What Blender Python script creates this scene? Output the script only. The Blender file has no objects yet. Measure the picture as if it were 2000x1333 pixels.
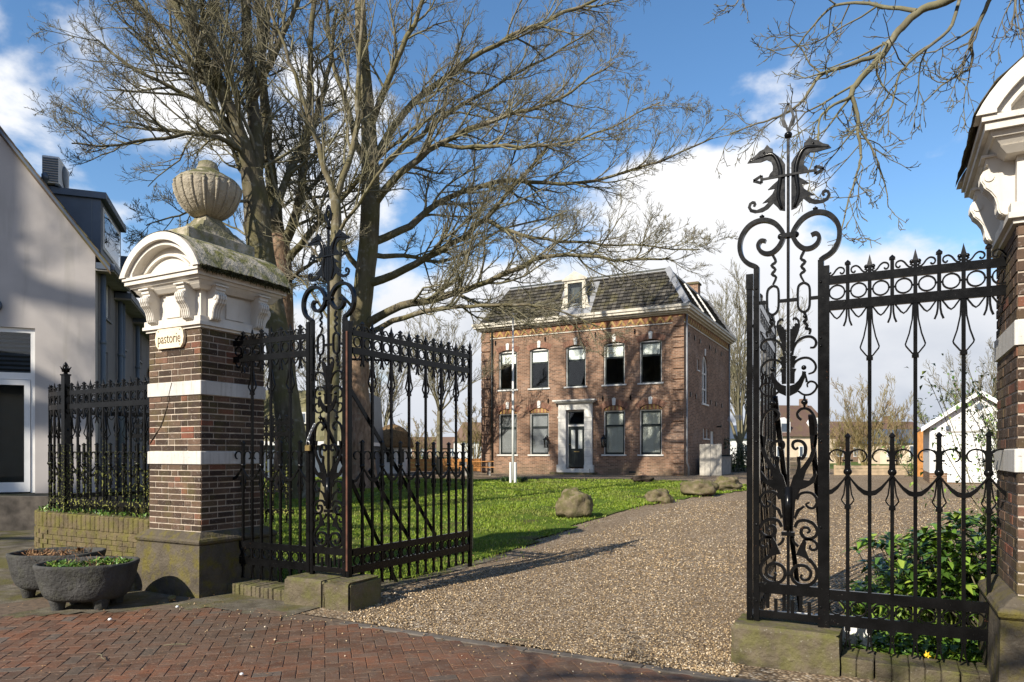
import bpy, math, random
import numpy as np
from mathutils import Vector, Matrix, noise as mnoise

S = bpy.context.scene
COL = S.collection
PI = math.pi
R = math.radians
sin, cos = math.sin, math.cos
rnd = random.Random(7)

# ------------------------------------------------------------------ camera
F, HOR = 1370.0, 888.0                 # focal length and horizon row of the 2000 px wide photograph
YAW = R(28.05)
CS, SN = cos(YAW), sin(YAW)
EYE = 1.6
cam_d = bpy.data.cameras.new('camera')
cam_d.sensor_width = 36.0
cam_d.lens = F / 2000.0 * 36.0
cam_d.shift_y = (HOR - 666.5) / 2000.0
cam_d.clip_end = 3000
cam = bpy.data.objects.new('camera', cam_d)
cam.location = (0, 0, EYE)
cam.rotation_euler = (PI / 2, 0, YAW)
COL.objects.link(cam)
S.camera = cam

# ------------------------------------------------------------------ sky and sun
SUN_EL = R(33.5)
SUN_TO = Vector((-0.228, -0.974, 0)).normalized()      # horizontal direction towards the sun
SUN_AZ = math.atan2(SUN_TO.x, SUN_TO.y)
w = bpy.data.worlds.new('World')
S.world = w
w.use_nodes = True
nt = w.node_tree
nt.nodes.clear()
def wn(t, **k):
    n = nt.nodes.new(t)
    for a, b in k.items():
        setattr(n, a, b)
    return n
def wl(a, b):
    nt.links.new(a, b)
def wmath(op, a, b=None, c=None, clamp=False):
    n = wn('ShaderNodeMath', operation=op, use_clamp=clamp)
    for i, v in enumerate((a, b, c)):
        if v is None:
            continue
        if isinstance(v, (int, float)):
            n.inputs[i].default_value = v
        else:
            wl(v, n.inputs[i])
    return n.outputs[0]
def wmap(v, a, b, c=0.0, d=1.0, smooth=True):
    n = wn('ShaderNodeMapRange', clamp=True)
    if smooth:
        n.interpolation_type = 'SMOOTHSTEP'
    wl(v, n.inputs[0])
    for i, x in enumerate((a, b, c, d)):
        n.inputs[i + 1].default_value = x
    return n.outputs[0]
sky = wn('ShaderNodeTexSky', sky_type='NISHITA', sun_disc=False, sun_elevation=SUN_EL, sun_rotation=SUN_AZ,
         altitude=0.0, air_density=1.0, dust_density=0.35, ozone_density=1.6)
tc = wn('ShaderNodeTexCoord')
sep = wn('ShaderNodeSeparateXYZ')
wl(tc.outputs['Generated'], sep.inputs[0])
elev = sep.outputs[2]
mp = wn('ShaderNodeMapping')
mp.inputs['Location'].default_value = (9.1, 4.55, 3.0)
mp.inputs['Scale'].default_value = (1.0, 1.0, 1.7)
wl(tc.outputs['Generated'], mp.inputs[0])
n1 = wn('ShaderNodeTexNoise')
n1.inputs['Scale'].default_value = 3.1
n1.inputs['Detail'].default_value = 9
n1.inputs['Roughness'].default_value = 0.53
n1.inputs['Distortion'].default_value = 0.15
wl(mp.outputs[0], n1.inputs['Vector'])
n2 = wn('ShaderNodeTexNoise')
n2.inputs['Scale'].default_value = 5.5
n2.inputs['Detail'].default_value = 6
wl(mp.outputs[0], n2.inputs['Vector'])
bank = wmap(elev, 0.12, 0.57, 0.30, -0.22, False)          # denser towards the horizon, as broken cumulus looks
dens = wmath('ADD', n1.outputs[0], bank)
cover = wmap(dens, 0.52, 0.625)
thick = wmap(dens, 0.60, 0.86)
shade = wmap(elev, 0.02, 0.36, 0.62, 0.0, False)
shade2 = wmath('MULTIPLY', wmap(n2.outputs[0], 0.40, 0.68), thick)
dark = wmath('ADD', shade, wmath('MULTIPLY', shade2, 0.30), clamp=True)
ccol = wn('ShaderNodeMix', data_type='RGBA')
ccol.inputs['A'].default_value = (6.3, 6.3, 6.35, 1)
ccol.inputs['B'].default_value = (2.7, 3.05, 3.7, 1)
wl(dark, ccol.inputs['Factor'])
skyhs = wn('ShaderNodeHueSaturation')
skyhs.inputs['Saturation'].default_value = 1.20
skyhs.inputs['Value'].default_value = 1.08
wl(sky.outputs[0], skyhs.inputs['Color'])
cmix = wn('ShaderNodeMix', data_type='RGBA')
wl(cover, cmix.inputs['Factor'])
wl(skyhs.outputs[0], cmix.inputs['A'])
wl(ccol.outputs['Result'], cmix.inputs['B'])
bg = wn('ShaderNodeBackground')
bg.inputs['Strength'].default_value = 0.11
wl(cmix.outputs['Result'], bg.inputs['Color'])
out = wn('ShaderNodeOutputWorld')
wl(bg.outputs[0], out.inputs[0])

sun_d = bpy.data.lights.new('sun', 'SUN')
sun_d.energy = 5.0
sun_d.angle = R(0.53)
sun_d.color = (1.0, 0.93, 0.81)
sun = bpy.data.objects.new('sun', sun_d)
sdir = Vector((SUN_TO.x * cos(SUN_EL), SUN_TO.y * cos(SUN_EL), sin(SUN_EL)))
sun.rotation_euler = sdir.to_track_quat('Z', 'Y').to_euler()
sun.location = (0, -20, 30)
COL.objects.link(sun)

S.view_settings.view_transform = 'Standard'
S.view_settings.look = 'None'
S.view_settings.gamma = 1.0
S.view_settings.use_curve_mapping = False
S.view_settings.exposure = 0.68
S.render.engine = 'CYCLES'
S.cycles.max_bounces = 6
S.cycles.transparent_max_bounces = 8
S.cycles.use_denoising = True

# ------------------------------------------------------------------ survey helpers: sight line + distance -> point in the place
def at(px, py, d):
    l = (px - 1000) / F * d
    return Vector((-SN * d + CS * l, CS * d + SN * l, EYE + (HOR - py) / F * d))
def smooth(t):
    t = max(0.0, min(1.0, t))
    return t * t * (3 - 2 * t)
def gz(x, y):
    """height of the ground: street level at the gate, rising a little towards the house"""
    z = 0.45 * smooth((y - 6.5) / 24.0)
    if x < -9:                                            # bank towards the neighbouring building
        z = max(z, 0.16 * smooth((-9.0 - x) / 3.0) * smooth((y - 3.0) / 3.0))
    return z
def ground_at(px, py):
    """where the sight line through (px, py) meets the ground"""
    z = 0.0
    for _ in range(30):
        p = at(px, py, (EYE - z) * F / (py - HOR))
        z = z * 0.5 + gz(p.x, p.y) * 0.5
    return Vector((p.x, p.y, gz(p.x, p.y)))

# ------------------------------------------------------------------ mesh builder
class MB:
    def __init__(self):
        self.v = []; self.f = []; self.sm = []; self.mi = []
    def add(self, vs, fs, smooth=False, mi=0):
        o = len(self.v)
        self.v += [tuple(p) for p in vs]
        for f in fs:
            self.f.append(tuple(i + o for i in f)); self.sm.append(smooth); self.mi.append(mi)
        return self
    def box(self, x0, x1, y0, y1, z0, z1, mi=0):
        vs = [(x0,y0,z0),(x1,y0,z0),(x1,y1,z0),(x0,y1,z0),(x0,y0,z1),(x1,y0,z1),(x1,y1,z1),(x0,y1,z1)]
        return self.add(vs, [(0,3,2,1),(4,5,6,7),(0,1,5,4),(1,2,6,5),(2,3,7,6),(3,0,4,7)], mi=mi)
    def cbox(self, x0, x1, y0, y1, z0, z1, c=0.01, mi=0):
        """box with chamfered upper edges and verticals"""
        pts = [(x0+c,y0),(x1-c,y0),(x1,y0+c),(x1,y1-c),(x1-c,y1),(x0+c,y1),(x0,y1-c),(x0,y0+c)]
        cx, cy = (x0+x1)/2, (y0+y1)/2
        kx = 1 - 2*c/max(x1-x0,1e-4); ky = 1 - 2*c/max(y1-y0,1e-4)
        vs = [(x,y,z0) for x,y in pts] + [(x,y,z1-c) for x,y in pts] + [(cx+(x-cx)*kx, cy+(y-cy)*ky, z1) for x,y in pts]
        fs = [tuple(range(7,-1,-1)), tuple(range(16,24))]
        for k in range(2):
            for i in range(8):
                j = (i+1) % 8
                fs.append((k*8+i, k*8+j, k*8+8+j, k*8+8+i))
        return self.add(vs, fs, mi=mi)
    def prism(self, pts, a, b, axis='y', mi=0, smooth=False):
        """polygon pts (two coordinates) extruded along axis from a to b; polygon may be concave"""
        n = len(pts)
        if axis == 'y':
            P = lambda p, t: (p[0], t, p[1])
        elif axis == 'x':
            P = lambda p, t: (t, p[0], p[1])
        else:
            P = lambda p, t: (p[0], p[1], t)
        area = sum(pts[i][0]*pts[(i+1)%n][1]-pts[(i+1)%n][0]*pts[i][1] for i in range(n))
        ps = pts if area > 0 else pts[::-1]
        vs = [P(p, a) for p in ps] + [P(p, b) for p in ps]
        c1 = tuple(range(n)); c2 = tuple(range(2*n-1, n-1, -1))
        fs = []
        flip = (axis == 'y') == (b > a)
        # axis y: (x,z) counter-clockwise seen from -y faces -y, which is the a side
        if flip:
            fs += [c1, c2]
            for i in range(n):
                j = (i+1) % n
                fs.append((i, n+i, n+j, j))
        else:
            fs += [c1[::-1], c2[::-1]]
            for i in range(n):
                j = (i+1) % n
                fs.append((i, j, n+j, n+i))
        return self.add(vs, fs, smooth, mi)
    def tube(self, path, rad, sides=6, caps=True, smooth=True, mi=0, flat=None):
        """round (or flat = (half width, half depth)) bar along a path"""
        path = [Vector(p) for p in path]
        n = len(path)
        if isinstance(rad, (int, float)):
            rad = [rad]*n
        vs = []; up = None
        for i, p in enumerate(path):
            t = (path[min(i+1,n-1)] - path[max(i-1,0)])
            t = t.normalized() if t.length > 1e-9 else Vector((0,0,1))
            if up is None:
                a = Vector((0,1,0)) if abs(t.y) < 0.9 else Vector((1,0,0))
                up = (a - t*a.dot(t)).normalized()
            else:
                up = up - t*up.dot(t)
                up = up.normalized() if up.length > 1e-6 else Vector((0,1,0))
            sd = t.cross(up)
            for k in range(sides):
                an = 2*PI*(k+0.5)/sides
                if flat:
                    # square section: four corners
                    q = sd*flat[0]*(1 if cos(an) > 0 else -1)*rad[i] + up*flat[1]*(1 if sin(an) > 0 else -1)
                else:
                    q = (sd*cos(an) + up*sin(an))*rad[i]
                vs.append(p + q)
        fs = []
        for i in range(n-1):
            for k in range(sides):
                j = (k+1) % sides
                fs.append((i*sides+k, i*sides+j, (i+1)*sides+j, (i+1)*sides+k))
        if caps:
            fs.append(tuple(range(sides-1,-1,-1))); fs.append(tuple((n-1)*sides+k for k in range(sides)))
        return self.add(vs, fs, smooth and not flat, mi)
    def lathe(self, prof, seg=20, cx=0, cy=0, smooth=True, mi=0, sx=1, sy=1):
        vs = []; n = len(prof)
        for r, z in prof:
            for k in range(seg):
                a = 2*PI*k/seg
                vs.append((cx + r*cos(a)*sx, cy + r*sin(a)*sy, z))
        fs = []
        for i in range(n-1):
            for k in range(seg):
                j = (k+1) % seg
                fs.append((i*seg+k, i*seg+j, (i+1)*seg+j, (i+1)*seg+k))
        fs.append(tuple(range(seg-1,-1,-1))); fs.append(tuple((n-1)*seg+k for k in range(seg)))
        return self.add(vs, fs, smooth, mi)
    def ball(self, c, r, seg=10, rings=6, sz=1.0):
        prof = [(max(1e-4, r*sin(PI*i/rings)), -r*sz*cos(PI*i/rings)) for i in range(rings+1)]
        o = len(self.v)
        self.lathe(prof, seg)
        for i in range(o, len(self.v)):
            x, y, z = self.v[i]
            self.v[i] = (x+c[0], y+c[1], z+c[2])
        return self
    def frustum(self, x0,x1,y0,y1,z0, X0,X1,Y0,Y1,z1, mi=0):
        vs = [(x0,y0,z0),(x1,y0,z0),(x1,y1,z0),(x0,y1,z0),(X0,Y0,z1),(X1,Y0,z1),(X1,Y1,z1),(X0,Y1,z1)]
        return self.add(vs, [(0,3,2,1),(4,5,6,7),(0,1,5,4),(1,2,6,5),(2,3,7,6),(3,0,4,7)], mi=mi)
    def move(self, M):
        self.v = [tuple(M @ Vector(p)) for p in self.v]
        return self
    def mesh(self, name, mats):
        me = bpy.data.meshes.new(name)
        me.from_pydata(self.v, [], self.f)
        if not isinstance(mats, (list, tuple)):
            mats = [mats]
        for m in mats:
            me.materials.append(m)
        me.polygons.foreach_set('use_smooth', self.sm)
        me.polygons.foreach_set('material_index', self.mi)
        me.update()
        return me
    def build(self, name, mats, parent=None, loc=None, rot=None, **k):
        return put(name, self.mesh(name, mats), parent, loc, rot, **k)

def put(name, me, parent=None, loc=None, rot=None, label=None, cat=None, group=None, kind=None, scale=None):
    o = bpy.data.objects.new(name, me)
    COL.objects.link(o)
    o.parent = parent
    if loc is not None: o.location = loc
    if rot is not None: o.rotation_euler = (0, 0, rot) if isinstance(rot, (int, float)) else rot
    if scale is not None: o.scale = scale
    if label: o['label'] = label
    if cat: o['category'] = cat
    if group: o['group'] = group
    if kind: o['kind'] = kind
    return o
def thing(name, label, cat, loc=(0,0,0), rot=0.0, group=None):
    return put(name, None, None, loc, rot, label, cat, group)

def np_mesh(name, verts, faces, mat, smooth=False):
    """verts (n,3), faces (m,k) with the same corner count"""
    me = bpy.data.meshes.new(name)
    verts = np.ascontiguousarray(verts, dtype=np.float32); faces = np.ascontiguousarray(faces, dtype=np.int32)
    m, k = faces.shape
    me.vertices.add(len(verts)); me.vertices.foreach_set('co', verts.ravel())
    me.loops.add(m*k); me.loops.foreach_set('vertex_index', faces.ravel())
    me.polygons.add(m); me.polygons.foreach_set('loop_start', np.arange(m, dtype=np.int32)*k)
    me.polygons.foreach_set('loop_total', np.full(m, k, dtype=np.int32))
    if smooth:
        me.polygons.foreach_set('use_smooth', np.ones(m, dtype=bool))
    me.materials.append(mat)
    me.update(calc_edges=True)
    return me

# ------------------------------------------------------------------ materials
class M:
    """small node-tree writer"""
    def __init__(self, name, rough=0.8, metallic=0.0, spec=0.5):
        self.m = bpy.data.materials.new(name); self.m.use_nodes = True
        self.t = self.m.node_tree; self.t.nodes.clear()
        self.b = self.n('ShaderNodeBsdfPrincipled')
        self.b.inputs['Roughness'].default_value = rough
        self.b.inputs['Metallic'].default_value = metallic
        self.b.inputs['Specular IOR Level'].default_value = spec
        self.o = self.n('ShaderNodeOutputMaterial')
        self.l(self.b.outputs[0], self.o.inputs[0])
        self.tc = self.n('ShaderNodeTexCoord')
        self.geo = None
    def n(self, t, **k):
        x = self.t.nodes.new(t)
        for a, b in k.items(): setattr(x, a, b)
        return x
    def l(self, a, b): self.t.links.new(a, b)
    def setin(self, sock, v):
        if isinstance(v, (int, float)): sock.default_value = v
        elif isinstance(v, (tuple, list)): sock.default_value = tuple(v) + ((1,) if len(v) == 3 else ())
        else: self.l(v, sock)
    def pos(self, world=True, scale=(1,1,1), loc=(0,0,0), rotz=0.0):
        if world:
            if self.geo is None: self.geo = self.n('ShaderNodeNewGeometry')
            src = self.geo.outputs['Position']
        else:
            src = self.tc.outputs['Object']
        mpn = self.n('ShaderNodeMapping'); self.l(src, mpn.inputs[0])
        mpn.inputs['Scale'].default_value = scale; mpn.inputs['Location'].default_value = loc
        mpn.inputs['Rotation'].default_value = (0, 0, rotz)
        return mpn.outputs[0]
    def noise(self, vec, scale, detail=4, rough=0.55, dist=0.0):
        x = self.n('ShaderNodeTexNoise'); self.l(vec, x.inputs['Vector'])
        x.inputs['Scale'].default_value = scale; x.inputs['Detail'].default_value = detail
        x.inputs['Roughness'].default_value = rough; x.inputs['Distortion'].default_value = dist
        return x.outputs[0]
    def voro(self, vec, scale, feature='F1', out='Distance', rand=1.0):
        x = self.n('ShaderNodeTexVoronoi', feature=feature); self.l(vec, x.inputs['Vector'])
        x.inputs['Scale'].default_value = scale; x.inputs['Randomness'].default_value = rand
        return x.outputs[out]
    def ramp(self, v, stops, interp='LINEAR'):
        x = self.n('ShaderNodeValToRGB'); self.l(v, x.inputs[0])
        cr = x.color_ramp; cr.interpolation = interp
        while len(cr.elements) < len(stops): cr.elements.new(0.5)
        for e, (p, c) in zip(cr.elements, stops):
            e.position = p
            e.color = (c, c, c, 1) if isinstance(c, (int, float)) else tuple(c) + (1,)
        return x.outputs[0]
    def mrange(self, v, a, b, c=0.0, d=1.0):
        x = self.n('ShaderNodeMapRange', clamp=True); self.l(v, x.inputs[0])
        for i, q in enumerate((a, b, c, d)): x.inputs[i+1].default_value = q
        return x.outputs[0]
    def mix(self, f, a, b, mode='MIX'):
        x = self.n('ShaderNodeMix', data_type='RGBA', blend_type=mode)
        self.setin(x.inputs['Factor'], f)
        self.setin(x.inputs['A'], a); self.setin(x.inputs['B'], b)
        return x.outputs['Result']
    def math(self, op, a, b=0.0, clamp=False):
        x = self.n('ShaderNodeMath', operation=op, use_clamp=clamp)
        self.setin(x.inputs[0], a); self.setin(x.inputs[1], b)
        return x.outputs[0]
    def rand(self):
        """one number for each object and, in joined stuff, for each loose piece"""
        oi = self.n('ShaderNodeObjectInfo')
        if self.geo is None: self.geo = self.n('ShaderNodeNewGeometry')
        return self.math('FRACT', self.math('ADD', oi.outputs['Random'], self.geo.outputs['Random Per Island']))
    def sepz(self, vec):
        x = self.n('ShaderNodeSeparateXYZ'); self.l(vec, x.inputs[0])
        return x.outputs
    def nz(self):
        if self.geo is None: self.geo = self.n('ShaderNodeNewGeometry')
        return self.sepz(self.geo.outputs['Normal'])[2]
    def color(self, c): self.setin(self.b.inputs['Base Color'], c); return self
    def rough(self, r): self.setin(self.b.inputs['Roughness'], r); return self
    def bump(self, h, strength=0.3, dist=0.01, prev=None):
        x = self.n('ShaderNodeBump'); x.inputs['Strength'].default_value = strength
        x.inputs['Distance'].default_value = dist
        self.setin(x.inputs['Height'], h)
        if prev is not None: self.l(prev, x.inputs['Normal'])
        self.l(x.outputs[0], self.b.inputs['Normal'])
        return x.outputs[0]

def plain(name, col, rough=0.7, var=0.18, scale=6.0, bump=0.15, metallic=0.0, spec=0.4, bscale=40.0, bdist=0.004):
    m = M(name, rough, metallic, spec); p = m.pos()
    n = m.noise(p, scale, 5)
    dk = tuple(max(0, c*(1-var)) for c in col); lt = tuple(min(1, c*(1+var)) for c in col)
    m.color(m.ramp(n, [(0.3, dk), (0.7, lt)]))
    if bump: m.bump(m.noise(p, bscale, 4), bump, bdist)
    return m.m

def iron():
    m = M('black_iron_paint', 0.42, 0.0, 0.19); p = m.pos()
    n = m.noise(p, 9, 5)
    base = m.ramp(n, [(0.3, (0.003,0.003,0.0031)), (0.72, (0.0065,0.0065,0.0068))])
    sp = m.noise(p, 130, 2, 0.5)
    fleck = m.mrange(sp, 0.755, 0.79)
    base = m.mix(m.math('MULTIPLY', fleck, m.mrange(m.noise(p, 3.0, 2), 0.42, 0.62)), base, (0.30,0.29,0.25))
    rust = m.math('MULTIPLY', m.mrange(m.noise(p, 34, 5, 0.7), 0.63, 0.70), m.mrange(m.noise(p, 2.2, 3), 0.50, 0.64))
    base = m.mix(m.math('MULTIPLY', rust, 0.7), base, (0.075,0.032,0.016))
    m.color(base); m.rough(m.ramp(m.noise(p, 22, 4), [(0.3, 0.15), (0.7, 0.25)]))
    m.bump(m.noise(p, 60, 5), 0.12, 0.002)
    return m.m
def iron_lichen():
    m = M('weathered_iron_with_lichen', 0.26, 0, 0.2); p = m.pos()
    n = m.noise(p, 9, 5)
    base = m.ramp(n, [(0.3, (0.003,0.003,0.003)), (0.72, (0.007,0.007,0.007))])
    z = m.sepz(p)[2]
    low = m.mrange(z, 1.9, 0.9)
    sp = m.mrange(m.noise(p, 30, 4, 0.65), 0.55, 0.61)
    f = m.math('MULTIPLY', sp, m.math('MULTIPLY', low, m.mrange(m.noise(p, 2.6, 2), 0.30, 0.48)))
    m.color(m.mix(f, base, (0.26,0.27,0.07)))
    m.bump(m.noise(p, 60, 5), 0.15, 0.002)
    return m.m
def brick_mat(name, stops, moss=0.0, spots=0.0, salt=0.25):
    m = M(name, 0.88, 0, 0.25); p = m.pos()
    r = m.rand()
    base = m.ramp(r, stops)
    base = m.mix(m.mrange(m.noise(p, 14, 5), 0.3, 0.75), base, m.mix(0.5, base, (0.02,0.016,0.014)))
    base = m.mix(m.math('MULTIPLY', m.mrange(m.noise(p, 55, 3), 0.60, 0.72), salt), base, (0.42,0.37,0.33))
    if moss:
        base = m.mix(m.math('MULTIPLY', m.mrange(m.noise(p, 3.2, 5), 0.50, 0.68), moss), base, (0.10,0.09,0.02))
    m.color(base); m.bump(m.noise(p, 90, 4), 0.5, 0.004)
    return m.m
def stone_paint():
    m = M('cream_painted_stone', 0.75, 0, 0.3); p = m.pos()
    base = m.ramp(m.noise(p, 2.5, 5), [(0.3, (0.52,0.48,0.415)), (0.7, (0.64,0.60,0.535))])
    streak = m.noise(m.pos(scale=(9,9,0.9)), 1.4, 4)
    base = m.mix(m.math('MULTIPLY', m.mrange(streak, 0.56, 0.76), 0.30), base, (0.33,0.27,0.19))
    base = m.mix(m.math('MULTIPLY', m.mrange(m.noise(p, 46, 3), 0.70, 0.76), 0.5), base, (0.10,0.085,0.06))
    m.color(base); m.bump(m.noise(p, 50, 5), 0.25, 0.004)
    return m.m
def stone_mossy(name, c0, c1, mosscol=(0.09,0.095,0.018), amount=0.8, up=0.55, lich=0.3, t0=0.42, t1=0.6):
    m = M(name, 0.92, 0, 0.2); p = m.pos()
    base = m.ramp(m.noise(p, 4.5, 6), [(0.3, c0), (0.7, c1)])
    base = m.mix(m.math('MULTIPLY', m.mrange(m.noise(p, 60, 3), 0.64, 0.72), lich), base, (0.42,0.40,0.33))
    f = m.math('MULTIPLY', m.mrange(m.noise(p, 7.0, 6, 0.6), t0, t1), amount)
    f2 = m.math('ADD', m.math('MULTIPLY', m.mrange(m.nz(), 0.1, 0.7), up), 1.0-up)
    base = m.mix(m.math('MULTIPLY', f, f2), base, m.mix(m.noise(p, 30, 3), mosscol, tuple(c*2.2 for c in mosscol)))
    m.color(base); m.bump(m.math('ADD', m.noise(p, 35, 6), m.math('MULTIPLY', m.noise(p, 8, 4), 1.5)), 0.8, 0.02)
    return m.m

MAT = {}
MAT['iron'] = iron()
MAT['iron_lichen'] = iron_lichen()
MAT['rust'] = plain('rusted_iron', (0.075,0.028,0.015), 0.8, 0.5, 14)
MAT['pier_brick'] = brick_mat('dark_brown_pier_brick', [(0.0,(0.040,0.025,0.017)),(0.3,(0.068,0.042,0.028)),(0.6,(0.098,0.061,0.040)),(0.86,(0.130,0.083,0.054)),(0.94,(0.19,0.066,0.038)),(1.0,(0.17,0.122,0.085))], 0.35, 0, 0.35)
MAT['mortar'] = plain('pale_lime_mortar', (0.40,0.335,0.265), 0.95, 0.35, 9, 0.4)
MAT['cream'] = stone_paint()
def band_mat():
    m = M('white_painted_band', 0.75, 0, 0.25); p = m.pos()
    c = m.ramp(m.noise(p, 5, 5), [(0.3,(0.46,0.435,0.395)),(0.7,(0.55,0.525,0.485))])
    c = m.mix(m.math('MULTIPLY', m.mrange(m.noise(m.pos(scale=(14,14,1.2)), 1.6, 4), 0.52, 0.74), 0.5), c, (0.20,0.17,0.12))
    c = m.mix(m.math('MULTIPLY', m.mrange(m.noise(p, 38, 4, 0.7), 0.62, 0.70), 0.6), c, (0.16,0.13,0.10))
    m.color(c); m.bump(m.noise(p, 40, 5), 0.3, 0.004)
    return m.m
MAT['band'] = band_mat()
MAT['plinth'] = stone_mossy('bluestone_plinth', (0.058,0.048,0.035), (0.112,0.092,0.066), (0.072,0.060,0.011), 0.8, 0.0, 0.12, 0.47, 0.66)
MAT['cap_moss'] = stone_mossy('moss_grown_stone_cap', (0.25,0.22,0.165), (0.47,0.42,0.33), (0.075,0.075,0.015), 0.9, 0.3, 0.5)
MAT['urn'] = stone_mossy('weathered_urn_stone', (0.29,0.25,0.19), (0.46,0.405,0.315), (0.045,0.045,0.014), 0.95, 0.80, 0.3, 0.34, 0.50)
MAT['sill'] = stone_mossy('mossy_sill_stone', (0.070,0.057,0.038), (0.135,0.110,0.072), (0.062,0.062,0.013), 0.75, 0.35, 0.35)
MAT['wall_moss'] = stone_mossy('mossy_wall_stone', (0.075,0.058,0.034), (0.15,0.115,0.062), (0.075,0.070,0.012), 0.8, 0.3, 0.2)
MAT['planter'] = stone_mossy('dark_stone_planter', (0.036,0.035,0.033), (0.070,0.068,0.064), (0.045,0.048,0.012), 0.35, 0.5, 0.15, 0.5, 0.7)
MAT['boulder'] = stone_mossy('lichened_boulder', (0.085,0.066,0.040), (0.22,0.175,0.11), (0.048,0.048,0.012), 0.85, 0.45, 0.35)
MAT['soil'] = plain('dark_soil', (0.045,0.032,0.022), 1.0, 0.5, 20, 0.8)
MAT['white_wood'] = plain('white_painted_wood', (0.68,0.67,0.645), 0.55, 0.07, 3, 0.08)
MAT['sign'] = plain('cream_sign_board', (0.72,0.60,0.42), 0.6, 0.06, 5, 0.05)
MAT['letter'] = plain('dark_brown_lettering', (0.05,0.035,0.022), 0.7, 0.1)
MAT['brass'] = plain('dull_brass', (0.42,0.30,0.12), 0.4, 0.2, 9, 0.1, 0.9)
MAT['steel'] = plain('galvanised_steel', (0.42,0.43,0.44), 0.4, 0.15, 9, 0.05, 0.9)
# ================================================================== ground
def spline_poly(pts, n=6):
    """Catmull-Rom through plan points"""
    out_ = []
    P = [Vector(p) for p in pts]
    for i in range(len(P)-1):
        a = P[max(i-1,0)]; b = P[i]; c = P[i+1]; d = P[min(i+2,len(P)-1)]
        for k in range(n):
            t = k/n
            out_.append(0.5*((2*b)+(c-a)*t+(2*a-5*b+4*c-d)*t*t+(3*b-a-3*c+d)*t**3))
    out_.append(P[-1])
    return out_

# gravel against lawn, as plan points (near to far); the lawn lies on the left of this line
LAWN_EDGE = spline_poly([(p.x, p.y) for p in (ground_at(*q) for q in ((760,1142),(905,1104),(990,1078),(1075,1048),(1160,1016),(1240,992),(1330,976),(1420,964),(1480,957)))])
LAWN_BACK = spline_poly([(p.x, p.y) for p in (ground_at(*q) for q in ((1480,950),(1400,945),(1330,941),(1200,938.5),(1060,938),(930,938),(800,936)))])
GRAVEL_FRONT = 5.22
def in_poly(x, y, poly):
    r = False; n = len(poly); j = n-1
    for i in range(n):
        xi, yi = poly[i][0], poly[i][1]; xj, yj = poly[j][0], poly[j][1]
        if (yi > y) != (yj > y) and x < (xj-xi)*(y-yi)/(yj-yi)+xi: r = not r
        j = i
    return r
LAWN_POLY = [(-5.75,6.05),(-5.6,7.6)] + [(p.x,p.y) for p in LAWN_EDGE] + [(p.x,p.y) for p in LAWN_BACK] + [(-30,34.5),(-46,52),(-46,30),(-16,9),(-7.9,6.4),(-7.7,6.05)]

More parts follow.
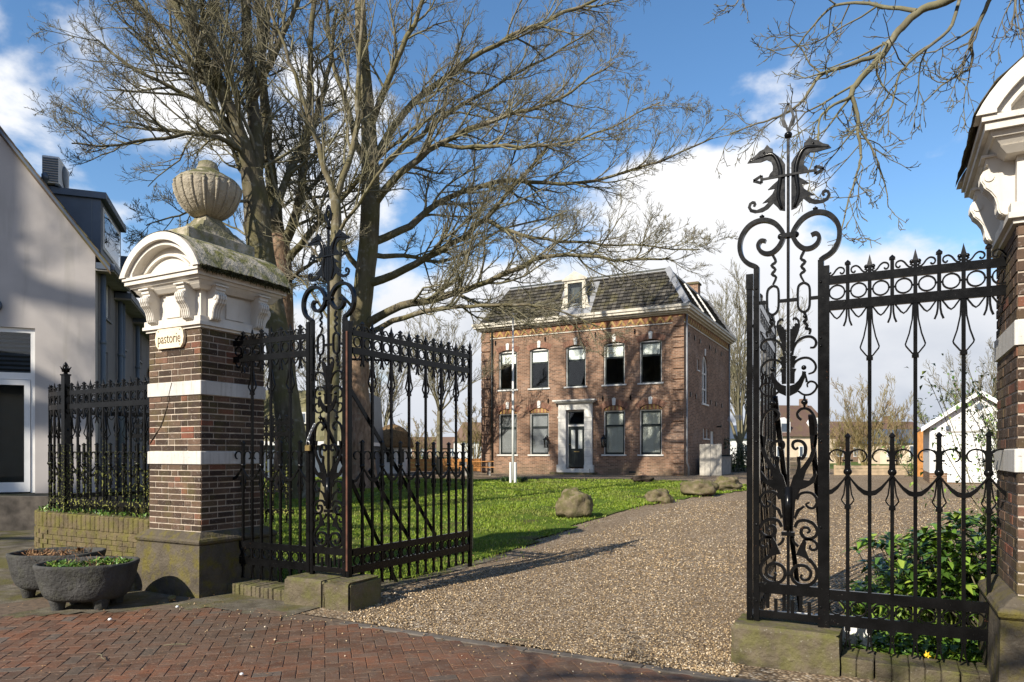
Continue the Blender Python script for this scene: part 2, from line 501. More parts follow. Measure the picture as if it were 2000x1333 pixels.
def ground_mats():
    # soil / far meadow sheet
    m = M('rough_earth_and_meadow', 1.0, 0, 0.1); p = m.pos()
    far = m.mrange(m.sepz(p)[1], 40, 60)
    earth = m.ramp(m.noise(p, 3, 6), [(0.3,(0.075,0.055,0.035)),(0.7,(0.16,0.12,0.08))])
    grass = m.ramp(m.noise(p, 0.3, 6), [(0.3,(0.05,0.075,0.016)),(0.7,(0.10,0.13,0.03))])
    m.color(m.mix(far, earth, grass)); m.bump(m.noise(p, 14, 6), 0.6, 0.03)
    MAT['earth'] = m.m
    # gravel
    m = M('beige_gravel', 0.95, 0, 0.2); p = m.pos()
    cell = m.n('ShaderNodeTexVoronoi'); m.l(p, cell.inputs['Vector']); cell.inputs['Scale'].default_value = 42
    rr = m.sepz(cell.outputs['Color'])
    c = m.ramp(rr[0], [(0.0,(0.085,0.058,0.035)),(0.3,(0.215,0.15,0.088)),(0.6,(0.36,0.26,0.158)),(0.85,(0.48,0.375,0.25)),(1.0,(0.58,0.50,0.40))])
    c = m.mix(m.mrange(cell.outputs['Distance'], 0.25, 0.75), c, m.mix(0.75, c, (0.035,0.025,0.018)))
    c = m.mix(m.math('MULTIPLY', m.mrange(m.noise(m.pos(scale=(1,.4,1)), 0.9, 5), 0.40, 0.66), 0.6), c, (0.14,0.098,0.06))
    m.color(c)
    b1 = m.bump(m.math('SUBTRACT', 1.0, cell.outputs['Distance']), 0.9, 0.012)
    MAT['gravel'] = m.m
    # pebble (scattered)
    m = M('gravel_pebble', 0.9, 0, 0.25); p = m.pos()
    r = m.rand()
    m.color(m.ramp(r, [(0.0,(0.080,0.053,0.029)),(0.25,(0.205,0.141,0.076)),(0.55,(0.36,0.255,0.140)),(0.8,(0.50,0.375,0.225)),(1.0,(0.64,0.55,0.42))]))
    MAT['pebble'] = m.m
    # lawn soil
    m = M('lawn_turf', 1.0, 0, 0.1); p = m.pos()
    c = m.ramp(m.noise(p, 2.2, 6), [(0.3,(0.055,0.085,0.010)),(0.7,(0.095,0.145,0.016))])
    bare = m.mrange(m.noise(p, 0.75, 5), 0.54, 0.66)
    c = m.mix(m.math('MULTIPLY', bare, 0.7), c, (0.085,0.060,0.035))
    m.color(c); m.bump(m.noise(p, 60, 4), 0.8, 0.03)
    MAT['turf'] = m.m
    m = M('grass_blade', 0.6, 0, 0.3); p = m.pos()
    r = m.geo.outputs['Random Per Island']
    c = m.ramp(r, [(0.0,(0.066,0.112,0.007)),(0.5,(0.132,0.196,0.010)),(0.85,(0.195,0.255,0.016)),(1.0,(0.29,0.27,0.08))])
    c = m.mix(m.mrange(m.noise(p, 0.8, 4), 0.35, 0.7), c, m.mix(0.55, c, (0.14,0.19,0.02)))
    c = m.mix(m.math('MULTIPLY', m.mrange(m.noise(p, 0.55, 6, 0.65), 0.50, 0.64), 0.6), c, (0.125,0.115,0.035))
    m.color(c)
    m.b.inputs['Subsurface Weight'].default_value = 0.0
    MAT['blade'] = m.m
    # old street surface at the left
    m = M('mossy_worn_concrete', 0.95, 0, 0.15); p = m.pos()
    c = m.ramp(m.noise(p, 5, 7, 0.65), [(0.28,(0.055,0.045,0.030)),(0.5,(0.105,0.09,0.066)),(0.75,(0.18,0.16,0.125))])
    c = m.mix(m.math('MULTIPLY', m.mrange(m.noise(p, 1.8, 6, 0.6), 0.47, 0.62), 0.75), c, (0.085,0.078,0.018))
    c = m.mix(m.mrange(m.noise(p, 70, 3), 0.62, 0.7), c, (0.05,0.036,0.022))
    m.color(c); m.bump(m.noise(p, 45, 6), 0.7, 0.012)
    MAT['concrete'] = m.m
    # pavers
    m = M('worn_red_paver', 0.72, 0, 0.4); p = m.pos()
    r = m.rand()
    c = m.ramp(r, [(0.0,(0.080,0.036,0.019)),(0.35,(0.115,0.048,0.023)),(0.7,(0.155,0.062,0.029)),(0.93,(0.135,0.066,0.037)),(0.97,(0.085,0.068,0.054)),(1.0,(0.105,0.080,0.062))])
    dirt = m.mrange(m.noise(p, 0.8, 7, 0.62), 0.42, 0.56)
    c = m.mix(m.math('MULTIPLY', dirt, 0.68), c, (0.066,0.047,0.030))
    c = m.mix(m.math('MULTIPLY', m.mrange(m.noise(p, 9, 5, 0.65), 0.46, 0.62), 0.55), c, (0.11,0.078,0.055))
    c = m.mix(m.math('MULTIPLY', m.mrange(m.noise(p, 38, 4), 0.60, 0.70), 0.45), c, (0.32,0.20,0.13))
    c = m.mix(m.mrange(m.noise(p, 120, 2), 0.70, 0.76), c, (0.34,0.27,0.2))
    m.color(c); m.rough(m.ramp(m.noise(p, 3, 4), [(0.35,0.50),(0.65,0.85)]))
    m.bump(m.math('ADD', m.noise(p, 70, 5), m.noise(p, 12, 3)), 0.45, 0.006)
    MAT['paver'] = m.m
    MAT['joint'] = plain('sandy_paver_joint', (0.098,0.068,0.044), 1.0, 0.45, 18, 0.6)
    MAT['kerbstone'] = plain('grey_concrete_kerb', (0.10,0.084,0.068), 0.9, 0.45, 6, 0.4)
ground_mats()

# one sheet to the horizon
def ground_sheet():
    xs = sorted(set([-900,-500,-250,-140,-90,-70,-55,-45] + [x*1.5 for x in range(-26,14)] + [25,35,60,100,180,350,900]))
    ys = sorted(set([-300,-120,-60,-30,-15] + [y*1.0 for y in range(-10,44)] + [47,52,60,75,100,150,250,500,900,1800]))
    vs = []; fs = []
    for y in ys:
        for x in xs:
            vs.append((x, y, gz(x,y)-0.02))
    n = len(xs)
    for j in range(len(ys)-1):
        for i in range(n-1):
            fs.append((j*n+i, j*n+i+1, (j+1)*n+i+1, (j+1)*n+i))
    MB().add(vs, fs, True).build('ground', MAT['earth'], kind='structure')
ground_sheet()

def sheet(name, mat, inside, x0, x1, y0, y1, step, dz, bump=0.0, seed=0, kind='structure'):
    """a sheet over the grid cells whose centre lies inside"""
    idx = {}; vs = []; fs = []
    nx = int((x1-x0)/step); ny = int((y1-y0)/step)
    def vid(i, j):
        if (i,j) not in idx:
            x = x0+i*step; y = y0+j*step
            z = gz(x,y)+dz
            if bump: z += bump*mnoise.noise(Vector((x*1.3+seed, y*1.3, 0)))
            idx[(i,j)] = len(vs); vs.append((x,y,z))
        return idx[(i,j)]
    for j in range(ny):
        for i in range(nx):
            if inside(x0+(i+.5)*step, y0+(j+.5)*step):
                fs.append((vid(i,j),vid(i+1,j),vid(i+1,j+1),vid(i,j+1)))
    return MB().add(vs, fs, True).build(name, mat, kind=kind)

def in_lawn(x, y): return in_poly(x, y, LAWN_POLY)
def in_bed(x, y):
    """planting bed behind the right-hand railing"""
    return -0.35 < x < 3.2 and 5.95 < y < 9.6-0.5*(x-0.4)**2*0.3 and not (x < 0.0 and y > 8.6)
sheet('gravel_drive', MAT['gravel'], lambda x,y: -5.6 < x < 9 and GRAVEL_FRONT < y < 12 or (y >= 12 and -24.5 < x < 14 and y < 62 and not (x < -9 and y < 31.0)) or (-24.5<x<-9 and 31.0<=y<37.9), -24.6, 14, GRAVEL_FRONT, 62, 0.25, -0.004, 0.018)
sheet('lawn', MAT['turf'], lambda x,y: in_lawn(x,y), -46, 2, 6.05, 52, 0.2, 0.018, 0.02)
sheet('planting_bed', MAT['soil'], in_bed, -0.5, 3.2, 5.95, 9.6, 0.15, 0.03, 0.04)

# street paving: bricks laid in a herringbone, aligned with the neighbouring building
PA = R(43.0)
E1 = Vector((cos(PA), sin(PA), 0)); E2 = Vector((-sin(PA), cos(PA), 0))
def paved(x, y):
    if y > GRAVEL_FRONT-0.17: return False
    # left edge of the bricks: a line from the foot of the pier to the lower left
    if x < -6.2 and (y-4.95) > (x+6.2)*0.86: return False
    if x < -4.4 and y > 4.98: return False
    return True
sheet('street', MAT['joint'], lambda x,y: y < GRAVEL_FRONT+0.05, -14, 12, -10, 5.3, 0.2, 0.0015)
sheet('worn_pavement', MAT['concrete'], lambda x,y: x < -5.2 and not paved(x,y) and y < 9.6, -22, -5.2, 1.2, 9.6, 0.15, 0.004, 0.02)

def pavers():
    L, Wd = 0.205, 0.0995
    u = Wd + 0.0022
    top = MB().cbox(-L/2+0.0018, L/2-0.0018, -Wd/2+0.001, Wd/2-0.001, -0.05, 0.0, 0.004).mesh('paver', MAT['paver'])
    spots = []
    rr = random.Random(3)
    for i in range(-70, 70):
        for j in range(-70, 70):
            # herringbone cells: unit offsets (i, j) on a grid of half bricks
            k = (i - j) % 4
            if k == 0:  c = (i+1.0, j+0.5); ang = 0.0       # lies along E1, covers (i,j),(i+1,j)
            elif k == 2 and False: continue
            elif k == 3: c = (i+0.5, j+1.0); ang = PI/2     # lies along E2, covers (i,j),(i,j+1)
            else: continue
            p = E1*(c[0]*u) + E2*(c[1]*u) + Vector((-4.0, 3.4, 0))
            if paved(p.x, p.y) and -11 < p.x < 3.5 and p.y > 0.4:
                d = -SN*p.x + CS*p.y; l = CS*p.x + SN*p.y
                if d < 4.2 or abs(l/d) > 0.80: continue
                hz = 0.005*mnoise.noise(Vector((p.x*0.9, p.y*0.9, 0))) + rr.uniform(-0.0018, 0.0018)
                spots.append((d, p.x, p.y, hz, PA+ang+rr.gauss(0,0.006), rr.gauss(0,0.004), rr.gauss(0,0.004)))
    spots.sort()
    # within the frame: depth beyond 4.9 m
    vis = [s for s in spots if s[0] > 4.9]
    near = set(id(s) for s in vis[:300])
    pv = thing('brick_paving', 'worn red brick street paving in herringbone in front of the gate', 'paving')
    rest = MB()
    src = [(v.co.x, v.co.y, v.co.z) for v in top.vertices]; fsrc = [tuple(p.vertices) for p in top.polygons]
    for s in spots:
        d, x, y, z, a, t1, t2 = s
        if id(s) in near:
            put('paver', top, pv, (x,y,z+0.008), (t1,t2,a))
        else:
            ca, sa = cos(a), sin(a)
            rest.add([(x+vx*ca-vy*sa, y+vx*sa+vy*ca, z+0.008+vz+vx*t2) for vx,vy,vz in src], fsrc)
    rest.build('pavers', MAT['paver'], pv, kind='stuff')
pavers()

# concrete edging along the gravel
kb = thing('kerb', 'flush grey concrete kerb between red paving and gravel drive', 'kerb')
x = -4.55
while x < 1.2:
    L = 0.98
    MB().cbox(x+0.004, x+L-0.004, GRAVEL_FRONT-0.155, GRAVEL_FRONT-0.06, -0.1, 0.013, 0.006).build('kerbstone', MAT['kerbstone'], kb, (0,0,rnd.uniform(-.004,.004)), rnd.gauss(0,0.0008))
    x += L

# loose pebbles on the drive
def scatter_pebbles():
    rs = np.random.RandomState(5)
    base = np.array([(1,0,0),(0,1,0),(-1,0,0),(0,-1,0),(0,0,.8),(0,0,-.8)], dtype=np.float32)
    fc = np.array([(0,1,4),(1,2,4),(2,3,4),(3,0,4),(1,0,5),(2,1,5),(3,2,5),(0,3,5)], dtype=np.int32)
    P = []
    n_try = 0
    while len(P) < 40000 and n_try < 900000:
        n_try += 1
        d = 5.0 + 15.0*rs.rand()**1.9
        px = 680 + 1320*rs.rand()
        l = (px-1000)/F*d
        x = -SN*d+CS*l; y = CS*d+SN*l
        if y < GRAVEL_FRONT-0.06+0.05*rs.randn()*(rs.rand()<0.2) or x < -5.05+0.2*rs.rand(): continue
        if y > 8 and in_lawn(x+0.22*rs.randn(), y+0.22*rs.randn()): continue
        if in_bed(x, y): continue
        if -0.95 < x and y < 6.0 : continue
        P.append((x, y, d))
    # some strays on the paving
    for _ in range(170):
        x = -6.6+7*rs.rand(); y = GRAVEL_FRONT-0.1-abs(rs.randn())*0.45
        P.append((x, y, 6.0))
    P = np.array(P, dtype=np.float32)
    n = len(P)
    vari = np.array([mnoise.noise(Vector((float(q[0])*.55+3, float(q[1])*.22, 0))) for q in P], dtype=np.float32)
    sz = (0.0055+0.0075*rs.rand(n)**1.6) * (1+.45*vari) * (1+0.05*np.clip(P[:,2]-7,0,12))
    sc = np.stack([sz*(0.8+0.6*rs.rand(n)), sz*(0.7+0.4*rs.rand(n)), sz*(0.5+0.4*rs.rand(n))], 1)
    V = base[None]*sc[:,None] * (0.8+0.4*rs.rand(n,6,1))
    a = rs.rand(n)*6.283; tl = rs.randn(n)*0.4
    ca, sa = np.cos(a)[:,None], np.sin(a)[:,None]
    ct, st = np.cos(tl)[:,None], np.sin(tl)[:,None]
    x_ = V[...,0]*ct-V[...,2]*st; z_ = V[...,0]*st+V[...,2]*ct; y_ = V[...,1]
    X = x_*ca-y_*sa+P[:,0:1]; Y = x_*sa+y_*ca+P[:,1:2]
    g = np.array([gz(float(q[0]), float(q[1])) for q in P], dtype=np.float32)
    bumpz = np.array([0.018*mnoise.noise(Vector((float(q[0])*1.3, float(q[1])*1.3, 0))) if q[1] > GRAVEL_FRONT else 0.014 for q in P], dtype=np.float32)
    Z = z_ + (g+bumpz+sz*0.35-0.002)[:,None]
    verts = np.stack([X,Y,Z],2).reshape(-1,3)
    faces = (fc[None]+ (np.arange(n)*6)[:,None,None]).reshape(-1,3)
    put('gravel', np_mesh('gravel', verts, faces, MAT['pebble'], True), label='loose beige gravel covering the drive through the gate', cat='gravel', kind='stuff')
scatter_pebbles()

# grass blades
def scatter_grass():
    rs = np.random.RandomState(11)
    P = []
    tries = 0
    while len(P) < 92000 and tries < 700000:
        tries += 1
        d = 8.0 + 27*rs.rand()**1.35
        px = 380 + 1120*rs.rand()
        l = (px-1000)/F*d
        x = -SN*d+CS*l; y = CS*d+SN*l
        jq = 0.05 if rs.rand() < .7 else .22
        if not in_lawn(x+jq*rs.randn(), y+jq*rs.randn()): continue
        q = mnoise.noise(Vector((x*0.75, y*0.75, 3)))
        if q > 0.16 and rs.rand() < 0.8: continue
        P.append((x, y, d, q))
    P = np.array(P, dtype=np.float32); n = len(P)
    h = (0.018+0.030*rs.rand(n))*(1+0.018*P[:,2])*(1-0.5*np.clip(P[:,3],-0.4,0.6))
    wd = 0.0035+0.0009*np.clip(P[:,2]-8,0,26)
    a = rs.rand(n)*6.283; la = rs.rand(n)*6.283; ln = h*(0.25+0.65*rs.rand(n))
    g = np.array([gz(float(q[0]), float(q[1])) for q in P], dtype=np.float32)+0.012
    dx, dy = np.cos(a)*wd, np.sin(a)*wd
    lx, ly = np.cos(la)*ln, np.sin(la)*ln
    v0 = np.stack([P[:,0]-dx, P[:,1]-dy, g],1); v1 = np.stack([P[:,0]+dx, P[:,1]+dy, g],1)
    v2 = np.stack([P[:,0]+dx*.7+lx*.4, P[:,1]+dy*.7+ly*.4, g+h*.6],1); v3 = np.stack([P[:,0]-dx*.7+lx*.4, P[:,1]-dy*.7+ly*.4, g+h*.6],1)
    v4 = np.stack([P[:,0]+lx, P[:,1]+ly, g+h],1)
    verts = np.stack([v0,v1,v2,v3,v4],1).reshape(-1,3)
    o = (np.arange(n)*5)[:,None,None]
    faces = (np.array([(0,1,2),(0,2,3),(3,2,4)])[None]+o).reshape(-1,3)
    put('grass', np_mesh('grass', verts, faces, MAT['blade'], True), label='short bright green grass of the front lawn', cat='grass', kind='stuff')
scatter_grass()
# ================================================================== gate piers
HB = 0.457                                             # half width of the brick shaft
def arc_pts(hw, rise, z0, n=20, inset=0.0):
    """segmental arch over a chord of half width hw"""
    r = (hw*hw+rise*rise)/(2*rise); cz = z0+rise-r
    a = math.asin(min(1, hw/r)); r2 = r-inset
    return [(r2*sin(-a+2*a*i/n), cz+r2*cos(-a+2*a*i/n)) for i in range(n+1)]
BRICK_ME = {}
def brick_mesh(L):
    k = round(L, 3)
    if k not in BRICK_ME:
        # length along x, outer face at -y, unit course height 0.058
        BRICK_ME[k] = MB().cbox(-k/2+0.006, k/2-0.006, -0.001, 0.05, -0.029, 0.029, 0.003).mesh('brick', MAT['pier_brick'])
    return BRICK_ME[k]
def face_rows(seed):
    rr = random.Random(seed); rows = []
    for z0, z1, n in ((0.727,1.488,11),(1.637,2.278,9),(2.438,3.03,8)):
        ch = (z1-z0)/n
        for i in range(n):
            q = HB*2/8                                  # an eighth of the face: one header
            if i % 2 == 0: seq = rr.choice([[2,2,2,2],[2,1,2,1,2],[1,2,2,2,1],[2,2,1,2,1],[1.5,2,2,2.5*0+1,1.5]])
            else: seq = rr.choice([[1,2,2,2,1],[1,1,2,2,2],[1.5,2,1,2,1.5],[1,2,1,2,2]])
            rows.append((z0+(i+.5)*ch, ch, [s*q for s in seq]))
    return rows

def pier(name, label, cx, faces, seed, sign=1):
    root = thing(name, label, 'gate pier', (cx, 5.78, 0), 0, 'brick gate piers')
    # plinth of bluestone
    hp = HB+0.095
    MB().frustum(-hp-.02,hp+.02,-hp-.02,hp+.02,-0.15, -hp,hp,-hp,hp,0.58).build('plinth', MAT['plinth'], root)
    mo = MB()
    prof = [(hp-.008,0.583),(hp+.012,0.60),(hp+.018,0.625),(hp+.004,0.65),(hp-.02,0.662),(hp-.045,0.69),(hp-.075,0.715),(HB-.02,0.724)]
    vs = []; fs = []
    for h, z in prof: vs += [(-h,-h,z),(h,-h,z),(h,h,z),(-h,h,z)]
    for i in range(len(prof)-1):
        for k in range(4):
            j = (k+1)%4; fs.append((i*4+k,i*4+j,i*4+4+j,i*4+4+k))
    fs.append(tuple(len(prof)*4-4+k for k in range(4))); fs.append((3,2,1,0))
    mo.add(vs, fs).build('plinth_moulding', MAT['plinth'], root)
    MB().box(-HB+.006,HB-.006,-HB+.006,HB-.006,0.7,3.04).build('mortar_core', MAT['mortar'], root)
    for z0, z1 in ((1.49,1.635),(2.28,2.436)):
        MB().cbox(-HB-.014,HB+.014,-HB-.014,HB+.014,z0,z1,0.006).build('stone_band', MAT['band'], root)
    rest = MB()
    for fi, ang in enumerate((0, PI/2, PI, -PI/2)):      # front, right, back, left
        rows = face_rows(seed+fi)
        for z, ch, seq in rows:
            x = -HB
            for L in seq:
                xm = x+L/2
                jit = rnd.uniform(-.0025,.0025)
                ca, sa = cos(ang), sin(ang)
                lx, ly = xm, -HB+jit
                px_, py_ = lx*ca-ly*sa, lx*sa+ly*ca
                zs = (ch-.0145)/0.058
                if fi in faces:
                    put('brick', brick_mesh(L), root, (px_,py_,z), ang, scale=(1,1,zs))
                else:
                    b = MB().box(-L/2+.006,L/2-.006,-.001,.05,-.029*zs,.029*zs)
                    b.move(Matrix.Translation((px_,py_,z)) @ Matrix.Rotation(ang,4,'Z'))
                    rest.add(b.v, b.f)
                x += L
    rest.build('bricks', MAT['pier_brick'], root, kind='stuff')
    # architrave
    def ring(h0, h1, z0, z1):
        return MB().frustum(-h0,h0,-h0,h0,z0,-h1,h1,-h1,h1,z1)
    en = MB()
    for h0,h1,z0,z1 in ((HB+.022,HB+.022,3.032,3.062),(HB+.05,HB+.05,3.062,3.098),(HB+.035,HB+.035,3.098,3.162),(HB+.0,HB+.0,3.162,3.50),(HB+.06,HB+.10,3.46,3.50),(HB+.09,HB+.13,3.50,3.545),(HB+.14,HB+.16,3.545,3.576)):
        q = ring(h0,h1,z0,z1); en.add(q.v,q.f)
    en.build('entablature', MAT['cream'], root)
    # recessed-panel frames and consoles on the four sides
    pan = MB().box(-.125,.125,-.018,.0,-.13,.13).mesh('frieze_panel', MAT['cream'])
    prof = [(0,.385),(.155,.385),(.155,.345),(.14,.34),(.138,.315),(.160,.305),(.175,.28),(.175,.245),(.160,.218),(.155,.20),(.125,.17),(.10,.13),(.088,.085),(.085,.05),(.075,.025),(.055,.01),(0,.0)]
    con = MB().prism([(-a,b) for a,b in prof], -.066, .066, 'x')
    inner = [(a+.009 if a>.05 else a, b) for a,b in prof[4:]]
    for c0 in (-.05,-.018,.014,.046-.000):
        con.prism([(-a,b) for a,b in inner]+[(0,.3)], c0-.010, c0+.010, 'x')
    con.prism([(-.02,.40),(-.18,.40),(-.18,.385),(-.02,.385)], -.085, .085, 'x')
    # scroll eyes on the two cheeks
    for sx in (-1,1):
        con.prism([(-.138+.028*cos(t*PI/6), .262+.030*sin(t*PI/6)) for t in range(12)], sx*.066, sx*.074, 'x')
    cme = con.mesh('console', MAT['cream'])
    for fi, ang in enumerate((0, PI/2, PI, -PI/2)):
        ca, sa = cos(ang), sin(ang)
        def P(x, y, z): return (x*ca-y*sa, x*sa+y*ca, z)
        put('frieze_panel', pan, root, P(0,-HB,3.31), ang)
        for xx in (-.31,.31):
            put('console', cme, root, P(xx,-HB+.002,3.115), ang)
    # cornice slab and barrel roof with segmental pediments
    hc = HB+.185
    MB().box(-hc,hc,-hc,hc,3.578,3.625).build('cornice', MAT['cream'], root)
    MB().box(-hc-.018,hc+.018,-hc-.018,hc+.018,3.627,3.662).build('cornice_lip', MAT['cream'], root)
    hv = hc+.02; rise = .425
    o = arc_pts(hv, rise, 3.664, 24)
    MB().prism(o, -hc+.12, hc-.12, 'y').build('tympanum', MAT['cream'], root)
    for sy in (-1,1):
        y0 = sy*(hc+.035); y1 = sy*(hc-.13)
        rim = arc_pts(hv+.03, rise+.02, 3.664, 24); rin = arc_pts(hv+.03, rise+.02, 3.664, 24, .085)
        rin = [p for p in rin if p[1] >= 3.663] 
        MB().prism(rim + [(rin[-1][0],3.664)] + rin[::-1] + [(rin[0][0],3.664)], y0, y1, 'y').build('pediment_moulding', MAT['cream'], root)
        r2 = [p for p in arc_pts(hv+.03, rise+.02, 3.664, 24, .086) if p[1]>3.664]; r3 = [p for p in arc_pts(hv+.03, rise+.02, 3.664, 24, .135) if p[1]>3.664]
        MB().prism(r2+[(r3[-1][0],3.664)]+r3[::-1]+[(r3[0][0],3.664)], sy*(hc-.01), y1, 'y').build('pediment_moulding', MAT['cream'], root)
        r4 = [p for p in arc_pts(hv+.03, rise+.02, 3.664, 24, .215) if p[1]>3.70]; r5 = [p for p in arc_pts(hv+.03, rise+.02, 3.664, 24, .245) if p[1]>3.70]
        MB().prism(r4+r5[::-1], sy*(hc-.085), y1, 'y').build('pediment_moulding', MAT['cream'], root)
    # mossy roof skin, slightly uneven
    sk = MB(); n = 24; ny = 22; vs = []; fs = []
    for j in range(ny+1):
        y = -hc-.02+(2*hc+.04)*j/ny
        for i,(x,z) in enumerate(arc_pts(hv+.036, rise+.02, 3.672, n)):
            q = .012*mnoise.noise(Vector((x*9+seed, y*9, z*9)))+.01
            vs.append((x*(1+q*.6), y, z+q))
    for j in range(ny):
        for i in range(n):
            a = j*(n+1)+i; fs.append((a,a+1,a+n+2,a+n+1))
    sk.add(vs, fs, True).build('roof_skin', MAT['cap_moss'], root)
    # moss fringe along the eaves
    # pedestal
    ped = MB().cbox(-.27,.27,-hc+.16,hc-.16,4.0,4.205,.012)
    ped.build('pedestal_block', MAT['cap_moss'], root)
    st = MB()
    st.frustum(-.255,.255,-.36,.36,4.206,-.19,.19,-.25,.25,4.30)
    st.frustum(-.19,.19,-.22,.22,4.301,-.155,.155,-.17,.17,4.375)
    st.frustum(-.15,.15,-.15,.15,4.376,-.105,.105,-.105,.105,4.455)
    st.build('pedestal', MAT['urn'], root)
    # fluted urn
    seg = 96; prof = [(.10,4.452),(.155,4.468),(.220,4.508),(.280,4.565),(.328,4.64),(.360,4.72),(.376,4.79),(.378,4.835),(.366,4.868)]
    vs = []; fs = []
    nl = 16
    for ip,(r,z) in enumerate(prof):
        for k in range(seg):
            a = 2*PI*k/seg
            lob = abs(sin(a*nl/2))
            amt = .055*min(1, ip/2.5)*(1 if ip < len(prof)-1 else .3)
            rr_ = r*(1-amt*(1-lob)**1.6)
            vs.append((rr_*cos(a), rr_*sin(a), z))
    for i in range(len(prof)-1):
        for k in range(seg):
            j = (k+1)%seg; fs.append((i*seg+k,i*seg+j,(i+1)*seg+j,(i+1)*seg+k))
    urn = MB().add(vs, fs, True).build('urn', MAT['urn'], root)
    for k in range(nl):
        a = 2*PI*k/nl
        path = [((r-.006)*cos(a),(r-.006)*sin(a),z) for r,z in prof[1:]]
        MB().tube(path, [.008,.011,.013,.016,.018,.021,.022,.015], 6).ball(path[-2],.026,8,6).build('urn_rib', MAT['urn'], urn)
    MB().lathe([(.0,4.86),(.364,4.866),(.370,4.876),(.335,4.915),(.285,4.945),(.242,4.958),(.235,4.975),(.20,4.995),(.15,5.02),(.125,5.055),(.128,5.065),(.118,5.08),(.105,5.13),(.08,5.145),(.0,5.148)],32).build('urn_lid', MAT['urn'], urn)
    return root
pier('gate_pier', 'brick gate pier with fluted urn and round-arched cap, behind the two planters', -7.263, (0,1), 10)
pier('gate_pier', 'brick gate pier cut off by the right edge of the picture', 1.177, (0,3), 20)

# moss tufts hanging along the eaves of the left pier
def eaves_moss():
    rs = np.random.RandomState(4)
    n = 2600
    t = rs.rand(n)*1.30-.65; side = rs.rand(n)
    x = np.full(n, -7.263+.695); z = 3.655+rs.randn(n)*.012; y = 5.78+t
    L = .01+.03*rs.rand(n)
    a = rs.rand(n)*6.283
    v0 = np.stack([x-.012*np.cos(a), y-.012*np.sin(a), z],1); v1 = np.stack([x+.012*np.cos(a), y+.012*np.sin(a), z],1)
    v2 = np.stack([x+.012*rs.randn(n), y+.01*rs.randn(n), z-L*(rs.rand(n)*2-.6)],1)
    vv = np.stack([v0,v1,v2],1).reshape(-1,3); ff = np.arange(3*n).reshape(-1,3)
    m = plain('eaves_moss', (0.05,0.047,0.016), 1.0, 0.5, 12, 0)
    put('moss', np_mesh('moss', vv, ff, m), label='dark moss fringe along the eaves of the urn-topped pier', cat='moss', kind='stuff')
eaves_moss()

# name board on the pier
def text_mesh(txt, size, mat, depth=0.003, name='lettering', shear=0.0, squeeze=1.0):
    cu = bpy.data.curves.new(name, 'FONT'); cu.body = txt; cu.size = size; cu.extrude = depth
    cu.align_x = 'CENTER'; cu.align_y = 'CENTER'; cu.shear = shear; cu.resolution_u = 3; cu.offset = -0.0012
    ob = bpy.data.objects.new('tmp_text', cu); COL.objects.link(ob)
    dg = bpy.context.evaluated_depsgraph_get()
    me = bpy.data.meshes.new_from_object(ob.evaluated_get(dg))
    bpy.data.objects.remove(ob)
    for v in me.vertices: v.co.x *= squeeze
    me.materials.clear(); me.materials.append(mat)
    return me
sg = thing('name_sign', 'cream wooden board lettered pastorie on the front of the brick pier', 'sign', (-7.30, 5.305, 2.945))
MB().prism([(-.235,-.075),(-.195,-.118),(.195,-.118),(.235,-.075),(.252,0.0),(.235,.075),(.195,.118),(-.195,.118),(-.235,.075),(-.252,0)], -.022, .012, 'y').build('board', MAT['sign'], sg)
put('lettering', text_mesh('pastorie', .168, MAT['letter'], .0015, squeeze=.74), sg, (0,-.0245,-.008), (PI/2,0,0))
scr = MB().lathe([(.0,-.002),(.007,-.002),(.007,.002),(.0,.003)],8).move(Matrix.Rotation(PI/2,4,'X')).mesh('screw', MAT['letter'])
for sx in (-.19,.19):
    for szz in (-.085,.085): put('screw', scr, sg, (sx,-.024,szz))

# hairline crack down the front of the shaft
CK = [(-.02,2.43),(-.05,2.36),(-.07,2.30),(-.10,2.20),(-.15,2.10),(-.20,1.99),(-.26,1.90),(-.33,1.84),(-.39,1.78),(-.43,1.73)]

MB().tube([(x_,-.4605-(.014 if 2.28<z_<2.436 else 0),z_) for x_,z_ in CK],[.003,.003,.003,.004,.005,.006,.006,.008,.008,.006],4).build('crack', MAT['letter'], bpy.data.objects['gate_pier'])
# sill stones under the gate posts
def stone_block(name, label, x0, x1, y0, y1, h, group, seed, mat='sill', rounded=0.05):
    n = 7; vs = []; fs = []
    xs = [x0+(x1-x0)*t for t in (0,.03,.25,.5,.75,.97,1)]; ys = [y0+(y1-y0)*t for t in (0,.06,.5,.94,1)]; zs = [-.08,h*.3,h*.6,h*.9,h]
    mb = MB()
    # build six grid faces of a softened block
    def pt(x,y,z):
        c = Vector(((x0+x1)/2,(y0+y1)/2,h/2)); p = Vector((x,y,z))
        ex = 1 if (x in (x0,x1)) else 0; ey = 1 if (y in (y0,y1)) else 0; ez = 1 if z == h else 0
        if ex+ey+ez >= 2: p += (c-p).normalized()*rounded*.5*(ex+ey+ez-1)
        nn = mnoise.noise(Vector((x*6+seed,y*6,z*6)))*.010
        return p + (p-c).normalized()*nn
    def grid(A, B, f, flip):
        vs = [f(a,b) for b in B for a in A]; fs = []
        na = len(A)
        for j in range(len(B)-1):
            for i in range(na-1):
                q = (j*na+i,j*na+i+1,(j+1)*na+i+1,(j+1)*na+i)
                fs.append(q[::-1] if flip else q)
        mb.add(vs, fs, False)
    grid(xs,ys,lambda a,b: pt(a,b,h),False)
    grid(xs,zs,lambda a,b: pt(a,y0,b),False); grid(xs,zs,lambda a,b: pt(a,y1,b),True)
    grid(ys,zs,lambda a,b: pt(x0,a,b),True); grid(ys,zs,lambda a,b: pt(x1,a,b),False)
    return mb.build(name, MAT[mat], label=label, cat='stone block', group=group)
G1 = 'sill stones of the gate'
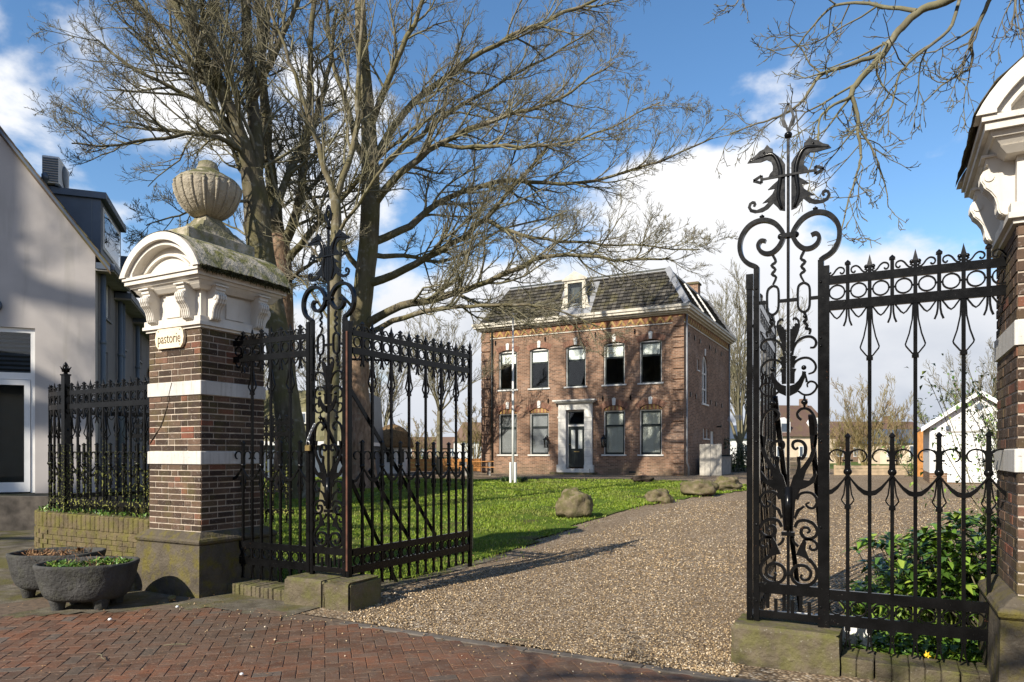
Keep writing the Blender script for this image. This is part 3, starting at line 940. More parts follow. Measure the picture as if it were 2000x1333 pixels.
stone_block('sill_stone', 'long mossy sill stone under the scrolled gate post beside the left pier', -5.72,-5.165,5.50,6.05,.285,G1,1)
stone_block('sill_stone', 'short round-edged mossy stone at the foot of the open left gate leaf', -5.135,-4.80,5.49,6.02,.295,G1,2,rounded=.09)
stone_block('sill_stone', 'large mossy sill stone under the scrolled post of the right-hand gate', -1.055,-.295,5.56,6.0,.295,G1,3)
# brick-on-edge kerbs under the fixed railings
def edge_kerb(label, x0, x1, y0, y1, h, L):
    r = thing('edging', label, 'edging', ((x0+x1)/2,(y0+y1)/2,0))
    x = x0; i = 0
    while x < x1-.03:
        l = L*rnd.uniform(.9,1.1)
        MB().cbox(-l/2+.002,l/2-.002,-(y1-y0)/2,(y1-y0)/2,-.1,h+rnd.uniform(-.006,.006),.007).build('edging_brick', MAT['sill'], r, (x+l/2-(x0+x1)/2, rnd.uniform(-.006,.006), 0), rnd.gauss(0,.02))
        x += l
edge_kerb('row of mossy bricks on edge between the left pier and the sill stone', -6.71,-5.73,5.60,5.95,.115,.066)
edge_kerb('row of mossy bricks on edge under the right-hand railing', -.29,.62,5.60,5.93,.125,.105)
# scroll work of the gate pilasters, right half: (x from the centre bar, height) in metres
MOTIF = {
    'dragon': [(0.022,3.482),(0.062,3.494),(0.079,3.521),(0.109,3.555),(0.147,3.518),(0.189,3.5),(0.245,3.5),(0.283,3.517),(0.3,3.552),(0.289,3.585),(0.264,3.599),(0.242,3.592),(0.234,3.571),(0.245,3.549),(0.261,3.557),(0.253,3.574),(0.27,3.577),(0.278,3.557),(0.267,3.535),(0.231,3.522),(0.175,3.54),(0.14,3.572),(0.189,3.568),(0.147,3.601),(0.116,3.628),(0.096,3.668),(0.15,3.666),(0.112,3.699),(0.079,3.723),(0.062,3.751),(0.079,3.769),(0.112,3.765),(0.144,3.766),(0.133,3.79),(0.113,3.809),(0.112,3.844),(0.126,3.882),(0.158,3.903),(0.203,3.893),(0.248,3.899),(0.303,3.904),(0.283,3.932),(0.245,3.949),(0.21,3.98),(0.178,3.99),(0.154,4.02),(0.133,3.992),(0.113,3.979),(0.111,3.95),(0.071,3.913),(0.042,3.878),(0.022,3.842)],
    'bigscroll': [(0.228,3.066),(0.25,3.083),(0.293,3.107),(0.334,3.15),(0.357,3.214),(0.357,3.288),(0.334,3.351),(0.289,3.404),(0.231,3.431),(0.168,3.432),(0.105,3.403),(0.058,3.349),(0.034,3.291),(0.059,3.223),(0.112,3.173),(0.168,3.171),(0.209,3.202),(0.22,3.245),(0.198,3.276),(0.164,3.267)],
    'arrow': [(0.189,3.788),(0.189,3.715),(0.266,3.746)],
    'clasp': [(0.005,3.288)],
    'tailball': [(0.193,3.472)],
    'collar': [(0.002,4.066)],
    'tip': [(0.002,4.302)],
    'finial': [(0.002,4.127),(0.022,4.162),(0.034,4.205),(0.016,4.263),(0.002,4.302)],
    'finpetal': [(0.008,4.131),(0.034,4.144),(0.045,4.179),(0.059,4.211)],
    'wavy1': [(0.112,3.15),(0.091,3.099),(0.122,3.072),(0.094,3.038),(0.119,3.004),(0.088,2.977),(0.112,2.921)],
    'link': [(0.112,2.913),(0.15,2.879),(0.154,2.779),(0.147,2.712),(0.112,2.688),(0.076,2.718),(0.069,2.788),(0.074,2.887)],
    'wavy2': [(0.116,2.684),(0.13,2.629),(0.112,2.616),(0.136,2.583),(0.126,2.561),(0.158,2.551),(0.15,2.514)],
    'heart': [(0.014,2.386),(0.032,2.41),(0.051,2.469),(0.076,2.537),(0.087,2.591),(0.08,2.631),(0.058,2.655),(0.035,2.651),(0.03,2.635),(0.039,2.627),(0.046,2.638),(0.063,2.626),(0.071,2.603),(0.056,2.607),(0.045,2.598),(0.046,2.585),(0.032,2.586),(0.028,2.566),(0.014,2.565)],
    'c1': [(0.028,2.365),(0.039,2.42),(0.07,2.47),(0.116,2.496),(0.162,2.495),(0.192,2.47),(0.198,2.438),(0.183,2.413),(0.156,2.413)],
    'c2': [(0.039,2.289),(0.06,2.318),(0.102,2.337),(0.148,2.333),(0.185,2.3),(0.197,2.26),(0.181,2.226),(0.144,2.213)],
    'plate1': [(0.014,2.391),(0.032,2.36),(0.067,2.35),(0.051,2.329),(0.046,2.264),(0.014,2.266)],
    'vase': [(0.014,2.266),(0.06,2.256),(0.048,2.229),(0.046,2.143),(0.014,2.145)],
    'crescent': [(0.014,2.128),(0.046,2.138),(0.074,2.165),(0.099,2.208),(0.102,2.236),(0.13,2.229),(0.123,2.185),(0.098,2.121),(0.065,2.075),(0.014,2.049)],
    'cball': [(0.113,2.265)],
    'tassel': [(0.118,2.233),(0.128,2.194),(0.134,2.149)],
    'c3': [(0.073,2.085),(0.112,2.056),(0.158,2.058),(0.192,2.087),(0.203,2.121),(0.187,2.147),(0.156,2.155),(0.136,2.136),(0.139,2.112)],
    'knob': [(0.116,2.0)],
    'knobtop': [(0.116,2.047)],
    'knobbot': [(0.116,1.951)],
    'c4': [(0.095,1.864),(0.071,1.887),(0.067,1.917),(0.091,1.946),(0.13,1.95),(0.167,1.922),(0.192,1.864),(0.198,1.785),(0.194,1.706),(0.185,1.656)],
    'leaf_out': [(0.012,1.349),(0.038,1.437),(0.099,1.503),(0.149,1.579),(0.169,1.644),(0.154,1.752),(0.179,1.741),(0.209,1.757),(0.205,1.687),(0.194,1.623),(0.169,1.547),(0.129,1.476),(0.109,1.406),(0.149,1.401),(0.199,1.472),(0.204,1.45),(0.184,1.385),(0.129,1.346),(0.087,1.329),(0.053,1.252),(0.04,1.099),(0.033,1.011),(0.012,1.01)],
    'leaf_in': [(0.063,1.448),(0.079,1.514),(0.074,1.574),(0.099,1.568),(0.119,1.601),(0.124,1.655),(0.104,1.693),(0.069,1.705),(0.038,1.694),(0.033,1.661),(0.053,1.639),(0.071,1.655)],
    'c5': [(0.063,1.252),(0.079,1.291),(0.119,1.31),(0.169,1.304),(0.201,1.267),(0.204,1.23),(0.179,1.193),(0.141,1.198),(0.129,1.222),(0.154,1.233)],
    'c5leaf': [(0.04,1.115),(0.058,1.176),(0.109,1.208),(0.124,1.2),(0.084,1.166),(0.053,1.099)],
    'c6': [(0.048,1.039),(0.069,1.083),(0.119,1.097),(0.174,1.077),(0.204,1.03),(0.199,0.987),(0.159,0.958),(0.114,0.966),(0.092,1.003),(0.104,1.038),(0.139,1.04),(0.154,1.017),(0.134,1.0)],
    'ring': [(-0.034,0.985),(0.063,0.991)],
    'c7': [(0.119,0.95),(0.159,0.952),(0.199,0.928),(0.204,0.89),(0.179,0.873),(0.154,0.887),(0.159,0.909)],
    'c8': [(0.033,0.956),(0.043,0.924),(0.074,0.893)],
    'sw': [(0.114,0.961),(0.089,0.916),(0.053,0.826),(0.079,0.823),(0.119,0.809),(0.159,0.769),(0.174,0.764),(0.144,0.822),(0.124,0.874),(0.129,0.929)],
    'c9': [(0.149,0.806),(0.184,0.76),(0.204,0.707),(0.194,0.653),(0.159,0.612),(0.109,0.6),(0.063,0.609),(0.033,0.639),(0.023,0.682),(0.038,0.727),(0.079,0.75),(0.129,0.745),(0.161,0.704),(0.149,0.654),(0.109,0.64),(0.089,0.666),(0.104,0.678)],
    'brail': [(0.012,0.594),(0.012,0.517),(0.012,0.38),(0.012,0.325)],
    'posttop': [(-0.234,3.087)],
}
# ================================================================== wrought iron
def smooth_path(pts, n=4):
    return spline_poly([Vector((p[0],0,p[1])) for p in pts], n)
IR = {}
def iron_meshes(mat, key):
    if key in IR: return IR[key]
    d = {}
    b = .0125
    # spear head: neck, two ears and a long point (origin at its foot)
    m = MB()
    m.box(-b,b,-b,b,0,.05)
    m.add([(-.019,-.012,.05),(.019,-.012,.05),(.019,.012,.05),(-.019,.012,.05),(0,0,.135)],[(0,1,4),(1,2,4),(2,3,4),(3,0,4),(3,2,1,0)])
    for sx in (-1,1): m.ball((sx*.022,0,.045),.016,8,5)
    d['spear'] = m.mesh('spear_head', mat)
    # capped short bar top
    m = MB().box(-b,b,-b,b,0,.075)
    m.box(-.02,.02,-.02,.02,.075,.088)
    m.add([(-.02,-.02,.088),(.02,-.02,.088),(.02,.02,.088),(-.02,.02,.088),(0,0,.112)],[(0,1,4),(1,2,4),(2,3,4),(3,0,4)])
    d['cap'] = m.mesh('bar_cap', mat)
    # forked tail (origin at its top)
    m = MB()
    for sx in (-1,1): m.tube([(sx*.007,0,0),(sx*.008,0,-.05),(sx*.014,0,-.09),(sx*.027,0,-.125)],1,4,flat=(.0065,.009))
    d['tail'] = m.mesh('forked_tail', mat)
    # tulip cage round a long bar, large (origin at its foot)
    def cage(h, w):
        m = MB()
        for sx in (-1,1):
            pts = [(sx*.014,0,h),(sx*.019,0,h*.68),(sx*w*.62,0,h*.40),(sx*w,0,h*.19),(sx*w*.93,0,h*.15),(sx*.018,0,0)]
            m.tube(pts,1,4,flat=(.005,.008))
        m.box(-.022,.022,-.02,.02,-.03,-.008); m.box(-.019,.019,-.018,.018,-.008,.006)
        return m
    d['cage'] = cage(.36,.062).mesh('tulip_cage', mat)
    d['cage_s'] = cage(.20,.042).mesh('small_tulip_cage', mat)
    # ring
    rg = MB(); path = [(.052*cos(t*PI/10),0,.052*sin(t*PI/10)) for t in range(21)]
    rg.tube(path,1,4,caps=False,flat=(.0055,.009))
    rg.ball((-.054,0,0),.010,6,4); rg.ball((.054,0,0),.010,6,4)
    d['ring'] = rg.mesh('ring', mat)
    # V under the second rail
    d['vee'] = MB().tube([(-.052,0,0),(-.018,0,-.052),(0,0,-.066),(.018,0,-.052),(.052,0,0)],1,4,flat=(.0055,.007)).mesh('zigzag_bar', mat)
    # S scroll between bar tops (low end at -x, high curl at +x)
    pts = [(-.040,.030),(-.047,.024),(-.056,.018),(-.050,.008),(-.038,.007),(-.022,.020),(-.004,.046),(.018,.060),(.042,.052),(.050,.032),(.042,.015),(.028,.013),(.022,.024)]
    d['scroll'] = MB().tube(smooth_path(pts,3),1,4,flat=(.0055,.007)).mesh('scroll', mat)
    # lower picket head
    m = MB().box(-.0145,.0145,-.0145,.0145,.0,.285)
    m.box(-.021,.021,-.021,.021,.285,.297)
    m.add([(-.021,-.021,.297),(.021,-.021,.297),(.021,.021,.297),(-.021,.021,.297),(0,0,.322)],[(0,1,4),(1,2,4),(2,3,4),(3,0,4)])
    m.prism([(-.021,.05),(.021,.05),(.019,.10),(.020,.15),(.034,.195),(.019,.185),(.0,.18),(-.019,.185),(-.034,.195),(-.020,.15),(-.019,.10)],-.017,.017,'y')
    d['picket'] = m.mesh('picket_head', mat)
    d['ball'] = MB().ball((0,0,0),.030,14,8).mesh('ball', mat)
    # C scroll between picket and bar
    pts = [(-.052,-.035),(-.062,-.018),(-.058,.012),(-.035,.040),(0,.050),(.033,.040),(.052,.014),(.052,-.010)]
    m = MB().tube(smooth_path(pts,3),1,4,flat=(.006,.009))
    m.tube(smooth_path([(.052,-.010),(.040,-.030),(.022,-.038)],3),1,4,flat=(.005,.008))
    m.ball((-.045,0,-.030),.009,6,4)
    d['cscroll'] = m.mesh('c_scroll', mat)
    # half swag: from the ball (x=0) down to the long bar (x=pitch)
    def swag(p):
        up = [(0,.0),(.25*p,-.052),(.5*p,-.094),(.75*p,-.122),(p,-.132)]
        lo = [(p,-.168),(.72*p,-.158),(.45*p,-.120),(.2*p,-.066),(0,-.024)]
        return MB().prism(up+lo,-.007,.007,'y').mesh('swag', mat)
    d['swag'] = swag
    # foot of a bar
    m = MB().box(-.019,.019,-.017,.017,-.03,.0)
    for sx in (-1,1): m.tube([(sx*.007,0,-.03),(sx*.008,0,-.09),(sx*.013,0,-.13),(sx*.022,0,-.165)],1,4,flat=(.006,.010))
    d['foot'] = m.mesh('forked_foot', mat)
    d['rivet'] = MB().lathe([(.010,0),(.009,.005),(.004,.008)],8).move(Matrix.Rotation(PI/2,4,'X')).mesh('rivet', mat)
    IR[key] = d
    return d
BARS = {}
def bar_mesh(mat, h, b):
    k = (mat.name, round(h,3), b)
    if k not in BARS: BARS[k] = MB().box(-b,b,-b,b,0,h).mesh('bar', mat)
    return BARS[k]

def railing(root, pos, N, p, mat, key, ztop=2.937, zlow=((0.585,0.511),(0.399,0.318)), zfoot=0.15, s0=0.0, rails=True, low_rings=True, ends=(True,True), detail=True):
    """iron railing on root along pos(s) -> (x, y, heading); N intervals of pitch p"""
    D = iron_meshes(mat, key)
    z1 = ztop; z1b = ztop-.061; z2 = ztop-.185; z2b = ztop-.255
    def P(nm, me, s, z, par=root, mirror=1, dy=0.0, local=None):
        x, y, a = pos(s)
        o = put(nm, me, par, (x-dy*sin(a), y+dy*cos(a), z), a)
        if mirror < 0: o.scale = (-1,1,1)
        return o
    def sub(nm, me, par, z, x=0.0, mirror=1):
        o = put(nm, me, par, (x,0,z), 0)
        if mirror < 0: o.scale = (-1,1,1)
    # rails follow the path
    ns = max(1, int(N*p/0.1)) if rails == 'curve' else 1
    for zt, zb in ((z1,z1b),(z2,z2b))+tuple(zlow):
        vs = []; fs = []
        for i in range(ns+1):
            s = s0 + (N*p)*i/ns
            x, y, a = pos(s)
            for dy in (-.015,.015):
                for z in (zb, zt): vs.append((x-dy*sin(a), y+dy*cos(a), z))
        for i in range(ns):
            o = i*4; fs += [(o,o+4,o+5,o+1),(o+2,o+3,o+7,o+6),(o+1,o+5,o+7,o+3),(o,o+2,o+6,o+4)]
        fs += [(0,1,3,2),(ns*4,ns*4+2,ns*4+3,ns*4+1)]
        MB().add(vs, fs).build('rail', mat, root)
    sw = D['swag'](p)
    zr = (z1b+z2)/2
    zl = (zlow[0][1]+zlow[-1][0])/2
    lastz = zlow[-1][1]
    for i in range(N):
        sm_ = s0+(i+.5)*p
        P('ring', D['ring'], sm_, zr)
        if low_rings: P('ring', D['ring'], sm_, zl)
        P('zigzag_bar', D['vee'], sm_, z2b)
        P('scroll', D['scroll'], sm_, z1, mirror=1 if i%2==0 else -1)
        P('c_scroll', D['cscroll'], sm_, 1.585, mirror=-1 if i%2==0 else 1)
        # swag: ball at odd bars
        if i % 2 == 0: P('swag', sw, s0+(i+1)*p, 1.462, mirror=-1, dy=-.016)
        else: P('swag', sw, s0+i*p, 1.462, dy=-.016)
    for i in range(1 if ends[0] else 0, N if ends[1] else N+1):
        s = s0+i*p
        if i % 2 == 0:
            b = P('bar', bar_mesh(mat, z1-lastz, .0125), s, lastz, dy=.001)
            sub('spear_head', D['spear'], b, z1-lastz)
            sub('tulip_cage', D['cage'], b, z2b-.36-lastz)
            sub('forked_foot', D['foot'], b, 0)
            sub('rivet', D['rivet'], b, 1.312-lastz)
        else:
            b = P('bar', bar_mesh(mat, z1-z2b, .0125), s, z2b, dy=.001)
            sub('bar_cap', D['cap'], b, z1-z2b)
            sub('forked_tail', D['tail'], b, 0)
            c = P('picket', bar_mesh(mat, 1.44-lastz, .0125), s, lastz, dy=.001)
            sub('picket_head', D['picket'], c, 1.44-lastz)
            sub('ball', D['ball'], c, 1.472-lastz)
            sub('small_tulip_cage', D['cage_s'], c, 1.225-lastz)
            sub('forked_foot', D['foot'], c, 0)
    return D

PITCH = 1.163/8
IRON = MAT['iron']
FY = 5.78
# fixed railing panels
def fixed_panel(label, xa, xb, even_at_post):
    L = xb-xa
    r = thing('railing_panel', label, 'railing', (xa,FY,0), 0, 'fixed railing panels of the gate')
    railing(r, lambda s: (s,0,0), 8, L/8, IRON, 'new')
    for x in (.0,):
        pass
    return r
rp = fixed_panel('black iron railing panel between the scrolled post and the urn-topped pier', -6.806, -5.60, True)
MB().box(1.16,1.205,-.02,.02,.30,3.06).build('end_post', IRON, rp)
rp = fixed_panel('black iron railing panel in front of the shrubs at the right', -.395, .768, True)
MB().box(-.022,.022,-.02,.02,.30,3.02).build('end_post', IRON, rp)

# scrolled pilasters with dragon heads
def pilaster(label, xc, hinge_side):
    r = thing('gate_post', label, 'gate post', (xc,FY,0), 0, 'scrolled gate posts')
    Q = MOTIF; i_ = IRON
    MB().box(-.0105,.0105,-.0105,.0105,.325,4.12).build('centre_bar', i_, r)
    for sx in (-1,1):
        nm = 'post'
        MB().box(sx*.232-.021,sx*.232+.021,-.021,.021,.285,3.07).build('post', i_, r)
        # rivets on the post
        for z in (.45,1.05,1.7,2.42,2.48,2.9):
            put('rivet', IR['new']['rivet'], r, (sx*.232,-.021,z))
    for (zt,zb) in ((.594,.517),(.38,.325)):
        MB().box(-.211,.211,-.014,.014,zb,zt).build('rail', i_, r)
    for k,x in enumerate((-.15,-.09,-.03,.03,.09,.15)):
        zz = (.40,.517) if k%2==0 else (.38,.48)
        MB().box(x-.0125,x+.0125,-.008,.008,zz[0],zz[1]).build('stub_bar', i_, r)
    def mir(pts, sx): return [(sx*x,z) for x,z in pts]
    def bar(name, key, w=.009, dep=.013, n=3, tap=0.6, y=0):
        for sx in (-1,1):
            pth = smooth_path(mir(Q[key],sx), n)
            m_ = len(pth); rad = [1.0 if t < m_*.7 else 1-(1-tap)*(t-m_*.7)/(m_*.3) for t in range(m_)]
            MB().tube(pth, rad, 4, flat=(w,dep)).build(name, i_, r, (0,y,0))
    def plate(name, key, dep=.006, y=0.0):
        for sx in (-1,1):
            MB().prism(mir(Q[key],sx), -dep, dep, 'y').build(name, i_, r, (0,y,0))
    bar('great_scroll','bigscroll',.0165,.024,4,.75)
    plate('dragon','dragon',.007)
    nk_ = [(.045,3.50),(.072,3.60),(.062,3.70),(.055,3.79),(.078,3.88),(.118,3.938),(.185,3.935),(.245,3.922),(.285,3.915)]
    for sx in (-1,1):
        MB().tube(smooth_path(mir(nk_,sx),3),[.006+.012*sin(PI*min(1,t/24+.12)) for t in range(25)],6).build('dragon_neck', i_, r, (0,-.004,0))
        MB().ball((sx*.178,-.007,3.962),.009,8,5).build('dragon_eye', i_, r)
    # arrow across
    MB().box(-.19,.19,-.024,-.010,3.742,3.759).build('arrow_shaft', i_, r)
    for sx in (-1,1):
        a = [(.187,3.792),(.187,3.712),(.272,3.751)]
        o_ = [(sx*x,z) for x,z in a]; c = (sx*.210,3.751)
        inn = [(c[0]+(x-c[0])*.45, c[1]+(z-c[1])*.45) for x,z in o_]
        for k in range(3):
            j = (k+1)%3
            MB().tube([(o_[k][0]*.5+inn[k][0]*.5,0,o_[k][1]*.5+inn[k][1]*.5),(o_[j][0]*.5+inn[j][0]*.5,0,o_[j][1]*.5+inn[j][1]*.5)],1,4,flat=(.010,.006)).build('arrow_head', i_, r, (0,-.016,0))
        MB().lathe([(.0,-.02),(.008,-.02),(.018,-.004),(.02,.004),(.008,.012),(.0,.02)],10).build('knop', i_, r, (sx*.193,0,3.465))
    MB().lathe([(.012,-.03),(.026,-.018),(.030,0),(.026,.012),(.012,.022)],12).build('collar', i_, r, (0,0,4.066))
    fn = [(0,4.09),(.024,4.16),(.036,4.205),(.018,4.263),(0,4.305)]
    for sx in (-1,1):
        MB().tube(smooth_path(mir(fn,sx),4),1,4,flat=(.009,.009)).build('finial_petal', i_, r)
        MB().tube(smooth_path(mir(Q['finpetal'],sx),4),[1-.05*t for t in range(13)],4,flat=(.010,.006)).build('finial_leaf', i_, r)
    MB().box(-.055,.055,-.027,.027,3.272,3.306).build('clasp', i_, r)
    for sx in (-1,1): MB().ball((sx*.055,0,3.289),.024,10,6).build('clasp_knob', i_, r)
    bar('twisted_pendant','wavy1',.010,.008)
    for sx in (-1,1):
        lk = mir(Q['link'],sx); lk.append(lk[0])
        MB().tube(smooth_path(lk,4),1,4,caps=False,flat=(.0085,.011)).build('oval_link', i_, r)
        MB().box(min(sx*.152,sx*.213),max(sx*.152,sx*.213),-.008,.008,2.776,2.802).build('lug', i_, r)
        MB().box(min(sx*.009,sx*.072),max(sx*.009,sx*.072),-.008,.008,2.776,2.802).build('lug', i_, r)
    bar('leaf_pendant','wavy2',.011,.006)
    for sx in (-1,1): MB().ball((sx*.120,0,2.655),.016,8,6).build('knop', i_, r)
    plate('heart_leaf','heart',.006,-.006)
    bar('scroll','c1',.0095,.011); bar('scroll','c2',.0085,.010)
    plate('leaf_plate','plate1',.008,-.006); plate('vase_plate','vase',.009,-.007)
    plate('crescent','crescent',.008,-.015)
    for sx in (-1,1):
        MB().ball((sx*.113,-.015,2.262),.019,10,8).build('knop', i_, r)
        MB().tube(smooth_path(mir(Q['tassel'],sx),3),[.6,.6,.7,.8,1,1.2,1.4],4,flat=(.007,.006)).build('tassel', i_, r, (0,-.015,0))
        MB().lathe([(.006,-.05),(.010,-.022),(.024,-.008),(.024,.008),(.010,.02),(.006,.05)],10).build('knop', i_, r, (sx*.116,0,2.0))
    bar('scroll','c3',.0075,.010); bar('scroll','c4',.010,.011)
    plate('acanthus_leaf','leaf_out',.007,-.004)
    bar('scroll','leaf_in',.012,.009)
    MB().tube([(0,-.006,1.35),(0,-.006,1.02)],[.032,.028],8).build('stem', i_, r)
    bar('scroll','c5',.010,.009); plate('leaf','c5leaf',.006)
    bar('scroll','c6',.012,.009); bar('scroll','c7',.010,.009); bar('scroll','c8',.010,.009,3,1); plate('leaf','sw',.007); bar('scroll','c9',.012,.011)
    MB().box(-.048,.048,-.024,.024,.972,1.003).build('collar', i_, r)
    MB().box(-.030,.030,-.02,.02,.672,.692).build('collar', i_, r)
    # back stays to the ground
    for x, y1, z1 in (((-.10,1.55,2.05),(.16,1.2,1.9)) if hinge_side < 0 else ((-.10,1.3,2.0),)):
        MB().tube([(x,.02,z1),(x+.05,y1,gz(xc,FY+y1)-.05)],1,4,flat=(.020,.012)).build('back_stay', i_, r)
    return r
iron_meshes(IRON,'new')
pilaster('scrolled iron gate post with two dragon heads, in front of the bare trees', -5.336, 1)
pilaster('scrolled iron gate post with two dragon heads, at the right of the drive', -.664, -1)

# open gate leaves
def leaf(label, hx, hy, sgn, ang, L=2.30):
    """hinged at (hx, hy); opened inwards"""
    a = PI/2 - sgn*R(ang)
    r = thing('gate_leaf', label, 'gate leaf', (hx,hy,0), a, 'open gate leaves')
    N = 14; p = (L-.10)/N
    railing(r, lambda s: (s,0,0), N, p, IRON, 'new', s0=.05, zfoot=.1)
    MB().box(-.025,.028,-.022,.022,.27,3.0).build('hinge_stile', IRON, r)
    MB().box(-.030,.033,-.027,.027,2.90,3.02).build('hinge_strap', IRON, r)
    MB().box(L-.075,L-.03,-.022,.022,.10,2.99).build('lock_stile', IRON, r)
    put('spear_head', IR['new']['spear'], r, (L-.052,0,2.99))
    # flat diagonal braces behind the bars
    for (x0,z0,x1,z1) in ((.06,2.30,1.55,.58),(.35,1.43,1.05,.58)):
        MB().tube([(x0,sgn*-.0,z0),(x1,0,z1)],1,4,flat=(.024,.006)).build('brace', IRON, r, (0,.034*sgn,0))
    MB().tube([(.02,0,2.62),(.9,0,2.70)],1,4,flat=(.012,.004)).build('stay', IRON, r, (0,.03*sgn,0))
    return r
leaf('left iron gate leaf, standing open against the lawn', -5.336+.232+.052, FY, 1, 3.5)
leaf('right iron gate leaf, standing open and seen almost edge-on', -.664-.232-.052, FY, -1, 3.0)
MB().box(-.011,.011,-.006,.006,0,2.55).build('rusty_strip', MAT['rust'], label='narrow rusty hinge strip on the left gate leaf', cat='hinge', loc=(-5.336+.232+.052,FY-.0285,.36))

# low walls and railing left of the urn pier
WPTS = [(-7.80,5.70)]
def left_rail_pos(s):
    """straight along the street, then a quarter circle back towards the neighbour"""
    straight = 2.45
    if s <= straight: return (-7.80-s, 5.72, PI)
    rad = 1.05; t = min((s-straight)/rad, PI*1.0)
    return (-7.80-straight-rad*sin(t), 5.72+rad-rad*cos(t), PI-t)
LICH = MAT['iron_lichen']
cr = thing('curved_railing', 'dark lichen-speckled iron railing curving away on the low wall at the left', 'railing')
railing(cr, left_rail_pos, 38, .145, LICH, 'old', ztop=2.487, zlow=((.985,.915),), zfoot=.8, rails='curve', low_rings=False)
x,y,a = left_rail_pos(2.30)
MB().box(-.04,.04,-.04,.04,.78,2.70).add([(-.05,-.05,2.70),(.05,-.05,2.70),(.05,.05,2.70),(-.05,.05,2.70),(-.05,-.05,2.72),(.05,-.05,2.72),(.05,.05,2.72),(-.05,.05,2.72)],[(0,3,2,1),(4,5,6,7),(0,1,5,4),(1,2,6,5),(2,3,7,6),(3,0,4,7)]).build('corner_post', LICH, cr, (x,y-.01,0))
fin = MB().lathe([(.0,0),(.03,.0),(.022,.03),(.035,.06),(.03,.085),(.02,.10),(.03,.115),(.026,.14),(.008,.165),(.0,.17)],12)
for k in range(6):
    t = k*PI/3
    fin.tube([(.03*cos(t),.03*sin(t),.03),(.042*cos(t),.042*sin(t),.07),(.068*cos(t),.068*sin(t),.105)],[.014,.013,.005],5)
fin.build('tulip_finial', LICH, cr, (x,y-.01,2.72))
# scroll bracket where the railing meets the pier
sp = [(.02+.0,2.50),(.05,2.60),(.16,2.66),(.30,2.585),(.30,2.53),(.40,2.50),(.53,2.56),(.55,2.66),(.48,2.74),(.38,2.72),(.345,2.64),(.40,2.59),(.46,2.62),(.44,2.67)]
MB().tube(smooth_path([(-.05-x_,z_) for x_,z_ in sp],4),1,4,flat=(.014,.012)).build('scroll_bracket', LICH, cr, (-7.72,5.72,0))
MB().prism([(-.05,2.50),(-.35,2.53),(-.26,2.60),(-.12,2.72),(-.03,3.02),(-.01,2.9)],-.008,.008,'y').build('scroll_leaf', LICH, cr, (-7.72,5.72,0))

lw = thing('low_wall', 'low mossy brick wall under the curved railing beside the planters', 'wall')
def wall_course():
    hs = [(.0,.075),(.075,.15),(.15,.225),(.225,.30),(.30,.375),(.375,.45),(.45,.525),(.525,.60)]
    base = .02
    total = 2.45+1.05*PI*.86
    # core
    ns = 60; vs = []; fs = []
    for i in range(ns+1):
        x,y,a = left_rail_pos(total*i/ns-.0)
        for dy in (-.165,.165):
            # outward is to the right of travel reversed; use normal
            nx, ny = -sin(a), cos(a)
            vs += [(x+nx*dy,y+ny*dy,-.1),(x+nx*dy,y+ny*dy,.775)]
    for i in range(ns):
        o = i*4; fs += [(o,o+1,o+5,o+4),(o+2,o+6,o+7,o+3),(o+1,o+3,o+7,o+5)]
    fs += [(0,2,3,1),(ns*4,ns*4+1,ns*4+3,ns*4+2)]
    MB().add(vs, fs).build('core', MAT['wall_moss'], lw)
    bm_ = {}
    def bme(L,h):
        k=(round(L,3),round(h,3))
        if k not in bm_: bm_[k]=MB().cbox(-L/2+.004,L/2-.004,-.014,.05,.004,h-.004,.004).mesh('brick', MAT['wall_moss'])
        return bm_[k]
    for j in range(8):
        z = .0+j*.068
        s = .0 if j%2 else -.11
        while s < total:
            L = .22
            x,y,a = left_rail_pos(max(0,s+L/2)) if s+L/2>0 else (-7.8-(s+L/2),5.72,PI)
            nx, ny = sin(a), -cos(a)
            # outside face lies on the street side
            o = put('brick', bme(L,.068), lw, (x-nx*.165*1, y-ny*.165*1, z+.02), a+PI)
            s += L
    # capping bricks on edge
    s = -.05
    while s < total:
        L = .10
        x,y,a = left_rail_pos(max(0,s+L/2))
        if 'cap' not in bm_: bm_['cap']=MB().cbox(-L/2+.0012,L/2-.0012,-.178,.178,.0,.19,.012).mesh('coping_brick', MAT['wall_moss'])
        put('coping_brick', bm_['cap'], lw, (x,y,.605+rnd.uniform(-.003,.003)), a)
        s += L
wall_course()
# second railing, further back on the neighbour's side
br = thing('back_railing', 'lower dark iron railing behind the curved one, in front of the grey house', 'railing', (-12.6,8.35,-.32), R(6))
railing(br, lambda s: (s,0,0), 26, .145, LICH, 'old', ztop=2.487, zlow=((.985,.915),), low_rings=False)

# padlock and chain on the left post
pk = thing('padlock', 'brass padlock hanging from the chain on the left gate post', 'padlock', (-5.585,FY-.05,1.70))
MB().cbox(-.035,.035,-.018,.018,-.06,.0,.006).build('lock_body', MAT['brass'], pk)
MB().tube([(-.022,0,-.005),(-.022,0,.03),(-.012,0,.045),(.012,0,.045),(.022,0,.03),(.022,0,-.005)],.0055,6).build('shackle', MAT['steel'], pk)
chn = thing('chain', 'steel chain looped round the left gate post above the padlock', 'chain', (-5.585,FY-.05,1.755))
lnk = MB().tube([(.012*cos(t*PI/5),0,.019*sin(t*PI/5)) for t in range(11)],.0045,5,caps=False).mesh('chain_link', MAT['steel'])
for k in range(9):
    put('chain_link', lnk, chn, (.012*k, -.004+.002*(k%2), .004+.024*k*(1-.02*k)), (0, .35, (k%2)*PI/2))
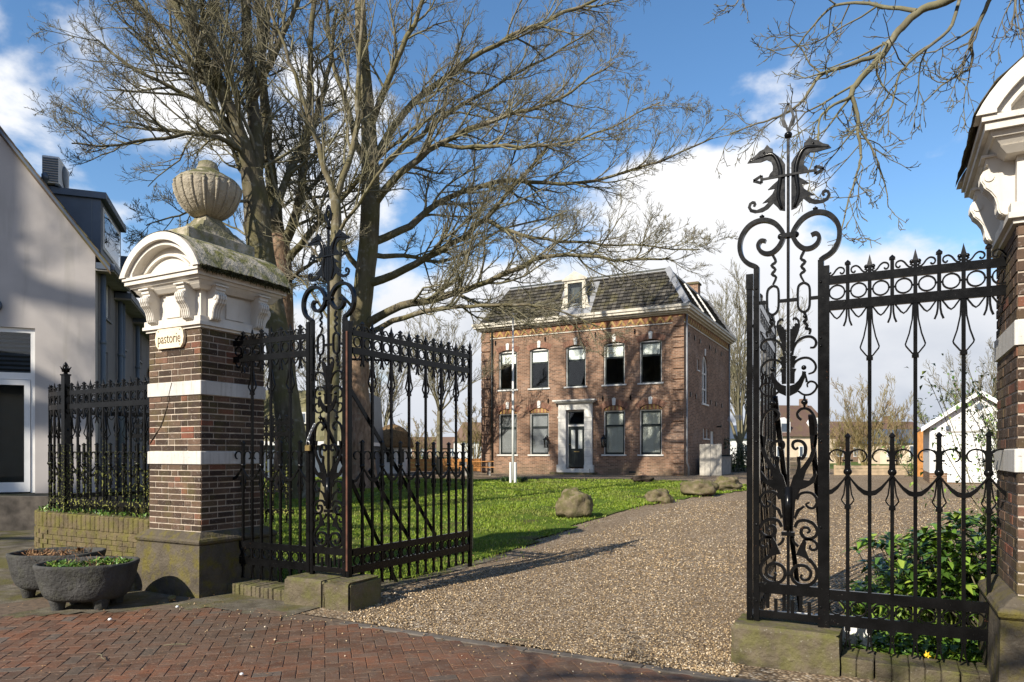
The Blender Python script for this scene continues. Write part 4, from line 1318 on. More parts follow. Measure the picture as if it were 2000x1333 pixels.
# ================================================================== the parsonage
def wall_brick(name, a, b, mo, scale=1.0, rowh=.062, bw=.215, diapers=False):
    m = M(name, 0.9, 0, 0.2)
    p = m.pos(); xyz = m.sepz(p)
    cb = m.n('ShaderNodeCombineXYZ')
    m.l(m.math('ADD', xyz[0], xyz[1]), cb.inputs[0]); m.l(xyz[2], cb.inputs[1])
    bt = m.n('ShaderNodeTexBrick'); m.l(cb.outputs[0], bt.inputs['Vector'])
    bt.inputs['Scale'].default_value = scale; bt.inputs['Brick Width'].default_value = bw; bt.inputs['Row Height'].default_value = rowh
    bt.inputs['Mortar Size'].default_value = .009; bt.inputs['Mortar Smooth'].default_value = .2; bt.inputs['Bias'].default_value = -.1
    bt.inputs['Color1'].default_value = a+(1,); bt.inputs['Color2'].default_value = b+(1,); bt.inputs['Mortar'].default_value = mo+(1,)
    c = bt.outputs['Color']
    c = m.mix(m.math('MULTIPLY', m.mrange(m.noise(p, 1.1, 6), .40, .72), .55), c, tuple(q*.42 for q in a))
    c = m.mix(m.math('MULTIPLY', m.mrange(m.noise(p, 0.45, 5), .55, .75), .30), c, (0.42,.33,.27))
    low = m.mrange(xyz[2], 1.3, .5)
    c = m.mix(m.math('MULTIPLY', m.math('MULTIPLY', low, m.mrange(m.noise(p, 2.2, 5), .35, .6)), .55), c, (0.13,.11,.07))
    m.color(c); m.bump(bt.outputs['Fac'], -.4, .006)
    return m.m
MAT['house_brick'] = wall_brick('red_brown_house_brick', (0.262,0.146,0.090), (0.088,0.048,0.032), (0.31,0.25,0.19), 1.0, .085, .27)
MAT['arch_brick'] = brick_mat('arch_brick', [(0,(0.17,.085,.058)),(.5,(0.25,.125,.08)),(1,(0.31,.165,.11))])
MAT['yellow_brick'] = brick_mat('yellow_brick', [(0,(0.36,.225,.075)),(.5,(0.44,.285,.10)),(1,(0.38,.26,.12))])
MAT['red_frieze'] = brick_mat('red_frieze_brick', [(0,(0.22,.095,.055)),(1,(0.28,.125,.07))])
MAT['cornice_paint'] = plain('weathered_cream_paint', (0.48,0.44,0.36), .7, .25, 3.0, .15)
MAT['stone_door'] = plain('pale_limestone', (0.56,0.545,0.50), .85, .16, 4.0, .25)
MAT['zinc'] = plain('zinc_flashing', (0.22,0.225,0.235), .6, .16, 3.0, .1, .35)
MAT['dark_green'] = plain('black_green_paint', (0.016,0.022,0.020), .35, .2, 5, .05)
MAT['white_frame'] = plain('white_frame_paint', (0.58,0.565,0.525), .5, .08, 5, .05)
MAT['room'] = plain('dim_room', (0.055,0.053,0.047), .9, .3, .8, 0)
MAT['blind'] = plain('pale_roller_blind', (0.86,0.88,0.84), .8, .04, 2, 0)
MAT['slat'] = plain('grey_green_blind_slat', (0.62,0.63,0.57), .6, .05, 2, 0)
MAT['slat_dark'] = plain('dark_blind_slat', (0.14,0.145,0.15), .6, .1, 2, 0)
MAT['timber_grey'] = plain('weathered_grey_timber', (0.24,0.225,0.20), .9, .25, 5, .3)
def glass(name, tint=.97, rough=0.02):
    m = M(name, .05); t = m.t
    tr = m.n('ShaderNodeBsdfTransparent'); tr.inputs[0].default_value = (tint,tint*1.01,tint,1)
    gl = m.n('ShaderNodeBsdfGlossy'); gl.inputs['Roughness'].default_value = rough; gl.inputs[0].default_value = (.95,.97,1,1)
    fr = m.n('ShaderNodeFresnel'); fr.inputs[0].default_value = 1.45
    mx = m.n('ShaderNodeMixShader'); m.l(fr.outputs[0], mx.inputs[0]); m.l(tr.outputs[0], mx.inputs[1]); m.l(gl.outputs[0], mx.inputs[2])
    m.l(mx.outputs[0], m.o.inputs[0])
    return m.m
MAT['glass'] = glass('window_glass')
def roof_tile_mat(name, c0, c1, c2, moss):
    m = M(name, .8, 0, .3); p = m.pos()
    r = m.rand()
    c = m.ramp(r, [(0,c0),(.55,c1),(1,c2)])
    c = m.mix(m.math('MULTIPLY', m.mrange(m.noise(p, 1.3, 6), .5, .68), moss), c, (0.14,.12,.03))
    c = m.mix(m.math('MULTIPLY', m.mrange(m.noise(p, 14, 5), .60, .72), .5), c, (0.18,.165,.12))
    m.color(c); m.bump(m.noise(p, 30, 4), .3, .01)
    return m.m
MAT['tile'] = roof_tile_mat('grey_brown_roof_tile', (0.022,.020,.017), (0.050,.045,.038), (0.092,.083,.069), .35)

HX, HY, HZ, HW, HD = -22.35, 37.915, .44, 12.715, 12.3
house = thing('parsonage', 'two-storey brick house with mansard roof behind the gate', 'house', (HX,HY,HZ))
WC = [-20.50-HX,-18.36-HX,-15.99-HX,-13.63-HX,-11.50-HX]
WW = 1.27
U0, U1, USP = 5.14, 7.57, 7.42      # upper openings: sill, crown of arch, spring
L0, L1, LSP = 1.16, 3.95, 3.78
DX0, DX1, DZ1 = 5.79, 6.96, 3.74
openings = [(c-WW/2,c+WW/2,U0,U1) for c in WC] + [(WC[i]-WW/2,WC[i]+WW/2,L0,L1) for i in (0,1,3,4)] + [(DX0,DX1,.36,DZ1)]
def pierced(W, Hh, ops, plane):
    """wall of boxes round rectangular openings; plane(x0,x1,z0,z1) adds a box"""
    xs = sorted(set([0,W]+[v for o in ops for v in o[:2]])); zs = sorted(set([0,Hh]+[v for o in ops for v in o[2:]]))
    for j in range(len(zs)-1):
        run = None
        for i in range(len(xs)-1):
            xm = (xs[i]+xs[i+1])/2; zm = (zs[j]+zs[j+1])/2
            hole = any(a<xm<b and c<zm<d for a,b,c,d in ops)
            if hole:
                if run is not None: plane(run,xs[i],zs[j],zs[j+1]); run=None
            elif run is None: run = xs[i]
        if run is not None: plane(run,W,zs[j],zs[j+1])
fw = MB()
pierced(HW, 8.85, openings, lambda a,b,c,d: fw.box(a,b,0,.30,c-(.4 if c==0 else 0),d))
def heads(mb, x0, x1, zs, zt, y0=0, y1=.12):
    w_ = x1-x0; arc = arc_pts(w_/2, zt-zs-.012, zs, 10)
    pts = [(x0,zt),(x0,zs)] + [(x0+w_/2+a,b) for a,b in arc] + [(x1,zs),(x1,zt)]
    # two halves keep the polygon simple
    mid = len(arc)//2
    L = [(x0,zt)] + [(x0+w_/2+a,b) for a,b in arc[:mid+1]] + [(x0+w_/2,zt)]
    Rr = [(x0+w_/2,zt)] + [(x0+w_/2+a,b) for a,b in arc[mid:]] + [(x1,zt)]
    mb.prism(L, y0, y1, 'y'); mb.prism(Rr, y0, y1, 'y')
for c in WC: heads(fw, c-WW/2, c+WW/2, USP, U1)
fw.build('front_wall', MAT['house_brick'], house)
# side walls, back and interior
S_OPS = [(4.17,5.65,4.20,7.10),(2.95,3.42,6.06,6.72),(4.43,5.05,2.12,2.72),(5.32,5.94,2.12,2.72),(6.50,7.60,.50,2.62)]
sw = MB()
pierced(HD, 8.85, S_OPS, lambda a,b,c,d: sw.box(HW-.30,HW-.0005,max(a,.301),b,c-(.4 if c==0 else 0),d))
sw.build('side_wall', MAT['house_brick'], house)
MB().box(0,.30,.301,HD,-.4,8.85).build('side_wall', MAT['house_brick'], house)
MB().box(.301,HW-.301,HD-.3,HD,-.4,8.85).build('back_wall', MAT['house_brick'], house)
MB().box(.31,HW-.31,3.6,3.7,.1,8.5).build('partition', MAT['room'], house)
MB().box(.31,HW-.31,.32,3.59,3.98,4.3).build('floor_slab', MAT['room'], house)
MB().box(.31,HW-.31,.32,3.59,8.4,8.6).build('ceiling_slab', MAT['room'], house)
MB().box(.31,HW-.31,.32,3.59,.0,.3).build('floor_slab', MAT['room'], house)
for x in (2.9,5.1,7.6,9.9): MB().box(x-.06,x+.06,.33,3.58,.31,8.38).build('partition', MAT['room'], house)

def window(cx, z0, z1, w_, upper, slats=None):
    """sash window set back in its opening; origin at the middle of the sill"""
    x0, x1 = -w_/2, w_/2
    h = z1-z0
    win = MB()
    f = .06
    win.box(x0,x0+f,.10,.19,0,h); win.box(x1-f,x1,.10,.19,0,h); win.box(x0+f,x1-f,.10,.19,h-f*(1.2 if upper else 1),h)
    W_ = win.build('window_frame', MAT['white_frame'], house, (cx,0,z0))
    MB().box(x0-.10,x1+.10,-.07,.22,-.085,-.003).build('sill', MAT['white_frame'], W_)
    zt = h*.655
    sash = MB()
    g_ = .075
    sash.box(x0+f,x0+f+g_,.125,.18,.0,h-f); sash.box(x1-f-g_,x1-f,.125,.18,.0,h-f)
    sash.box(x0+f+g_,x1-f-g_,.125,.18,.0,.09); sash.box(x0+f+g_,x1-f-g_,.11,.18,zt-.05,zt+.055); sash.box(x0+f+g_,x1-f-g_,.125,.18,h-f-.09,h-f)
    sash.build('sash', MAT['dark_green'], W_)
    for a,b in ((.09,zt-.05),(zt+.055,h-f-.09)):
        MB().box(x0+f+g_,x1-f-g_,.150,.156,a,b).build('pane', MAT['glass'], W_)
    if upper:
        MB().box(x0+f+g_-.02,x1-f-g_+.02,.182,.188,zt+.02,h-f).build('roller_blind', MAT['blind'], W_)
    if slats:
        s = MB(); n = 34
        for k in range(n):
            z = .12+(h-f-.2)*k/n
            s.add([(x0+.09,.185,z),(x1-.09,.185,z),(x1-.09,.200,z+.060),(x0+.09,.200,z+.060)],[(0,1,2,3)])
        s.build('blind_slats', MAT[slats], W_, kind='stuff')
    return W_
for i,c in enumerate(WC): window(c, U0, USP+.06, WW, True)
for i in (0,1,3,4):
    window(WC[i], L0, LSP-.12, WW, False, 'slat' if i > 2 else 'slat_dark')
    # yellow and red brick filling of the lower arches
    c = WC[i]
    arc = arc_pts(WW/2, .27, LSP-.10, 12)
    for k in range(12):
        a, b = arc[k], arc[k+1]
        MB().prism([(c+a[0],LSP-.12),(c+b[0],LSP-.12),(c+b[0],min(b[1],L1)),(c+a[0],min(a[1],L1))], .03, .12, 'y').build('arch_filling', MAT['yellow_brick' if k%2 else 'red_frieze'], house)
# brick arches and keystones
def brick_arch(cx, zs, rise, half, name='brick_arch'):
    a0 = arc_pts(half, rise, zs, 22); r = (half*half+rise*rise)/(2*rise); cz = zs+rise-r
    an = math.asin(half/r)
    mb = MB()
    n = 22
    for k in range(n):
        t0 = -an*1.13+2*an*1.13*(k+.08)/n; t1 = -an*1.13+2*an*1.13*(k+.92)/n
        if abs((t0+t1)/2) < .085/r: continue
        p = [(cx+q*sin(t),cz+q*cos(t)) for t,q in ((t0,r+.01),(t1,r+.01),(t1,r+.33),(t0,r+.33))]
        mb.prism(p, -.012, .05, 'y')
    mb.build(name, MAT['arch_brick'], house, kind='stuff')
    return cz+r
for c in WC:
    brick_arch(c, USP, .14, WW/2)
    MB().prism([(c-.085,U1+.0),(c+.085,U1+.0),(c+.115,U1+.37),(c,U1+.43),(c-.115,U1+.37)], -.05, .03, 'y').build('keystone', MAT['white_frame'], house)
for i in (0,1,3,4):
    c = WC[i]; brick_arch(c, LSP-.02, .19, WW/2)
    MB().prism([(c-.085,L1+.01),(c+.085,L1+.01),(c+.115,L1+.38),(c,L1+.44),(c-.115,L1+.38)], -.05, .03, 'y').build('keystone', MAT['white_frame'], house)
# quoins
for x0,x1 in ((.0,.62),(HW-.62,HW)):
    z = .10
    while z < 8.2:
        MB().box(x0-.0 if x0>1 else x0,x1,-.07,-.001,z,z+.51).build('quoin', MAT['house_brick'], house)
        z += .575
# frieze of yellow chevrons
MB().box(-.02,HW+.02,-.05,-.001,8.31,8.37).build('string_course', MAT['cornice_paint'], house)
MB().box(HW+.0,HW+.05,.0,HD,8.31,8.37).build('string_course', MAT['cornice_paint'], house)
chev = MB()
chev.prism([(-.27,-.16),(-.15,-.16),(.0,.03),(.15,-.16),(.27,-.16),(.06,.17),(-.06,.17)],-.03,.0,'y')
chev_me = chev.mesh('frieze_chevron', MAT['yellow_brick'])
MB().box(0,HW,-.012,-.001,8.372,8.78).build('frieze', MAT['red_frieze'], house)
MB().box(HW+.0,HW+.012,0,HD,8.372,8.78).build('frieze', MAT['red_frieze'], house)
k = 0; x = .2
while x < HW-.1:
    put('frieze_chevron', chev_me, house, (x,-.013,8.56)); x += .56
y = .3
while y < HD-.1:
    put('frieze_chevron', chev_me, house, (HW+.013,y,8.56), PI/2); y += .56
# cornice on brackets, gutter
co = MB()
for o_,z0,z1 in ((.10,8.80,8.88),(.26,8.88,8.98),(.40,8.98,9.12),(.46,9.12,9.26)):
    co.box(-o_,HW+o_,-o_,HD+o_,z0,z1)
co.build('cornice', MAT['cornice_paint'], house)
# mansard roof
RZ0, RZ1, RS = 9.22, 11.62, 1.50
MB().frustum(-.25,HW+.25,-.25,HD+.25,RZ0,-.25+RS,HW+.25-RS,-.25+RS,HD+.25-RS,RZ1).build('roof', MAT['zinc'], house)
MB().box(-.30+RS,HW+.30-RS,-.30+RS,HD+.30-RS,RZ1-.02,RZ1+.10).build('roof_edge', MAT['dark_green'], house)
def tiles(nrow, length, frame, name, gaps=()):
    """overlapping tiles on a slope: frame(u, v, n) -> point; u along, v up slope (0..1)"""
    mb = MB()
    rr = random.Random(nrow)
    for j in range(nrow):
        v0 = j/nrow; v1 = (j+1.12)/nrow
        inset = RS*v0
        u = .12+inset+ (.12 if j%2 else 0)
        while u < length-.12-inset-.2:
            um = u+.125
            if not any(a<um<b and v0<vv for a,b,vv in gaps):
                jj = rr.uniform(-.006,.006)
                a = frame(u+.014,v0,.085+jj); b = frame(u+.236,v0,.085+jj); c = frame(u+.244,min(1,v1),.012); d = frame(u+.006,min(1,v1),.012)
                e = frame(u+.006,v0,.02); f_ = frame(u+.244,v0,.02)
                mb.add([a,b,c,d,e,f_],[(0,1,2,3),(4,5,1,0)])
            u += .25
    return mb.build(name, MAT['tile'], house, kind='stuff')
SLH = RZ1-RZ0
nf = Vector((0,-SLH,RS)).normalized(); ns_ = Vector((SLH,0,RS)).normalized()
def front_frame(u,v,n): return Vector((-.25+u, -.25+RS*v, RZ0+SLH*v)) + nf*n
def side_frame(u,v,n): return Vector((HW+.25-RS*v, -.25+u, RZ0+SLH*v)) + ns_*n
tiles(11, HW+.5, front_frame, 'roof_tiles', ((5.55,7.6,.85),))
tiles(11, HD+.5, side_frame, 'roof_tiles')
# hip flashings
for (a,b) in (((-.25,-.25),(-.25+RS,-.25+RS)),((HW+.25,-.25),(HW+.25-RS,-.25+RS)),((HW+.25,HD+.25),(HW+.25-RS,HD+.25-RS))):
    MB().tube([(a[0],a[1],RZ0+.05),(b[0],b[1],RZ1+.05)],1,4,flat=(.16,.10)).build('hip_flashing', MAT['zinc'], house)
MB().box(-.25+RS,HW+.25-RS,-.25+RS-.10,-.25+RS-.02,RZ1-.20,RZ1-.025).build('ridge_flashing', MAT['zinc'], house)
# roof ladder rails on the side slope
for y in (4.0,7.2):
    p0 = side_frame(y,.10,.10); p1 = side_frame(y,.85,.10)
    MB().tube([p0,p1],1,4,flat=(.05,.03)).build('roof_rail', MAT['white_frame'], house)
# dormer
dm = MB()
dx = 6.30
dm.box(dx-.66,dx-.46,.02,.30,9.28,11.35); dm.box(dx+.46,dx+.66,.02,.30,9.28,11.35); dm.box(dx-.46,dx+.46,.02,.30,11.2,11.35); dm.box(dx-.46,dx+.46,.02,.30,9.28,9.45)
dor = dm.build('dormer_front', MAT['cornice_paint'], house)
MB().prism([(dx-.80,11.352),(dx+.80,11.352),(dx+.80,11.42),(dx,11.88),(dx-.80,11.42)],-.04,.32,'y').build('pediment', MAT['cornice_paint'], dor)
for sx in (-1,1):
    pts = [(.66,9.28),(1.12,9.28),(1.16,9.50),(1.05,9.72),(.92,9.76),(.82,9.95),(.76,10.35),(.66,10.5)]
    MB().prism([(dx+sx*a,b) for a,b in pts],.05,.20,'y').build('dormer_scroll', MAT['cornice_paint'], dor)
MB().box(dx-.64,dx+.64,.302,2.4,9.3,11.34).build('dormer_cheek', MAT['dark_green'], dor)
ds = MB(); ds.box(dx-.46,dx-.38,.10,.16,9.45,11.2); ds.box(dx+.38,dx+.46,.10,.16,9.45,11.2); ds.box(dx-.38,dx+.38,.10,.16,10.15,10.25); ds.box(dx-.38,dx+.38,.10,.16,9.45,9.52); ds.box(dx-.38,dx+.38,.10,.16,11.12,11.2)
ds.build('sash', MAT['dark_green'], dor)
MB().box(dx-.38,dx+.38,.13,.136,9.52,10.15).build('pane', MAT['glass'], dor); MB().box(dx-.38,dx+.38,.13,.136,10.25,11.12).build('pane', MAT['glass'], dor)
# chimneys
for cx_,cy_,h_ in ((2.9,6.0,13.0),(HW-2.0,10.1,12.85)):
    ch = MB().box(cx_-.45,cx_+.45,cy_-.35,cy_+.35,RZ1,h_).build('chimney', MAT['house_brick'], house)
    MB().box(cx_-.52,cx_+.52,cy_-.42,cy_+.42,h_-.16,h_-.04).build('chimney_cap', MAT['sill'], ch)
# door case
dc = MB()
dz = DZ1
for sx in (-1,1):
    a = (DX0+DX1)/2
    dc.box(min(a+sx*.585,a+sx*1.06),max(a+sx*.585,a+sx*1.06),-.16,.06,.55,dz+.02)
    dc.box(min(a+sx*.585,a+sx*1.14),max(a+sx*.585,a+sx*1.14),-.22,.06,.10,.55)
    dc.box(min(a+sx*.60,a+sx*1.10),max(a+sx*.60,a+sx*1.10),-.19,.05,3.30,3.38)
dc.box(a-1.06,a+1.06,-.15,.05,dz+.025,4.13)
dcase = dc.build('door_case', MAT['stone_door'], house)
for sx in (-1,1):
    for z in (1.05,1.55,2.05,2.6,3.05): MB().box(min(a+sx*.60,a+sx*1.05),max(a+sx*.60,a+sx*1.05),-.163,-.1605,z,z+.012).build('stone_joint', MAT['timber_grey'], dcase)
dcc = MB()
for o_,z0,z1 in ((.04,4.132,4.18),(.16,4.182,4.26),(.26,4.262,4.34)): dcc.box(a-1.06-o_,a+1.06+o_,-.18-o_,.0,z0,z1)
dcc.build('door_cornice', MAT['stone_door'], house)
fr_ = MB(); fr_.box(DX0,DX0+.07,.09,.2,.36,dz); fr_.box(DX1-.07,DX1,.09,.2,.36,dz); fr_.box(DX0+.07,DX1-.07,.09,.2,dz-.07,dz); fr_.box(DX0+.07,DX1-.07,.09,.2,2.80,2.90)
dfr = fr_.build('door_frame', MAT['white_frame'], house)
MB().box(DX0+.14,DX1-.14,.15,.156,2.97,dz-.13).build('pane', MAT['glass'], dfr)
fl = MB(); fl.box(DX0+.07,DX0+.14,.13,.19,2.90,dz-.07); fl.box(DX1-.14,DX1-.07,.13,.19,2.90,dz-.07); fl.box(DX0+.14,DX1-.14,.13,.19,2.90,2.97); fl.box(DX0+.14,DX1-.14,.13,.19,dz-.13,dz-.07)
fl.build('fanlight_sash', MAT['dark_green'], dfr)
door = MB().box(DX0+.071,DX1-.071,.14,.20,.42,2.799).build('front_door', MAT['dark_green'], house)
for sx in (-1,1):
    pn = MB(); xa, xb = sorted((a+sx*.045, a+sx*.40))
    for (z0,z1) in ((1.45,2.65),(.58,1.22)):
        pn.box(xa,xb,.125,.1395,z0,z0+.05); pn.box(xa,xb,.125,.1395,z1-.05,z1); pn.box(xa,xa+.05,.125,.1395,z0+.05,z1-.05); pn.box(xb-.05,xb,.125,.1395,z0+.05,z1-.05)
    pn.build('door_panel', MAT['dark_green'], door)
    MB().box(xa+.05,xb-.05,.134,.1395,1.50,2.60).build('door_glass', MAT['slat'] , door)
MB().box(a-.17,a+.17,.115,.139,1.30,1.355).build('letter_plate', MAT['brass'], door)
MB().ball((a-.42,.11,1.75),.035,8,6).build('door_knob', MAT['brass'], door)
MB().box(a-1.35,a+1.35,-.75,-.05,-.15,.12).build('step', MAT['sill'], house)
MB().box(a-1.0,a+1.0,-.40,-.02,.12,.33).build('step', MAT['stone_door'], house)
# wall anchors
an_ = MB().box(-.03,.03,-.05,0,-.14,.14).box(-.05,.05,-.06,-.045,-.03,.03).mesh('wall_anchor', MAT['iron'])
for x,z in ((4.6,4.35),(8.05,4.35),(9.7,4.35),(9.95,8.05),(4.4,8.05),(7.6,8.05),(1.0,8.05)): put('wall_anchor', an_, house, (x,-.001,z))
for y,z in ((1.0,7.8),(2.3,7.8),(3.6,7.8),(6.2,7.8),(7.8,7.8),(9.6,7.8),(1.3,4.5),(2.6,4.5),(6.4,4.4),(7.9,4.4),(9.7,4.4)): put('wall_anchor', an_, house, (HW+.001,y,z), PI/2)
# side openings
ya, yb, za, zb = S_OPS[0]
hd = MB(); ym = (ya+yb)/2
arc = [(ym+.74*cos(PI-PI*i/14), 6.36+.74*sin(PI-PI*i/14)) for i in range(15)]
hd.prism([(ya,zb)]+[(p[0],p[1]) for p in arc[:8]]+[(ym,zb)], HW-.2, HW-.001, 'x'); hd.prism([(ym,zb)]+arc[7:]+[(yb,zb)], HW-.2, HW-.001, 'x')
hd.build('arch_head', MAT['house_brick'], house)
aw = MB()
ring_o = [(ym+.73*cos(PI-PI*i/14), 6.36+.73*sin(PI-PI*i/14)) for i in range(15)]; ring_i = [(ym+.63*cos(PI-PI*i/14), 6.36+.63*sin(PI-PI*i/14)) for i in range(15)]
aw.prism(ring_o+ring_i[::-1], HW-.16, HW-.07, 'x'); aw.box(HW-.16,HW-.07,ya,ya+.10,za,6.36); aw.box(HW-.16,HW-.07,yb-.10,yb,za,6.36)
for z in (za,5.05,6.0): aw.box(HW-.15,HW-.08,ya+.10,yb-.10,z,z+.08)
aw.box(HW-.15,HW-.08,ym-.03,ym+.03,za+.08,7.0)
awo = aw.build('arched_window', MAT['white_frame'], house)
MB().box(HW-.12,HW-.115,ya+.08,yb-.08,za+.05,7.0).build('pane', MAT['glass'], awo)
MB().box(HW-.20,HW+.08,ya-.08,yb+.08,za-.09,za-.002).build('sill', MAT['white_frame'], awo)
MB().prism([(ym-.08,7.12),(ym+.08,7.12),(ym+.12,7.52),(ym-.12,7.52)],HW-.02,HW+.05,'x').build('keystone', MAT['white_frame'], house)
MB().box(HW-1.6,HW-1.5,2.5,8,.2,8).build('partition', MAT['room'], house)
for (ya,yb,za,zb) in S_OPS[1:4]:
    o_ = MB().box(HW-.16,HW-.08,ya,ya+.07,za,zb).box(HW-.16,HW-.08,yb-.07,yb,za,zb).box(HW-.16,HW-.08,ya+.07,yb-.07,zb-.07,zb).build('small_window', MAT['white_frame'], house)
    MB().box(HW-.12,HW-.115,ya+.07,yb-.07,za,zb-.07).build('pane', MAT['glass'], o_)
    MB().box(HW-.2,HW+.06,ya-.06,yb+.06,za-.07,za-.002).build('sill', MAT['white_frame'], o_)
ya,yb,za,zb = S_OPS[4]
o_ = MB().box(HW-.20,HW-.08,ya,ya+.08,za,zb).box(HW-.20,HW-.08,yb-.08,yb,za,zb).box(HW-.20,HW-.08,ya+.08,yb-.08,zb-.08,zb).build('side_door_frame', MAT['white_frame'], house)
MB().box(HW-.17,HW-.12,ya+.08,yb-.08,za,zb-.08).build('side_door', MAT['white_frame'], house)
# downpipes
for pts in ([(HW+.10,.18,8.8),(HW+.10,.18,.75),(HW+.16,.32,.45),(HW+.16,.32,-.1)],[(HW+.10,HD-.35,8.8),(HW+.10,HD-.35,.6),(HW+.15,HD-.2,.3),(HW+.15,HD-.2,-.1)],[(.78,-.09,8.8),(.78,-.09,-.1)]):
    MB().tube(pts,.05,8).build('downpipe', MAT['zinc'] if pts[0][0]>5 else MAT['dark_green'], house)
MB().box(9.6,10.0,-.02,-.001,.12,.22).build('air_vent', MAT['dark_green'], house)

# wall lanterns beside the door
def lantern(label, x):
    r = thing('wall_lantern', label, 'lantern', (HX+x,HY-.001,HZ+1.72), 0, 'lanterns beside the front door')
    MB().box(-.03,.03,-.02,.0,-.12,.55).build('back_plate', MAT['iron'], r)
    MB().tube([(0,-.01,.5),(0,-.12,.58),(0,-.2,.5)],.014,6).build('bracket', MAT['iron'], r)
    fr = MB()
    for sx in (-1,1):
        for sy in (-1,1): fr.tube([(sx*.11,-.2+sy*.11,.30),(sx*.075,-.2+sy*.075,-.12)],.014,4)
    fr.frustum(-.14,.14,-.34,-.06,.30,-.05,.05,-.25,-.15,.46); fr.box(-.09,.09,-.29,-.11,-.16,-.12); fr.lathe([(.02,.46),(.04,.5),(.0,.54)],8,0,-.2)
    fr.build('lantern_frame', MAT['iron'], r)
    MB().frustum(-.07,.07,-.27,-.13,-.11,-.10,.10,-.30,-.10,.29).build('lantern_glass', MAT['glass'], r)
lantern('black wall lantern on the brickwork left of the front door', 4.55)
lantern('black wall lantern on the brickwork right of the front door', 8.15)
# ================================================================== the neighbouring grey house
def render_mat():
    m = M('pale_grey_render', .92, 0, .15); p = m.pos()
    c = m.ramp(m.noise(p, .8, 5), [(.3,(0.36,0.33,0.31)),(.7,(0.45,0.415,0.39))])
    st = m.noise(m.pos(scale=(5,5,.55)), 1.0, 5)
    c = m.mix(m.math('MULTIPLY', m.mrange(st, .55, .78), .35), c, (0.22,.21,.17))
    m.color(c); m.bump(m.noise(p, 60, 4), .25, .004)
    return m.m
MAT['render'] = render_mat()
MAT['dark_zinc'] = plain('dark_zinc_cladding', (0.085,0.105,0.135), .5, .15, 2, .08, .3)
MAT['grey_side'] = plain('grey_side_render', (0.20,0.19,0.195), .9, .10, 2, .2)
MAT['grey_pipe'] = plain('grey_pvc_pipe', (0.10,0.125,0.15), .5, .1, 3, .05)
MAT['roof_moss'] = roof_tile_mat('mossy_brown_tile', (0.06,.042,.028), (0.105,.075,.05), (0.14,.11,.075), .85)
NA = R(47.9)
NO = at(186, 888, 15.0)
nb = thing('neighbour_house', 'pale grey rendered house with steep mossy roof at the left edge', 'house', (NO.x,NO.y,0), NA)
# gable wall with one tall shop window opening
GZ0, EZ, PITCHT = -.2, 5.98, 1.342
gw = MB()
RX = -5.2
gw.prism([(-1.10,.78),(0,.78),(0,EZ),(-1.10,EZ+1.10*PITCHT)],0,.3,'y')
gw.prism([(-3.4,4.23),(-1.10,4.23),(-1.10,EZ+1.10*PITCHT),(-3.4,EZ+3.4*PITCHT)],0,.3,'y')
gw.prism([(-10.4,.78),(-3.4,.78),(-3.4,EZ+3.4*PITCHT),(RX,EZ-RX*PITCHT),(-10.4,EZ)],0,.3,'y')
gw.build('gable_wall', MAT['render'], nb)
MB().box(-10.4,-3.4,0,.3,GZ0,.779).box(-1.1,0,0,.3,GZ0,.779).build('wall_base', MAT['dark_zinc'], nb)
# side wall
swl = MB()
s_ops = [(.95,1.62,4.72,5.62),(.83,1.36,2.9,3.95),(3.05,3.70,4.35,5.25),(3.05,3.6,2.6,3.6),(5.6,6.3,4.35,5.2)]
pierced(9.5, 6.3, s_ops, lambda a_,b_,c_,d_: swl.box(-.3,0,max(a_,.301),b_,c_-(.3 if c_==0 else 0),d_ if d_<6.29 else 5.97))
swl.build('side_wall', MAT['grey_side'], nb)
for (a_,b_,c_,d_) in s_ops:
    f_ = MB().box(-.14,-.05,a_,a_+.07,c_,d_).box(-.14,-.05,b_-.07,b_,c_,d_).box(-.14,-.05,a_+.07,b_-.07,c_,c_+.07).box(-.14,-.05,a_+.07,b_-.07,d_-.07,d_).build('window_frame', MAT['white_wood'], nb)
    MB().box(-.10,-.095,a_+.07,b_-.07,c_+.07,d_-.07).build('pane', MAT['glass'], f_)
    MB().box(-.26,-.255,a_,b_,c_,c_+(d_-c_)*.45).build('lower_panel', MAT['white_wood'], f_)
    MB().box(-.05,.04,a_-.04,b_+.04,c_-.05,c_-.003).build('sill', MAT['dark_zinc'], f_)
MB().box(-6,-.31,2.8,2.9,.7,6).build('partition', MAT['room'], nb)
MB().box(-6,-.31,.6,.65,.7,4.4).build('partition', MAT['dark_green'], nb)  # dark sheet behind the door; interior shade put into its colour
# shop window and glazed door
fr2 = MB(); x1 = -1.10
fr2.box(x1-.09,x1,.05,.20,.80,4.23); fr2.box(-3.4,x1-.09,.05,.20,4.13,4.23); fr2.box(-3.4,x1-.09,.05,.20,3.16,3.30); fr2.box(-2.36,-2.26,.05,.2,.8,3.16); fr2.box(-3.4,-3.3,.05,.20,.8,4.13)
sf = fr2.build('shopfront_frame', MAT['white_wood'], nb)
dr2 = MB(); dr2.box(x1-.20,x1-.095,.03,.12,.82,3.15); dr2.box(-2.26,-2.16,.03,.12,.82,3.15); dr2.box(-2.16,x1-.20,.03,.12,.82,1.02); dr2.box(-2.16,x1-.20,.03,.12,3.04,3.15)
dro = dr2.build('glazed_door', MAT['white_wood'], nb)
MB().box(-2.16,x1-.20,.07,.076,1.02,3.04).build('pane', MAT['glass'], dro)
MB().box(-3.3,x1-.09,.10,.106,3.30,4.13).build('pane', MAT['glass'], sf); MB().box(-3.3,-2.36,.10,.106,.8,3.16).build('pane', MAT['glass'], sf)
bl = MB()
for k in range(25,34): bl.add([(-3.2,.20,1.0+k*.092),(x1-.12,.20,1.0+k*.092),(x1-.12,.24,1.05+k*.092),(-3.2,.24,1.05+k*.092)],[(0,1,2,3)])
